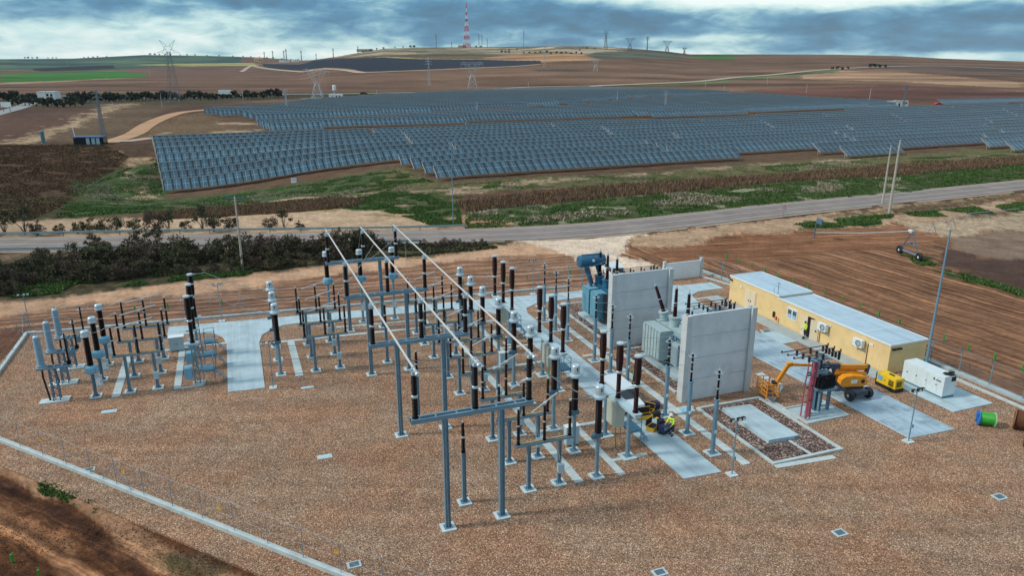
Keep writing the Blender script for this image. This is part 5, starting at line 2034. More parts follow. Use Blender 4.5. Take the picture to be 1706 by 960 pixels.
def fence(label, pts, step, hgt=2.0, pr=0.024, outrig=0.4, side=1, z0=0.1, brace=(), name='chain_link_fence'):
    root = thing(name, label, 'fence', (0, 0, 0), 0, 'chain link fences round the yard')
    P2 = [W(*p) for p in pts]
    posts = []
    ms = MB()
    uvs = []
    run = 0.0
    for si, (a, b) in enumerate(zip(P2[:-1], P2[1:])):
        d = b - a
        n = max(1, int(round(d.length / step)))
        nrm = Vector((-d.y, d.x, 0)).normalized() * side
        for i in range(n + (1 if si == len(P2) - 2 else 0)):
            posts.append((a + d * (i / n), nrm))
        ms.add([(a.x, a.y, z0), (b.x, b.y, z0), (b.x, b.y, z0 + hgt), (a.x, a.y, z0 + hgt)], [(0, 1, 2, 3)])
        uvs += [(run, 0), (run + d.length, 0), (run + d.length, hgt), (run, hgt)]
        run += d.length
    me = ms.build('mesh_panel', LINK, root)
    uvl = me.data.uv_layers.new(name='UVMap')
    for i, l in enumerate(me.data.loops):
        uvl.data[i].uv = uvs[l.vertex_index]
    w = MB()
    for z in (0.3, hgt * 0.5, hgt - 0.05):
        for a, b in zip(P2[:-1], P2[1:]):
            w.cyl((a.x, a.y, z0 + z), (b.x, b.y, z0 + z), 0.005, n=4, caps=False)
    for k in (0.4, 0.75, 1.0):
        for a, b in zip(P2[:-1], P2[1:]):
            d = b - a
            nrm = Vector((-d.y, d.x, 0)).normalized() * side
            o_ = nrm * outrig * k
            w.cyl((a.x + o_.x, a.y + o_.y, z0 + hgt + outrig * k), (b.x + o_.x, b.y + o_.y, z0 + hgt + outrig * k), 0.004, n=4, caps=False)
    w.build('strand_wire', WIRE, root)
    for i, (p, nrm) in enumerate(posts):
        m = MB()
        m.cyl((p.x, p.y, 0), (p.x, p.y, z0 + hgt), pr, n=6)
        q = Vector((p.x, p.y, z0 + hgt))
        m.cyl(q, q + nrm * outrig + Vector((0, 0, outrig)), pr * 0.85, n=6)
        if i in brace:
            dd = (posts[min(i + 1, len(posts) - 1)][0] - p)
            dd = dd.normalized() * 1.5
            for s in (-1, 1):
                m.cyl((p.x, p.y, z0 + hgt * 0.85), (p.x + s * dd.x, p.y + s * dd.y, 0.15), 0.022, n=6)
        m.build('fence_post', STEEL, root)
    return root


fence('chain link fence on the pale kerb along the far side of the yard', [(-21.3, 81.2), (1.9, 79.4), (35.5, 76.7)], 3.05, side=1, brace=(0, 7, 12))
fence('chain link fence on the slanting kerb at the near left edge', [(-21.3, 81.2), (-21.25, 60.6), (-17.9, 56.9), (3.0, 33.5), (14, 21)], 2.7, side=-1, brace=(0, 7, 15), pr=0.019)
fence('chain link fence with bent posts right of the yellow building', [(54.6, 76.6), (55.7, 73), (56.6, 62), (57.3, 44), (57.2, 24)], 3.0, side=-1, brace=(1,), pr=0.042)
# open gate
t = thing('yard_gate', 'open swing gate leaf at the far end of the service road', 'gate', W(36.2, 76.6), TH)
for x in (0, 1.9):
    m_ = MB()
    m_.cyl((x, 0, 0), (x, 0, 2.9), 0.05, n=8)
    m_.build('gate_post', STEEL, t)
m_ = MB()
m_.bar((0, 0, 2.85), (1.9, -0.9, 2.2), 0.06)
m_.bar((0.05, -0.05, 0.3), (1.85, -0.9, 0.3), 0.05)
m_.bar((0.05, -0.05, 1.4), (1.85, -0.9, 1.3), 0.04)
m_.build('gate_frame', STEEL, t)
# yellow warning signs on the near fence
for k, (x_, y_) in enumerate(((63, 735), (203, 787), (365, 848), (560, 921))):
    a_, b_, c_ = _ray(x_, y_)
    kk = -(CAM_H - 1.4) / c_
    p = Vector((a_ * kk, b_ * kk, 1.4))
    # slide the point onto the fence line
    A_, B_ = W(-17.9, 56.9), W(3.0, 33.5)
    d = (B_ - A_).normalized()
    s_ = (p - A_).dot(d)
    q = A_ + d * s_
    m_ = MB()
    ang = math.atan2(d.y, d.x)
    m_.add([(-0.17, -0.012, -0.13), (0.17, -0.012, -0.13), (0, -0.012, 0.17), (-0.17, 0.012, -0.13), (0.17, 0.012, -0.13), (0, 0.012, 0.17)],
           [(0, 1, 2), (5, 4, 3), (0, 3, 4, 1), (1, 4, 5, 2), (2, 5, 3, 0)])
    o = m_.build('warning_sign', YEL, None, (q.x, q.y, 1.45), ang)
    tag(o, 'small yellow triangular warning sign on the slanting near fence, %s from the left' % ('first', 'second', 'third', 'fourth')[k], 'sign', 'warning signs on the near fence')
    MB().box((0, -0.016, 0.0), (0.02, 0.006, 0.12)).build('bolt_symbol', BLK, o)
# ------------------------------------------------------------------ solar field
def solar_mat(name, cell, frame, dark):
    m = bpy.data.materials.new(name)
    m.use_nodes = True
    t = m.node_tree
    t.nodes.clear()
    L = t.links.new
    out = N(t, 'ShaderNodeOutputMaterial')
    p = N(t, 'ShaderNodeBsdfPrincipled')
    p.inputs['Roughness'].default_value = 0.32
    p.inputs['Specular IOR Level'].default_value = 0.5
    L(p.outputs[0], out.inputs[0])
    uv = N(t, 'ShaderNodeUVMap')
    sx = N(t, 'ShaderNodeSeparateXYZ')
    L(uv.outputs[0], sx.inputs[0])
    u, v = sx.outputs[0], sx.outputs[1]
    fu = math_n(t, 'FRACT', math_n(t, 'DIVIDE', u, 1.05))
    fv = math_n(t, 'FRACT', math_n(t, 'MULTIPLY', v, 2.0))
    eu = math_n(t, 'ABSOLUTE', math_n(t, 'SUBTRACT', fu, 0.5))
    ev = math_n(t, 'ABSOLUTE', math_n(t, 'SUBTRACT', fv, 0.5))
    fr = math_n(t, 'MAXIMUM', math_n(t, 'GREATER_THAN', eu, 0.465), math_n(t, 'GREATER_THAN', ev, 0.475))
    # a dark gap between groups of modules
    gp = math_n(t, 'LESS_THAN', math_n(t, 'FRACT', math_n(t, 'DIVIDE', math_n(t, 'ADD', u, math_n(t, 'MULTIPLY', v, 0.1)), 2.1)), 0.20)
    oi = N(t, 'ShaderNodeObjectInfo')
    wn = N(t, 'ShaderNodeTexWhiteNoise', noise_dimensions='2D')
    cx = N(t, 'ShaderNodeCombineXYZ')
    L(math_n(t, 'FLOOR', math_n(t, 'DIVIDE', u, 1.05)), cx.inputs[0])
    L(math_n(t, 'FLOOR', math_n(t, 'MULTIPLY', v, 2.0)), cx.inputs[1])
    L(cx.outputs[0], wn.inputs[0])
    r = ramp(t, [(0.0, Vector(cell) * 0.75), (1.0, Vector(cell) * 1.25)])
    L(wn.outputs[0], r.inputs[0])
    col = mixc(t, r.outputs[0], frame, fr)
    col = mixc(t, col, dark, gp)
    rv = ramp(t, [(0.0, (0.78,) * 3), (1.0, (1.22,) * 3)])  # row-to-row difference in reflection, put into the panel colour
    L(oi.outputs['Random'], rv.inputs[0])
    col = mixc(t, col, rv.outputs[0], 1.0, 'MULTIPLY')
    L(col, p.inputs['Base Color'])
    return m


SOLAR = solar_mat('solar_glass', (0.034, 0.095, 0.140), (0.28, 0.36, 0.38), (0.006, 0.010, 0.012))
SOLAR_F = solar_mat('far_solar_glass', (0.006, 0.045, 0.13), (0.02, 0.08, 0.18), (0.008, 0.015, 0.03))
POSTM = mat('solar_post_steel', (0.42, 0.46, 0.45), 0.6, 0.2)
RD = Vector((math.cos(rad(23.5)), math.sin(rad(23.5))))
RN = Vector((-RD.y, RD.x))
TILT = rad(34)


def row_mesh(p0, length, near, first_u=0.0, slant=4.0, step=6.0, lowz=0.95):
    """panel strip starting at p0 along RD"""
    n = max(1, int(math.ceil(length / step)))
    vs, uvs, posts = [], [], []
    dx, dz = slant * math.cos(TILT), slant * math.sin(TILT)
    for i in range(n + 1):
        s = length * i / n
        a = p0 + RD * s
        z = tz(a.x, a.y)
        b = a + RN * dx
        vs += [(a.x, a.y, z + lowz), (b.x, b.y, z + lowz + dz)]
        uvs += [(s + first_u, 0), (s + first_u, 1)]
        posts.append((a + RN * (dx * 0.3), z))
    return vs, uvs, posts, n, dx, dz


def clip_row(k, pitch, poly):
    """intervals of the row line at RN offset k*pitch inside the polygon"""
    c = k * pitch
    P2 = [Vector(p) for p in poly]
    hits = []
    for a, b in zip(P2, P2[1:] + P2[:1]):
        da, db = a.dot(RN) - c, b.dot(RN) - c
        if (da > 0) != (db > 0):
            t_ = da / (da - db)
            hits.append((a + (b - a) * t_).dot(RD))
    hits.sort()
    return [(hits[i], hits[i + 1]) for i in range(0, len(hits) - 1, 2)]


BLOCKS = [
    ('near block of the solar field', [(253, 231), (420, 228), (600, 219), (800, 211), (990, 204), (1100, 202.5), (1211, 199), (1316, 192), (1507, 181), (1706, 175), (1950, 168), (2100, 230),
      (1810, 250), (1694, 256), (1655, 249.5), (1612, 247), (1581, 246), (1440, 270), (1400, 263), (1327, 254), (1230, 268), (1106, 280), (850, 299), (732, 304), (700, 290), (658, 275), (470, 301), (275, 331)], 9.6, 75),
    ('middle block of the solar field', [(428, 206), (600, 199), (800, 188), (881, 184), (1008, 173.5), (1110, 165), (1250, 157), (1350, 164), (1481, 171), (1500, 176.5), (1316, 187.5), (1211, 194),
      (1100, 197.5), (990, 199.5), (800, 206.5), (600, 215), (455, 223)], 10.5, 150),
    ('far block of the solar field', [(335, 188), (350, 184), (460, 177.5), (520, 168), (650, 159.5), (880, 149), (1000, 146.5), (1106, 149), (1225, 155), (1110, 162), (1008, 170.5), (881, 181), (800, 185.5),
      (600, 197), (437, 207), (400, 196)], 12.5, 260),
    ('small right end block of the solar field', [(1565, 169), (1706, 166), (1760, 168), (1760, 173), (1706, 173), (1575, 177)], 12.0, 120)]
n_rows = 0


def Gtop(px_, py_, h=1.9):
    """foot of something h metres tall whose top is seen here"""
    a, b, c_ = _ray(px_, py_)
    p = G(px_, py_)
    for _ in range(4):
        k = (p.z + h - CAM_H) / c_
        p = Vector((a * k, b * k, tz(a * k, b * k)))
    return p


random.seed(5)
for (bl, poly, pitch, maxlen), ntop in zip(BLOCKS, (11, 10, 9, 4)):
    wp = [tuple((Gtop(*q) if i_ < ntop else G(*q))[:2]) for i_, q in enumerate(poly)]
    ks = [Vector(p).dot(RN) / pitch for p in wp]
    for k in range(int(min(ks)), int(max(ks)) + 1):
        for (s0, s1) in clip_row(k, pitch, wp):
            L_ = s1 - s0
            if L_ < 6:
                continue
            m_ = max(1, int(round(L_ / maxlen)))
            cuts = [s0 + L_ * i / m_ for i in range(m_ + 1)]
            for i in range(m_):
                a, ln = cuts[i], cuts[i + 1] - cuts[i] - (1.2 if i < m_ - 1 else 0)
                p0 = RN * (k * pitch) + RD * a
                dist = p0.length
                near = dist < 330
                vs, uvs, posts, n_, dx, dz = row_mesh(p0, ln, near, slant=4.0 if bl[0] == 'n' else 4.6, step=6 if near else 14)
                mb = MB()
                mb.add(vs, [(2 * j, 2 * j + 2, 2 * j + 3, 2 * j + 1) for j in range(n_)])
                # thickness: back sheet
                nb = len(vs)
                mb.add([(x + 0.05 * math.sin(TILT) * RN.x, y + 0.05 * math.sin(TILT) * RN.y, z - 0.08) for x, y, z in vs], [(2 * j + 1, 2 * j + 3, 2 * j + 2, 2 * j) for j in range(n_)], 1)
                mb.add([vs[0], vs[1], (vs[1][0], vs[1][1], vs[1][2] - 0.09), (vs[0][0], vs[0][1], vs[0][2] - 0.09)], [(0, 1, 2, 3)], 1)
                root = thing('solar_panel_row', 'row of dark blue solar panels in the %s' % bl, 'solar panels', (0, 0, 0), 0, 'solar panel rows of the %s' % bl)
                o = mb.build('solar_panel', [SOLAR, POSTM], root)
                ul = o.data.uv_layers.new(name='UVMap')
                uvall = uvs + uvs + [(0, 0)] * 4
                li = np.array([l.vertex_index for l in o.data.loops])
                ul.data.foreach_set('uv', np.array(uvall, float)[li].ravel())
                rl = MB()
                rw = 0.07 + 0.0004 * dist
                for j in range(n_):
                    rl.bar((vs[2 * j + 1][0], vs[2 * j + 1][1], vs[2 * j + 1][2] + rw * .4), (vs[2 * j + 3][0], vs[2 * j + 3][1], vs[2 * j + 3][2] + rw * .4), rw)
                rl.build('top_rail', POSTM, root)
                if near:
                    pm = MB()
                    for (q, z), (q2, z2) in zip(posts[:-1], posts[1:]):
                        pm.bar((q.x, q.y, z + 0.66 + dz * 0.28), (q2.x, q2.y, z2 + 0.66 + dz * 0.28), 0.1)
                    for q, z in posts:
                        pm.bar((q.x, q.y, z - 0.3), (q.x, q.y, z + 0.75 + dz * 0.3), 0.12)
                        e0 = q - RN * (dx * 0.28)
                        e1 = q + RN * (dx * 0.66)
                        pm.bar((e0.x, e0.y, z + 0.66), (e1.x, e1.y, z + 0.66 + dz * 0.94), 0.08)
                    # bright edge rails
                    pm.bar((vs[0][0], vs[0][1], vs[0][2] + 0.03), (vs[1][0], vs[1][1], vs[1][2] + 0.03), 0.10)
                    pm.build('support_frame', POSTM, root)
                n_rows += 1
print('solar rows', n_rows)

for lb, poly, nm in (('dark far solar field spread over the slope of the hill', [(437, 108), (520, 104.5), (600, 101), (700, 102.5), (800, 103.5), (905, 105.5), (860, 110), (780, 113), (700, 117), (640, 119.5), (600, 119), (575, 114), (440, 111.5)], 0),
                     ('thin dark solar field far away above the bright green field', [(55, 117), (120, 113), (190, 111), (190, 113.5), (70, 119)], 1)):
    wp = [tuple(G(*q)[:2]) for q in poly]
    ks = [Vector(p).dot(RN) / 13 for p in wp]
    mb = MB()
    for k in range(int(min(ks)), int(max(ks)) + 1):
        for (s0, s1) in clip_row(k, 13, wp):
            if s1 - s0 < 10:
                continue
            vs, uvs, posts, n_, dx, dz = row_mesh(RN * (k * 13) + RD * s0, s1 - s0, False, slant=8, step=40, lowz=1.0)
            mb.add(vs, [(2 * j, 2 * j + 2, 2 * j + 3, 2 * j + 1) for j in range(n_)])
    o = mb.build('solar_field', SOLAR_F)
    tag(o, lb, 'solar field', kind='stuff')

# ------------------------------------------------------------------ vegetation
def leaf_mat(name, a, b, rough=0.8):
    m = bpy.data.materials.new(name)
    m.use_nodes = True
    t = m.node_tree
    t.nodes.clear()
    L = t.links.new
    out = N(t, 'ShaderNodeOutputMaterial')
    p = N(t, 'ShaderNodeBsdfPrincipled')
    p.inputs['Roughness'].default_value = rough
    p.inputs['Specular IOR Level'].default_value = 0.15
    L(p.outputs[0], out.inputs[0])
    g_ = N(t, 'ShaderNodeNewGeometry')
    n_ = N(t, 'ShaderNodeTexNoise', i_Scale=0.9, i_Detail=4.0)
    L(g_.outputs['Position'], n_.inputs[0])
    mx = math_n(t, 'ADD', math_n(t, 'MULTIPLY', g_.outputs['Random Per Island'], 0.5), math_n(t, 'MULTIPLY', n_.outputs[0], 0.6))
    r = ramp(t, [(0.2, a), (0.8, b)])
    L(mx, r.inputs[0])
    L(r.outputs[0], p.inputs['Base Color'])
    return m


LEAF_O = leaf_mat('dark_olive_leaf', (0.024, 0.030, 0.015), (0.115, 0.112, 0.060))
LEAF_B = leaf_mat('grey_brown_twigs', (0.030, 0.026, 0.019), (0.125, 0.098, 0.070))
LEAF_G = leaf_mat('green_leaf', (0.022, 0.054, 0.013), (0.100, 0.180, 0.048))
LEAF_F = leaf_mat('far_tree_leaf', (0.022, 0.032, 0.024), (0.075, 0.085, 0.058))
BARK = mat('grey_bark', (0.10, 0.08, 0.065), 0.9)
REED = leaf_mat('dry_reed', (0.085, 0.052, 0.030), (0.25, 0.170, 0.105))
BRUSH = leaf_mat('brown_brush', (0.050, 0.032, 0.018), (0.145, 0.095, 0.055))
STRAW = leaf_mat('pale_straw', (0.14, 0.12, 0.075), (0.38, 0.34, 0.24))


def leaf_cloud(mb, centre, rx, rz, n, size, rng, shell=0.55):
    vs, fs = [], []
    for i in range(n):
        d = rng.normal(size=3)
        d /= np.linalg.norm(d)
        r = shell + (1 - shell) * rng.rand() ** 0.7
        c = np.array(centre) + d * np.array([rx, rx, rz]) * r
        a = rng.normal(size=3)
        a /= np.linalg.norm(a)
        b = np.cross(a, rng.normal(size=3))
        b /= np.linalg.norm(b)
        s = size * (0.6 + 0.8 * rng.rand())
        k = len(vs)
        vs += [c - a * s * 0.5 - b * s * 0.5, c + a * s * 0.5 - b * s * 0.4, c + a * s * 0.4 + b * s * 0.5, c - a * s * 0.5 + b * s * 0.4]
        fs.append((k, k + 1, k + 2, k + 3))
    mb.add(vs, fs)


def make_tree(name, seed, H, Wd, leafm, n_clump, n_leaf, size, multi=True, trunk=0.3, label='', group='', cat='tree'):
    rng = np.random.RandomState(seed)
    t = thing(name, label, cat, (0, 0, 0), 0, group)
    tr = MB()
    cr = MB()
    z0 = H * trunk
    cl = []
    for i in range(n_clump):
        a = rng.rand() * 2 * math.pi
        r = Wd * 0.5 * (0.15 + 0.75 * rng.rand() ** 0.6)
        z = z0 + (H - z0) * (0.12 + 0.8 * rng.rand())
        k = 1 - 0.6 * max(0, (z - z0) / (H - z0) - 0.5)
        cl.append((r * math.cos(a) * k, r * math.sin(a) * k, z))
    for c in cl:
        rr = Wd * (0.13 + 0.13 * rng.rand())
        leaf_cloud(cr, c, rr, rr * 0.75, n_leaf, size, rng, 0.25)
        m1 = Vector((c[0] * 0.35 + rng.normal() * 0.05, c[1] * 0.35 + rng.normal() * 0.05, c[2] * 0.5))
        tr.cyl((0, 0, 0) if not multi else (c[0] * 0.12, c[1] * 0.12, 0), m1, 0.035 * H / 3 + 0.02, 0.02 * H / 3 + 0.01, n=5)
        tr.cyl(m1, c, 0.02 * H / 3 + 0.01, 0.008, n=4)
    tr.build('trunk', BARK, t)
    cr.build('crown', leafm, t)
    return t


def put(proto, used, loc, rz, sc, label, group=None):
    """first use moves the prototype, later uses copy it"""
    if proto.name not in used:
        used.add(proto.name)
        proto.location = loc
        proto.rotation_euler = (0, 0, rz)
        proto.scale = (sc,) * 3
        proto['label'] = label
        if group:
            proto['group'] = group
        return proto
    return dup(proto, loc, rz, label, group, sc)


rng = random.Random(21)
used = set()
BG = 'dark shrubs and trees along the highway'
bush = [make_tree('shrub', 100 + i, 3.0, 3.4, LEAF_O if i % 2 == 0 else LEAF_B, 18, 60, 0.15, True, 0.12, 'x', BG, 'shrub') for i in range(5)]
thin = [make_tree('roadside_tree', 130 + i, 3.4, 3.0, LEAF_O, 9, 60, 0.16, False, 0.42, 'x', BG) for i in range(3)]
kindw = {'LEAF_O': 'dark olive', 'LEAF_B': 'grey brown'}


def line_y(pts, x):
    return float(np.interp(x, [p[0] for p in pts], [p[1] for p in pts]))


rowA = [(-100, 486), (0, 478), (60, 474), (130, 470), (300, 458), (420, 450), (560, 434), (600, 428)]
rowB = [(-100, 466), (0, 462), (300, 443), (560, 423), (640, 415)]
rowC = [(-100, 446), (0, 443), (300, 427), (560, 415), (640, 410)]
for ri, (row, x0, x1, st, h0, h1) in enumerate(((rowC, 66, 640, 20, 0.45, 1.0), (rowB, 95, 610, 18, 0.65, 1.3), (rowB, -60, 60, 20, 0.5, 0.85), (rowA, 130, 585, 24, 0.45, 0.95), (rowA, -90, 62, 22, 0.6, 0.95), ([(0, 492), (60, 488)], -60, 40, 20, 0.5, 0.7))):
    x = x0
    while x < x1:
        y = line_y(row, x) + rng.uniform(-4, 4)
        b = rng.choice(bush)
        pos = G(x, y)
        lb = '%s shrub in the dense roadside thicket between the highway and the dirt road' % ('dark olive' if int(b.name.split('.')[-1]) % 2 == 0 else 'grey brown') if '.' in b.name else 'dark olive shrub in the dense roadside thicket between the highway and the dirt road'
        put(b, used, pos, rng.uniform(0, 6.28), rng.uniform(h0, h1), lb, 'thicket shrubs between the highway and the dirt road')
        x += st * rng.uniform(0.7, 1.3)
# low brown brush further right
x = 610
while x < 815:
    y = float(np.interp(x, [610, 815], [416, 408])) + rng.uniform(-3, 4)
    put(rng.choice(bush), used, G(x, y), rng.uniform(0, 6.28), rng.uniform(0.25, 0.45), 'low brush on the verge right of the thicket beside the highway', 'low brush on the highway verge')
    x += rng.uniform(8, 15)
# beyond the highway
for i, (x, y, s, kd, lb) in enumerate(((8, 391, 1.15, 1, 'wide dark tree beyond the highway at the far left edge'), (42, 391, 1.3, 1, 'spreading dark tree beyond the highway, second from the left edge'), (62, 392, 0.8, 0, 'small dark shrub beyond the highway right of the spreading tree'),
                             (100, 389, 0.55, 0, 'smallest yellowish shrub beyond the left guardrail'), (130, 389, 0.65, 0, 'low shrub beyond the left guardrail in front of the sand'), (150, 387, 0.75, 0, 'round shrub beyond the guardrail left of the trio'),
                             (172, 388, 0.8, 0, 'round grey shrub beyond the guardrail, first of a trio'), (194, 388, 0.85, 0, 'round grey shrub beyond the guardrail, second of a trio'), (224, 387, 0.75, 0, 'round grey shrub beyond the guardrail, third of a trio'),
                             (262, 386, 1.05, 0, 'rounded tree beyond the guardrail left of the slender one'), (282, 386, 1.1, 1, 'slender open tree beyond the guardrail with bare stems'), (310, 385, 0.6, 0, 'low shrub beyond the guardrail between two taller trees'),
                             (338, 385, 1.2, 1, 'tall open tree beyond the guardrail left of the concrete pole'), (356, 385, 0.9, 0, 'dense shrub beyond the guardrail just left of the concrete pole'), (384, 384, 0.9, 0, 'dense shrub beyond the guardrail at the foot of the concrete pole'),
                             (450, 383, 0.72, 0, 'round shrub on the sand beyond the guardrail, left of two'), (474, 383, 0.95, 1, 'small open tree on the sand beyond the guardrail'), (500, 383, 0.5, 0, 'low shrub on the sand beyond the guardrail, rightmost'),
                             (240, 418, 0.95, 1, 'thin tree standing before the highway lanes, left of a pair'), (262, 417, 0.9, 1, 'thin tree standing before the highway lanes, right of a pair'), (160, 425, 0.9, 1, 'thin tree rising from the thicket before the near guardrail'))):
    put(rng.choice(thin if kd else bush), used, G(x, y), rng.uniform(0, 6.28), s, lb, 'trees and shrubs along the highway')

# distant belts
ft = [make_tree('distant_tree', 160 + i, 7.0, 7.5, LEAF_F, 10, 40, 0.9, False, 0.15, 'x', 'x') for i in range(3)]
belt = [(0, 168), (60, 170), (130, 172), (200, 170), (300, 168), (400, 166), (470, 163)]
for x0, x1, off, s0, s1, st in ((-40, 60, 0, 0.4, 1.1, 7), (20, 140, 7, 0.4, 1.0, 9), (118, 470, -1, 0.35, 1.05, 5.5), (150, 330, -6, 0.35, 0.8, 8)):
    x = x0
    while x < x1:
        put(rng.choice(ft), used, G(x, line_y(belt, x) + off + rng.uniform(-1.5, 1.5)), rng.uniform(0, 6.28), rng.uniform(s0, s1), 'dark tree in the belt along the distant highway', 'trees in the belt along the distant highway')
        x += st * rng.uniform(0.7, 1.4)
for x, y, s in ((42, 97, 1.9), (47, 97, 2.3), (54, 97, 1.7), (62, 97, 2.2), (80, 96.5, 1.5), (88, 96.5, 1.5), (94, 96.5, 1.4), (140, 96.3, 1.6), (147, 96, 1.8), (155, 95.8, 1.9), (163, 95.3, 1.8), (178, 94.8, 1.4),
                (250, 91.5, 2.8), (258, 91.6, 2.3), (266, 91.6, 2.0), (275, 91.7, 2.2), (284, 91.8, 2.2), (300, 92, 1.8), (312, 92, 2.0), (325, 92.2, 1.8), (345, 92.8, 1.6), (365, 93.2, 1.6), (388, 94, 1.6), (405, 94.6, 1.7), (418, 95, 1.7), (432, 95.4, 1.6), (445, 96.6, 1.8), (455, 97.2, 1.8), (470, 98.4, 1.5), (485, 99.3, 1.4), (497, 100.0, 1.5)):
    put(rng.choice(ft), used, G(x, y + 0.35), rng.uniform(0, 6.28), s * 0.6, 'tree on the crest of the farthest ridge', 'trees on the crest of the farthest ridge')
for x, y, s in ((605, 87, 0.8), (618, 84.5, 0.9), (628, 83, 0.8), (639, 81.5, 0.9), (658, 80, 0.7), (672, 80, 0.8), (684, 79.6, 1.1), (690, 79.4, 1.2), (793, 79, 0.8), (801, 79, 0.8), (836, 88, 0.9), (842, 88, 0.9), (848, 88.5, 0.8), (848, 84, 0.7), (861, 83, 0.7),
                (873, 89, 0.7), (882, 89, 0.8), (892, 89, 0.7), (900, 88, 0.6), (911, 88, 0.8), (918, 90, 0.7), (927, 89, 0.8), (935, 90, 0.9), (943, 89, 0.7), (951, 90.5, 0.8), (960, 89, 0.7), (968, 90.5, 0.8), (966, 84.5, 0.6), (978, 81, 0.7), (990, 82, 0.6), (1386, 116.5, 0.8), (1394, 116, 0.9), (1403, 116.5, 0.7), (1413, 115, 0.6), (1450, 113.5, 1.1), (1458, 113, 1.2), (1466, 113.5, 1.1), (1474, 113.5, 0.8)):
    put(rng.choice(ft), used, G(x, y), rng.uniform(0, 6.28), s, 'small dark tree scattered on the broad hill', 'small trees scattered on the hill')


def scatter(name, label, poly, n, h, w, m, seed, lean=0.25, kind='stuff', cat='undergrowth', clump=None):
    """blades or leaves standing on the ground inside a polygon of survey points"""
    r_ = np.random.RandomState(seed)
    wp = [tuple(G(*q)[:2]) for q in poly]
    xs = np.array([p[0] for p in wp])
    ys = np.array([p[1] for p in wp])
    X, Y = [], []
    while len(X) < n:
        x = r_.uniform(xs.min(), xs.max(), n * 2)
        y = r_.uniform(ys.min(), ys.max(), n * 2)
        k = inpoly(x, y, wp)
        if clump:
            k &= vnoise(x, y, clump[0], seed) > clump[1]
        X += list(x[k])
        Y += list(y[k])
    X, Y = np.array(X[:n]), np.array(Y[:n])
    Z = TZ(X, Y)
    a = r_.uniform(0, 2 * math.pi, n)
    hh = h * r_.uniform(0.5, 1.3, n)
    ww = w * r_.uniform(0.6, 1.4, n)
    lx, ly = r_.normal(0, lean, n) * hh, r_.normal(0, lean, n) * hh
    v = np.zeros((n, 4, 3))
    v[:, 0] = np.stack([X - np.cos(a) * ww / 2, Y - np.sin(a) * ww / 2, Z - 0.05], 1)
    v[:, 1] = np.stack([X + np.cos(a) * ww / 2, Y + np.sin(a) * ww / 2, Z - 0.05], 1)
    v[:, 2] = np.stack([X + lx + np.cos(a) * ww * 0.4, Y + ly + np.sin(a) * ww * 0.4, Z + hh], 1)
    v[:, 3] = np.stack([X + lx - np.cos(a) * ww * 0.15, Y + ly - np.sin(a) * ww * 0.15, Z + hh * 0.9], 1)
    me = bpy.data.meshes.new(name)
    me.from_pydata(v.reshape(-1, 3).tolist(), [], np.arange(n * 4).reshape(n, 4).tolist())
    me.materials.append(m)
    o = bpy.data.objects.new(name, me)
    COL.objects.link(o)
    return tag(o, label, cat, kind=kind)


scatter('dry_reeds', 'band of rusty brown reeds above the highway', [(760, 338), (1000, 312), (1300, 292), (1500, 275), (1706, 262), (1800, 256), (1800, 268), (1500, 292), (1300, 304), (1000, 332), (775, 354)], 26000, 0.75, 0.16, REED, 1)
scatter('dry_reeds', 'band of brown reeds below the near corner of the solar field', [(240, 357), (420, 344), (560, 331), (610, 336), (590, 346), (480, 356), (330, 364), (240, 367)], 12000, 0.7, 0.16, REED, 2)
scatter('green_scrub', 'dark green scrub on the bank above the highway', [(775, 356), (1000, 334), (1300, 306), (1500, 292), (1706, 274), (1706, 298), (1500, 320), (1300, 339), (1106, 360), (860, 378), (775, 382)], 48000, 0.22, 0.16, LEAF_G, 3, 0.6, clump=(2.2, 0.36))
scatter('green_scrub', 'dark green scrub on the hummock beyond the highway', [(560, 338), (640, 320), (700, 322), (765, 342), (770, 376), (720, 376), (640, 352), (570, 350)], 22000, 0.22, 0.16, LEAF_G, 4, 0.6, clump=(2.2, 0.36))
scatter('pale_dry_grass', 'tufts of pale dry grass among the green scrub', [(775, 356), (1000, 334), (1300, 306), (1500, 296), (1500, 312), (1300, 330), (1106, 352), (860, 374)], 6000, 0.35, 0.3, STRAW, 5, 0.6, clump=(5, 0.62))
scatter('brown_scrub', 'brown scrub covering the field beyond the left of the highway', [(-60, 243), (170, 240), (215, 262), (190, 285), (130, 315), (100, 345), (60, 364), (-60, 372)], 42000, 0.22, 0.24, BRUSH, 6, 0.7, clump=(3, 0.22))
scatter('green_undergrowth', 'green undergrowth at the foot of the thicket beside the dirt road', [(-60, 500), (0, 498), (130, 488), (300, 469), (420, 458), (420, 450), (130, 466), (70, 440), (60, 478), (-60, 490)], 11000, 0.22, 0.15, LEAF_G, 7, 0.7, clump=(2.2, 0.5))
scatter('dark_undergrowth', 'dark tangled undergrowth beneath the thicket', [(-60, 440), (300, 424), (640, 410), (800, 410), (830, 414), (600, 436), (400, 455), (130, 470), (0, 480), (-60, 485)], 26000, 0.35, 0.26, LEAF_O, 8, 0.5, clump=(3, 0.4))
scatter('green_weeds', 'patches of green weeds on the bare soil by the near fence corner', [(66, 806), (90, 808), (92, 812), (160, 838), (158, 858), (140, 855), (95, 832), (68, 826)], 700, 0.16, 0.13, LEAF_G, 9, 0.7, clump=(0.9, 0.45))
scatter('green_weeds', 'thin olive weeds on the bank at the lower left', [(270, 905), (330, 912), (390, 948), (360, 962), (300, 938)], 500, 0.05, 0.04, STRAW, 10, 0.6, clump=(1.2, 0.5))
scatter('verge_grass', 'strip of green grass along the edge of the ploughed field', [(1320, 374), (1450, 360), (1600, 347), (1706, 334), (1706, 350), (1600, 358), (1480, 372), (1370, 379)], 9000, 0.2, 0.22, LEAF_G, 11, 0.6, clump=(5, 0.4))
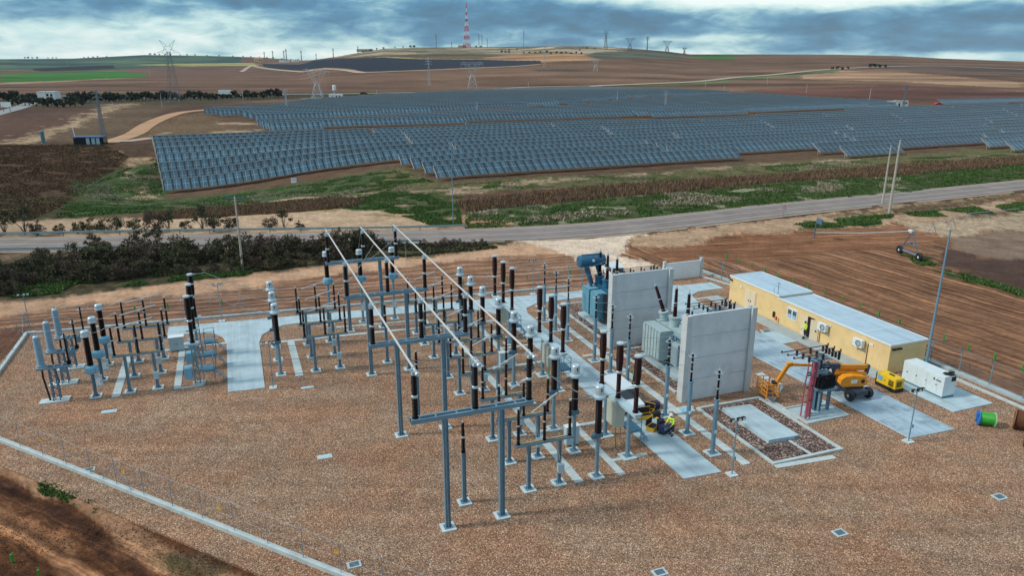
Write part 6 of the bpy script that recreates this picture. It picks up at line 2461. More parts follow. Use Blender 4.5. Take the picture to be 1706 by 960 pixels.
scatter('verge_grass', 'curved strip of green weeds between the tilled field and the dark round field', [(1498, 424), (1530, 430), (1600, 455), (1706, 485), (1706, 494), (1600, 464), (1510, 436)], 3500, 0.2, 0.18, LEAF_G, 12, 0.6, clump=(3, 0.4))

scatter('meadow_grass', 'mottled green grass between the brown scrub and the solar field', [(120, 318), (200, 285), (262, 262), (276, 334), (400, 322), (520, 306), (655, 282), (700, 302), (560, 336), (300, 350), (90, 364)], 40000, 0.16, 0.2, LEAF_G, 13, 0.8, clump=(3, 0.42))
scatter('meadow_grass', 'thin olive grass between the solar field and the reeds', [(665, 284), (740, 308), (1100, 288), (1400, 268), (1706, 256), (1706, 266), (1300, 292), (1000, 314), (780, 334), (640, 322)], 36000, 0.14, 0.18, LEAF_G, 14, 0.8, clump=(4, 0.5))
scatter('pale_dry_grass', 'pale dry grass scattered before the solar field', [(120, 318), (262, 262), (276, 338), (520, 308), (740, 308), (1400, 268), (1706, 256), (1706, 262), (1000, 314), (780, 334), (560, 334), (300, 350)], 26000, 0.15, 0.2, STRAW, 15, 0.8, clump=(5, 0.58))
CLOD = leaf_mat('soil_clod', (0.08, 0.040, 0.022), (0.26, 0.15, 0.085))
scatter('soil_clods', 'loose clods of dark soil in the near corner outside the fence', [(-60, 750), (0, 770), (130, 826), (300, 912), (440, 985), (420, 1000), (-60, 1000)], 5000, 0.035, 0.07, CLOD, 16, 1.2)

# green protection tubes round young plants
t = thing('plant_guard', 'small bright green plant guard', 'plant guard', (0, 0, 0), 0, 'green plant guards in the tilled strips')
m_ = MB()
m_.box((0, 0, 0.33), (0.13, 0.13, 0.62), 0.4)
m_.build('tube', GRN, t)
m_ = MB()
m_.bar((0.09, 0, 0), (0.09, 0, 0.75), 0.03)
m_.build('stake', mat('light_green_stake', (0.15, 0.42, 0.08), 0.6), t)
u2 = set()
for grp, pts in (('right', [(1210, 431), (1231, 438), (1251.7, 446), (1274, 454), (1296, 463), (1320.5, 474), (1346.7, 483), (1374, 492), (1402, 503), (1432, 515), (1464, 527), (1498, 541), (1572, 568), (1613.5, 585), (1657, 601), (1703, 619)]),
                 ('back', [(225, 519), (280, 515), (370, 508), (460, 501), (736, 477), (772, 475), (845, 469), (878, 466), (915, 462), (950, 458)]),
                 ('near', [(21, 938), (66, 964)])):
    for i, (x, y) in enumerate(pts):
        put(t, u2, G(x, y), rng.uniform(0, 3), 1.0 if grp != 'near' else 0.8,
            {'right': 'bright green plant guard in the row beside the fence of the yellow building', 'back': 'bright green plant guard in the tilled strip behind the far fence', 'near': 'bright green plant guard in the dark soil of the near corner'}[grp],
            {'right': 'plant guards beside the building fence', 'back': 'plant guards behind the far fence', 'near': 'plant guards in the near corner'}[grp])

# ------------------------------------------------------------------ guardrails and road sign
def guardrail(label, pts, h=0.75):
    root = thing('guardrail', label, 'guardrail')
    c = resample([p[:2] for p in pts], 4.0)
    b = MB()
    prev = None
    for i in range(len(c) - 1):
        a, q = c[i], c[i + 1]
        za, zq = tz(a.x, a.y), tz(q.x, q.y)
        for dz in (0.0, 0.16):
            b.bar((a.x, a.y, za + h - dz), (q.x, q.y, zq + h - dz), 0.09, 0.15)
    b.build('rail', mat('guardrail_zinc', (0.26, 0.40, 0.42), 0.5, 0.3) if 'guardrail_zinc' not in bpy.data.materials else bpy.data.materials['guardrail_zinc'], root)
    p_ = MB()
    for a in c:
        z = tz(a.x, a.y)
        p_.bar((a.x, a.y, z - 0.1), (a.x, a.y, z + h), 0.1)
    o = p_.build('rail_post', STEEL_D, root)
    o['kind'] = 'stuff'
    return root


guardrail('long steel guardrail on the far side of the highway', [G(x, line_y(HW_FAR, x) - 1.6) for x in (-300, 0, 150, 300, 450, 600, 700, 775)])
guardrail('long steel guardrail on the near side of the highway, half hidden by the thicket', [G(x, line_y(HW_NEAR, x) + 1.5) for x in (-300, 0, 150, 300, 450, 560, 700)])
p = G(1305, 362)
t = thing('road_sign', 'small triangular road sign on the verge of the highway bend', 'road sign', p)
MB().cyl((0, 0, 0), (0, 0, 1.9), 0.035, n=6).build('pole', STEEL, t)
m_ = MB()
m_.add([(-0.4, 0, 1.5), (0.4, 0, 1.5), (0, 0, 2.2), (-0.4, 0.03, 1.5), (0.4, 0.03, 1.5), (0, 0.03, 2.2)], [(0, 1, 2), (5, 4, 3), (0, 3, 4, 1), (1, 4, 5, 2), (2, 5, 3, 0)])
m_.build('sign_plate', RED, t)
m_ = MB()
m_.add([(-0.25, -0.01, 1.58), (0.25, -0.01, 1.58), (0, -0.01, 2.02)], [(0, 1, 2)])
m_.build('sign_face', WHT, t)

# ------------------------------------------------------------------ poles and pylons
PYL = mat('pylon_steel', (0.20, 0.24, 0.26), 0.6, 0.2)
PYLP = mat('pale_pylon_steel', (0.50, 0.54, 0.55), 0.6, 0.2)
CPOLE = mat('concrete_pole', (0.42, 0.40, 0.35), 0.85)


def height_at(p, ytop):
    zc_ = lambda z: (p.y * math.cos(PITCH) - (z - CAM_H) * math.sin(PITCH), p.y * math.sin(PITCH) + (z - CAM_H) * math.cos(PITCH))
    lo, hi = p.z, p.z + 400
    for _ in range(50):
        m = (lo + hi) / 2
        zc, yc = zc_(m)
        if 480 - FPX * yc / zc > ytop:
            lo = m
        else:
            hi = m
    return lo - p.z


def lattice(mb, sects, w, n4=True):
    """sects: list of (z, half width)"""
    for (z0, a), (z1, b) in zip(sects[:-1], sects[1:]):
        c0 = [(-a, -a), (a, -a), (a, a), (-a, a)]
        c1 = [(-b, -b), (b, -b), (b, b), (-b, b)]
        for i in range(4):
            j = (i + 1) % 4
            mb.bar((*c0[i], z0), (*c1[i], z1), w)
            mb.bar((*c0[i], z0), (*c1[j], z1), w * 0.6)
            mb.bar((*c0[j], z0), (*c1[i], z1), w * 0.6)
            mb.bar((*c1[i], z1), (*c1[j], z1), w * 0.6)


def pylon(kind, px_, ytop, label, group=None, m=PYL, rz=0.0, wk=1.0):
    p = G(*px_)
    H = height_at(p, ytop)
    t = thing('transmission_pylon' if kind in ('cat', 'delta', 'slim') else 'radio_mast', label, 'pylon' if kind in ('cat', 'delta', 'slim') else 'radio mast', p, rz, group)
    d = p.length
    w = max(0.16, d * 0.00026) * wk
    b = MB()
    x = MB()
    if kind == 'cat':
        hw = H * 0.085
        zs = [0, .16, .30, .42, .53, .62, .70, .76, .82]
        lattice(b, [(H * z, hw * (1 - z * 0.92)) for z in zs], w)
        for s in (-1, 1):
            x.bar((s * H * 0.02, 0, H * 0.80), (s * H * 0.12, 0, H), w)
            x.bar((s * H * 0.10, 0, H * 0.80), (s * H * 0.03, 0, H * 0.92), w * 0.8)
            x.bar((s * H * 0.03, 0, H * 0.92), (s * H * 0.12, 0, H), w)
            x.bar((s * H * 0.02, 0, H * 0.86), (s * H * 0.18, 0, H * 0.80), w)
            x.bar((s * H * 0.02, 0, H * 0.80), (s * H * 0.18, 0, H * 0.80), w)
            for z in (0.80, 0.70, 0.60):
                x.bar((s * H * 0.02, 0, H * z), (s * H * 0.10, 0, H * z), w)
        x.bar((-H * 0.05, 0, H * 0.9), (H * 0.05, 0, H * 0.9), w)
    elif kind == 'delta':
        hw = H * 0.17
        lattice(b, [(0, hw), (H * .15, hw * .85), (H * .32, hw * .62), (H * .5, hw * .32)], w)
        for s in (-1, 1):
            for o_ in (-0.02, 0.05):
                x.bar((s * H * (0.03 + o_), 0, H * 0.5), (s * H * (0.20 + o_ * 2), 0, H * 0.88), w)
            for k in range(4):
                a0, a1 = k / 4, (k + 1) / 4
                x.bar((s * H * (0.01 + 0.15 * a0), 0, H * (0.5 + 0.38 * a0)), (s * H * (0.08 + 0.22 * a1), 0, H * (0.5 + 0.38 * a1)), w * 0.6)
            x.bar((s * H * 0.30, 0, H * 0.88), (s * H * 0.30, 0, H), w * 0.8)
            x.bar((s * H * 0.42, 0, H * 0.90), (s * H * 0.42, 0, H * 0.78), w * 0.6)
            x.bar((0, 0, H * 0.74), (s * H * 0.12, 0, H * 0.86), w * 1.2)
        for z in (0.88, 0.94):
            x.bar((-H * 0.42, 0, H * z), (H * 0.42, 0, H * z), w)
        for k in range(14):
            x.bar((-H * 0.42 + H * 0.06 * k, 0, H * (0.88 if k % 2 else 0.94)), (-H * 0.42 + H * 0.06 * (k + 1), 0, H * (0.94 if k % 2 else 0.88)), w * 0.6)
    elif kind == 'slim':
        hw = H * 0.04
        zs = [i / 10 for i in range(11)]
        lattice(b, [(H * z, hw * (1 - z * 0.75)) for z in zs], w * 0.8)
        for z in (0.93, 0.84, 0.75):
            x.bar((-H * 0.11, 0, H * z), (H * 0.11, 0, H * z), w)
            for s in (-1, 1):
                x.bar((s * H * 0.11, 0, H * z), (s * H * 0.01, 0, H * (z + 0.03)), w * 0.7)
                x.bar((s * H * 0.11, 0, H * z), (s * H * 0.11, 0, H * (z - 0.03)), w)
    elif kind == 'mast':
        lattice(b, [(H * i / 8, max(0.4, d * 0.0003)) for i in range(9)], w * 0.7)
        x.box((0, 0, H * 0.8), (d * 0.0012, d * 0.0012, H * 0.05))
    b.build('lattice_body', m, t)
    x.build('crossarm', m, t)
    return t


pylon('cat', (292, 172), 66, 'tall dark lattice pylon with horned head, nearest and largest pylon', m=PYL, rz=0.1, wk=1.0)
pylon('delta', (530, 165), 112, 'pale waist shaped lattice pylon behind the solar field on the left', m=PYLP, wk=1.7)
pylon('delta', (787, 147), 101, 'pale waist shaped lattice pylon standing before the dark far solar field', m=PYLP, rz=0.1, wk=1.6)
pylon('delta', (992, 119), 97, 'small pale waist shaped pylon on the brown slope below the hill', m=PYLP, wk=0.9)
pylon('slim', (715, 143), 94, 'narrow pale lattice pylon left of the waist shaped one', m=PYLP, wk=1.2)
pylon('slim', (907, 112), 67, 'narrow lattice pylon in front of the hilltop scrub', m=PYLP)
pylon('slim', (172, 225), 150, 'dark slim lattice pylon with three short arms beside the small shelter', m=PYL, wk=1.1)
pylon('slim', (1108, 184), 150, 'slim pylon standing in the middle of the solar field', m=PYLP)
pylon('slim', (478, 186), 148, 'slim pole pylon at the far left corner of the solar field', m=PYLP)
pylon('cat', (1009, 82), 49, 'tall pylon on the skyline right of the hilltop', m=PYL, wk=1.2)
pylon('delta', (1049, 83), 62, 'waist shaped pylon on the skyline, left of three', m=PYL)
pylon('slim', (1078, 83.5), 60, 'slim pylon on the skyline between two waist shaped ones', m=PYL, wk=1.2)
pylon('delta', (1111, 87), 67, 'waist shaped pylon on the skyline where the hill slopes down', m=PYL)
pylon('delta', (1140, 89), 79, 'smallest waist shaped pylon on the skyline right of the hill', m=PYL)
pylon('slim', (1505, 178), 141, 'slim pylon beside the white inverter cabins', m=PYL, wk=0.9)
for x, y0, y1 in ((441, 98, 86), (455, 98, 84), (473.5, 98.5, 84), (477.5, 99, 81), (502.5, 100, 83.5), (527, 99.5, 89), (555.6, 95.5, 80), (596.6, 88, 76.5)):
    pylon('slim', (x, y0), y1, 'tiny pylon on the far horizon where the two ridges meet', 'tiny pylons on the far horizon', m=PYL, wk=0.9)
for x, y0, y1, lb in ((727, 79, 55, 'dark antenna mast on the hilltop left of the red and white tower'), (752.5, 79, 69, 'shortest antenna mast just left of the red and white tower'), (798, 79, 56, 'thin antenna mast on the hilltop, left of a close pair'),
                      (803, 79, 56, 'thin antenna mast on the hilltop, right of a close pair'), (812, 79, 64, 'short antenna mast right of the close pair on the hilltop'), (872.5, 78, 50, 'lone tall antenna mast in the middle of the hilltop')):
    pylon('mast', (x, y0), y1, lb, m=PYL)
# television tower, red and white bands
p = G(778, 79)
H = height_at(p, 4)
t = thing('television_tower', 'tall red and white banded television tower on the hilltop', 'television tower', p)
TR = mat('tower_red', (0.62, 0.03, 0.05), 0.6)
TW = mat('tower_white', (0.75, 0.78, 0.80), 0.6)
secs = [(0, 0.085), (0.09, 0.074), (0.18, 0.062), (0.27, 0.052), (0.36, 0.045), (0.48, 0.035), (0.58, 0.028), (0.64, 0.022), (0.72, 0.014), (0.80, 0.010), (0.88, 0.007), (1.0, 0.003)]
for i, (a, b) in enumerate(zip(secs[:-1], secs[1:])):
    m_ = MB()
    zm = (a[0] + b[0]) / 2
    lattice(m_, [(H * a[0], H * a[1]), (H * zm, H * (a[1] + b[1]) / 2), (H * b[0], H * b[1])], 1.25 if i < 8 else 0.9)
    if i in (5, 7, 8):
        m_.cyl((0, 0, H * (a[0] + 0.02)), (0, 0, H * (a[0] + 0.04)), H * a[1] * 1.3, n=12)
    m_.build('tower_section', TR if i % 2 == 0 else TW, t)
# concrete and steel poles
def pole(px_, ytop, label, arms=1, r=0.16, m=CPOLE, group=None, lamp=False):
    p = G(*px_)
    H = height_at(p, ytop)
    t = thing('utility_pole', label, 'utility pole', p, 0, group)
    b = MB()
    b.cyl((0, 0, -0.1), (0, 0, H), r, r * 0.6, n=8)
    b.build('pole', m, t)
    x = MB()
    for k in range(arms):
        z = H - 0.2 - k * 0.8
        x.bar((-1.1, 0, z), (1.1, 0, z), 0.1)
        for s in (-1, 0, 1):
            x.cyl((s, 0, z), (s, 0, z + 0.35), 0.06, n=6)
    if lamp:
        x.bar((0, 0, H), (0.6, 0, H + 0.05), 0.1)
    if arms or lamp:
        x.build('crossarm', STEEL_D, t)
    return t


pole((1481, 357), 233, 'tall concrete utility pole with small crossarm beside the highway, right of a pair', r=0.26)
pole((1470, 340), 241, 'tall concrete utility pole with small crossarm beside the highway, left of a pair', r=0.22)
pole((405, 452), 327, 'leaning looking concrete pole in the thicket with insulators on top', r=0.17)
pole((755, 373), 238, 'thin bare steel pole standing beyond the highway before the solar field', 0, 0.085, STEEL, lamp=True)
for i, (x, y0, y1, lb) in enumerate(((79, 170, 130, 'dark utility pole in front of the distant tree belt at the left'), (190, 190, 168, 'short pale pole right of the dark slim pylon'), (270, 178, 155, 'pale pole left of the horned pylon foot'), (405, 166, 148, 'short pole by the right end of the tree belt'),
                                     (628, 165, 149, 'short white post behind the far solar block at the left'), (880, 147, 135, 'tiny pole on the far road above the solar field'), (1028, 173, 151, 'thin pole between the far solar blocks'), (795, 190, 169, 'thin pole inside the far solar block'),
                                     (1175, 145, 132, 'small pole along the far road, first of three'), (1278, 140, 127, 'small pole along the far road, second of three'), (1343, 155, 140, 'small pole along the far road, third of three'), (1206, 158, 142, 'white post at the far edge of the solar field'),
                                     (1448, 170, 147, 'white post by the right far edge of the solar field'), (250, 128, 108, 'pale thin pole on the brown field beyond the bright green one'), (113, 110, 96, 'thin pole before the farthest ridge'))):
    pole((x, y0), y1, lb, 1 if i in (0, 3, 5) else 0, 0.14 if i < 3 else 0.2, PYL if i == 0 else PYLP)

# ------------------------------------------------------------------ small buildings far off
def hut(name, label, px_, d, wall, roofm, cat, rz=0.0, pitched=False, door_m=None):
    p = G(*px_)
    t = thing(name, label, cat, p, rz)
    b = MB()
    b.box((0, 0, d[2] / 2 - 0.2), (d[0], d[1], d[2] + 0.4))
    b.build('wall', wall, t)
    r = MB()
    if pitched:
        x, y, z = d[0] / 2 + .3, d[1] / 2 + .3, d[2]
        r.add([(-x, -y, z), (x, -y, z), (x, y, z), (-x, y, z), (-x, 0, z + d[1] * .3), (x, 0, z + d[1] * .3)], [(0, 1, 5, 4), (2, 3, 4, 5), (0, 4, 3), (1, 2, 5), (3, 2, 1, 0)])
    else:
        r.box((0, 0, d[2] + 0.06), (d[0] + 0.3, d[1] + 0.3, 0.14))
    r.build('roof', roofm, t)
    q = MB()
    q.box((-d[0] * 0.2, -d[1] / 2 - 0.03, 1.05), (1.0, 0.06, 2.0))
    q.build('door', door_m or GLASSD, t)
    q = MB()
    for s in (0.1, 0.32):
        q.box((d[0] * s, -d[1] / 2 - 0.03, d[2] * 0.6), (d[0] * 0.12, 0.06, d[2] * 0.3))
    q.build('window', GLASSD, t)
    return t


TERRA = mat('terracotta_roof', (0.42, 0.19, 0.10), 0.8)
TANW = mat('tan_wall', (0.55, 0.40, 0.26), 0.85)
hut('inverter_cabin', 'white inverter cabin at the solar field edge, left of a close pair', (1487, 177), (9, 3, 3.2), WHT, WHT, 'cabin')
hut('inverter_cabin', 'white inverter cabin at the solar field edge, right of a close pair', (1500, 177), (8, 3, 3.4), WHT, WHT, 'cabin')
hut('cabin', 'small white cabin beneath the pale pylon left of the solar field', (560, 164.5), (10, 5, 3.4), WHT, WHT, 'cabin')
hut('shed', 'long low white shed behind the far corner of the solar field', (606, 166), (11, 5, 2.6), WHT, STEEL, 'shed')
hut('farm_building', 'tan farm building on the far crest at the end of the pale track', (432, 103), (42, 20, 14), TANW, TERRA, 'building', pitched=True)
hut('farm_building', 'white farm shed right of the tan farm building', (474, 103.5), (40, 16, 9), WHT, WHT, 'building')
hut('farm_building', 'second white farm shed nearer the dark solar field', (492, 102.5), (32, 14, 9), WHT, WHT, 'building')
hut('house', 'small white house in the distant tree belt at the left', (83, 166), (13, 8, 6), WHT, WHT, 'house')
hut('transmitter_building', 'pale building at the foot of the television tower', (770, 79), (26, 10, 7), TANW, WHT, 'building')
hut('ruin', 'pale stone building at the left shoulder of the hill', (608, 84.5), (50, 16, 8), TANW, TANW, 'building')
for i, x in enumerate((1378, 1390, 1402)):
    pass
p = G(558, 163)
t = thing('water_tank', 'slender white water tank standing behind the small white cabin', 'water tank', p)
m_ = MB()
m_.lathe([(1.1, 5.5), (1.5, 6.0), (1.5, 9.5), (1.0, 10.0)], n=12)
m_.build('tank', WHT, t)
m_ = MB()
m_.cyl((0, 0, 0), (0, 0, 5.6), 0.5, n=8)
m_.build('stem', PYLP, t)
# shelter with solar roof near the slim pylon
p = G(152, 240)
t = thing('pump_shelter', 'low shelter with blue white wall panels at the foot of the slim pylon', 'shelter', p, 0.1)
m_ = MB()
m_.box((0, 0, 1.1), (9.6, 3.2, 2.4))
m_.build('wall', GLASSD, t)
for x in (-0.2, 1.5, 3.0):
    MB().box((x, -1.64, 1.15), (1.1, 0.08, 2.1)).build('panel', CABW, t)
m_ = MB()
m_.box((-0.2, -0.2, 2.6), (9.8, 3.8, 0.2))
m_.build('roof', mat('blue_roof', (0.05, 0.10, 0.26), 0.4), t)
p = G(73, 239)
t = thing('tank_column', 'round grey tank column left of the low shelter', 'tank', p)
m_ = MB()
m_.lathe([(0.8, 0), (0.8, 0.2), (0.6, 0.25), (0.6, 1.9), (0.72, 1.95), (0.72, 2.1), (0.6, 2.15), (0.6, 3.9), (0.75, 4.0), (0.2, 4.4)], n=14)
m_.build('shell', mat('green_grey_tank', (0.10, 0.22, 0.24), 0.5), t)
m_ = MB()
for s in (-0.2, 0.2):
    m_.bar((s, -0.66, 0), (s, -0.66, 4.0), 0.06)
m_.build('ladder', STEEL, t)
p = G(127, 236)
t = thing('antenna_post', 'slanting white post beside the low shelter', 'post', p)
MB().cyl((0, 0, 0), (-0.5, 0, 5.2), 0.14, n=8).build('post', WHT, t)
p = G(12, 186)
t = thing('billboard', 'small white billboard beside the grey side road at the left edge', 'billboard', p)
m_ = MB()
for s in (-1.8, 1.8):
    m_.bar((s, 0, 0), (s, 0, 3), 0.25)
m_.build('leg', STEEL_D, t)
MB().box((0, 0, 3.8), (5.5, 0.25, 2.8)).build('board', WHT, t)
p = G(490, 305)
t = thing('junction_box', 'small white junction box on the grass in front of the panel rows', 'junction box', p)
MB().box((0, 0, 0.55), (1.3, 0.6, 1.1)).build('body', WHT, t)
MB().box((0, 0, 1.14), (1.45, 0.75, 0.07)).build('lid', CABW, t)
# ------------------------------------------------------------------ vehicles, plant and people
def Gz(px_, py_, z=0.0):
    a, b, c_ = _ray(px_, py_)
    k = (z - CAM_H) / c_
    return Vector((a * k, b * k, z))


def wheel(t, x, y, r, w, parent_name='wheel', hub=STEEL, axis='y'):
    m = MB()
    m.lathe([(r * 0.6, -w / 2), (r * 0.93, -w / 2), (r, -w * 0.36), (r, w * 0.36), (r * 0.93, w / 2), (r * 0.6, w / 2)], (x, y, r), 20, axis=axis)
    wo = m.build(parent_name, BLK, t)
    h_ = MB()
    h_.lathe([(r * 0.15, -w / 2 - 0.01), (r * 0.56, -w * 0.42), (r * 0.58, -w * 0.2), (r * 0.58, w * 0.2), (r * 0.56, w * 0.42), (r * 0.15, w / 2 + 0.01)], (x, y, r), 16, axis=axis)
    h_.build('rim', hub, wo)
    return wo


def car_body(mb, prof, w, mi=0, tumble=0.88, zt=1.0):
    """side profile (x, z) closed polygon extruded across y with narrower roof"""
    n = len(prof)
    vs = []
    for s in (-1, 1):
        for x, z in prof:
            k = 1.0 if z < zt else 1 - (1 - tumble) * min(1, (z - zt) / 0.7)
            vs.append((x, s * w / 2 * k, z))
    mb.add(vs, [tuple(range(n)), tuple(range(2 * n - 1, n - 1, -1))] + [(i, n + i, n + (i + 1) % n, (i + 1) % n) for i in range(n)], mi)


def make_van(label, loc, rz):
    t = thing('van', label, 'van', loc, rz)
    b = MB()
    car_body(b, [(-2.15, 0.35), (2.15, 0.35), (2.25, 0.55), (2.2, 0.95), (1.35, 1.12), (0.75, 1.72), (0.55, 1.82), (-1.9, 1.86), (-2.08, 1.75), (-2.2, 1.0), (-2.22, 0.5)], 1.75)
    bo = b.build('body', mat('van_white', (0.62, 0.72, 0.76), 0.3, 0, 0.03, 1.0, spec=0.6) if 'van_white' not in bpy.data.materials else bpy.data.materials['van_white'], t)
    w = MB()
    w.add([(1.36, -0.74, 1.16), (1.36, 0.74, 1.16), (0.80, 0.68, 1.70), (0.80, -0.68, 1.70)], [(0, 1, 2, 3)])
    w.build('windscreen', GLASSD, t)
    w = MB()
    w.add([(-2.185, -0.72, 1.12), (-2.185, 0.72, 1.12), (-2.10, 0.66, 1.68), (-2.10, -0.66, 1.68)], [(3, 2, 1, 0)])
    w.build('rear_window', GLASSD, t)
    for s in (-1, 1):
        w = MB()
        w.add([(-1.9, s * 0.885, 1.15), (1.05, s * 0.885, 1.15), (0.7, s * 0.82, 1.62), (-1.9, s * 0.82, 1.62)], [(0, 1, 2, 3) if s < 0 else (3, 2, 1, 0)])
        w.build('side_window', GLASSD, t)
        w = MB()
        w.box((2.2, s * 0.62, 0.78), (0.08, 0.36, 0.2))
        w.build('headlight', WHT, t)
        w = MB()
        w.box((-2.2, s * 0.76, 1.0), (0.06, 0.14, 0.5))
        w.build('tail_light', RED, t)
        for x in (-1.4, 1.4):
            wheel(t, x, s * 0.8, 0.32, 0.2)
    w = MB()
    w.box((2.22, 0, 0.48), (0.14, 1.7, 0.22))
    w.box((-2.22, 0, 0.48), (0.14, 1.7, 0.22))
    w.build('bumper', BLK, t)
    return t


vn = make_van('white van parked on the long slab behind the nearest breaker', W(26.6, 46.1, 0.05), TH - math.pi / 2)
dup(vn, Gz(1021, 461, -0.1), TH + rad(78), 'white van seen from the rear on the pale apron outside the gate')

# --- articulated boom lift ----------------------------------------------------
ORG = mat('lift_orange', (0.78, 0.30, 0.015), 0.45, 0, 0.08, 2.0, spec=0.4, dirt=((0.38, 0.17, 0.05), 2.2, 0.58))
NAVY = mat('lift_dark_blue', (0.035, 0.05, 0.075), 0.5)
c1 = Gz(1414, 669)
c2 = Gz(1444.7, 663.5)
mid_ = (c1 + c2) / 2
ax = (c2 - c1).normalized()
fw_ = Vector((-ax.y, ax.x, 0))
ctr = mid_ + fw_ * 1.1
rz = math.atan2(ax.y, ax.x)
t = thing('boom_lift', 'orange articulated boom lift with lowered work basket on the stained lane', 'boom lift', (ctr.x, ctr.y, 0.06), rz)
hw = (c2 - c1).length / 2
m_ = MB()
m_.box((0, 0, 0.62), (1.2, 2.9, 0.38))
m_.box((0, -1.1, 0.5), (hw * 2 - 0.2, 0.22, 0.22))
m_.box((0, 1.1, 0.5), (hw * 2 - 0.2, 0.22, 0.22))
m_.box((0, 0, 0.85), (1.4, 1.6, 0.12))
m_.build('chassis', NAVY, t)
for x in (-hw, hw):
    for y in (-1.1, 1.1):
        wheel(t, x, y, 0.45, 0.34, axis='x')
m_ = MB()
m_.lathe([(0.5, 0.88), (0.5, 1.02)], n=16)
m_.build('slew_ring', BLK, t)
# turret, swung to the left
ta = rad(168) - 0.0
T_ = lambda a, b, z: (a * math.cos(ta) - b * math.sin(ta), a * math.sin(ta) + b * math.cos(ta), z)
m_ = MB()
for s in (-1, 1):
    pr = [(-1.15, 1.05), (0.55, 1.0), (0.95, 1.15), (1.0, 1.5), (0.7, 1.85), (-0.3, 2.0), (-0.95, 1.95), (-1.3, 1.7), (-1.35, 1.3)]
    n_ = len(pr)
    vs = [T_(-a, s * 0.35, z) for a, z in pr] + [T_(-a, s * 0.88, z * 0.97 + 0.02) for a, z in pr]
    m_.add(vs, [tuple(range(n_))[::-s], tuple(range(n_, 2 * n_))[::s]] + [((i, (i + 1) % n_, n_ + (i + 1) % n_, n_ + i) if s > 0 else (n_ + i, n_ + (i + 1) % n_, (i + 1) % n_, i)) for i in range(n_)])
m_.build('turret_cover', ORG, t)
m_ = MB()
c_ = T_(-0.55, 0.90, 1.45)
c2_ = T_(-0.55, 0.86, 1.45)
m_.cyl(c2_, c_, 0.17, n=16)
m_.build('round_vent', BLK, t)
m_ = MB()
m_.box(T_(0.2, 0.885, 1.45), (0.5, 0.03, 0.3), ta)
m_.build('warning_label', WHT, t)
m_ = MB()
m_.box(T_(-0.1, 0, 1.3), (1.6, 0.66, 0.6), ta)
m_.build('counterweight', NAVY, t)
bm = MB()
def bb_(a0, z0, a1, z1, w, h, y=0.0):
    bm.bar(T_(a0, y, z0), T_(a1, y, z1), w, h)
bb_(-1.2, 1.75, 1.5, 2.0, 0.22, 0.26, 0.12)
bb_(-1.2, 2.1, 1.5, 2.28, 0.22, 0.24, -0.1)
bb_(-1.3, 2.35, 2.2, 2.55, 0.24, 0.28, 0.0)
bm.build('lower_boom', ORG, t)
bm = MB()
bb_(1.1, 2.5, 2.9, 2.62, 0.34, 0.4, 0.0)
bb_(-1.3, 1.7, -1.4, 2.5, 0.2, 0.3, 0.0)
bb_(1.45, 1.9, 1.6, 2.4, 0.2, 0.3, 0.0)
bm.build('boom_link', NAVY, t)
bm = MB()
bb_(2.8, 2.62, 5.3, 2.85, 0.17, 0.2)
bm.build('telescopic_boom', ORG, t)
bm = MB()
bb_(5.2, 2.9, 5.6, 2.8, 0.3, 0.34)
bb_(5.5, 2.8, 6.3, 1.3, 0.22, 0.26)
bb_(6.25, 1.35, 6.7, 1.0, 0.2, 0.2)
bm.build('jib', ORG, t)
bk_ = MB()
bx0, bx1, by, z0_ = 6.5, 7.5, 0.9, 0.45
for a in (bx0, (bx0 + bx1) / 2, bx1):
    for b in (-by, 0, by):
        bk_.bar(T_(a, b, z0_), T_(a, b, z0_ + 1.1), 0.05)
for z in (z0_ + 0.06, z0_ + 0.4, z0_ + 0.75, z0_ + 1.1):
    for b in (-by, by):
        bk_.bar(T_(bx0, b, z), T_(bx1, b, z), 0.05)
    for a in (bx0, bx1):
        bk_.bar(T_(a, -by, z), T_(a, by, z), 0.05)
for k in range(6):
    b = -by + 2 * by * (k + 0.5) / 6
    bk_.bar(T_(bx0, b, z0_), T_(bx0, b, z0_ + 1.1), 0.035)
    bk_.bar(T_(bx1, b, z0_), T_(bx1, b, z0_ + 0.6), 0.035)
for k in range(4):
    bk_.bar(T_(bx0 + 0.1, -by + k * 0.5, z0_ + 0.1), T_(bx0 + 0.5, -by + 0.3 + k * 0.4, z0_ + 0.9), 0.04)
ko = bk_.build('basket', ORG, t)
m_ = MB()
m_.box(T_((bx0 + bx1) / 2, 0, z0_ + 0.03), (bx1 - bx0, 2 * by, 0.05), ta)
m_.build('basket_floor', NAVY, ko)
m_ = MB()
m_.box(T_(bx0 + 0.15, 0.3, z0_ + 1.0), (0.25, 0.6, 0.22), ta)
m_.build('control_panel', BLK, ko)

# --- generators ------------------------------------------------------------------
GENW = mat('generator_white', (0.62, 0.72, 0.74), 0.45, 0, 0.06, 1.5, dirt=((0.46, 0.50, 0.48), 1.6, 0.60))
SOOT = mat('soot', (0.02, 0.018, 0.018), 0.9)
t = thing('generator', 'large white box generator with soot on its end beside the yellow building', 'generator', W(52.1, 39.9, 0.07), TH)
m_ = MB()
m_.box((0, 0, 0.95), (1.35, 3.9, 1.65))
m_.build('casing', GENW, t)
m_ = MB()
m_.box((0, 0, 1.80), (1.3, 3.85, 0.07))
m_.build('roof', GENW, t)
m_ = MB()
m_.box((0, 0, 0.07), (1.25, 3.95, 0.14))
m_.build('skid', STEEL_D, t)
m_ = MB()
for y in (-0.95, 0.05, 1.05):
    m_.box((-0.685, y, 0.95), (0.02, 0.92, 1.4))
m_.build('door', GENW, t)
m_ = MB()
for y in (-1.3, -0.35, 0.6, 1.5):
    m_.box((-0.70, y, 0.95), (0.03, 0.07, 0.12))
m_.build('handle', BLK, t)
m_ = MB()
m_.box((-0.70, -1.05, 1.38), (0.02, 0.12, 0.2))
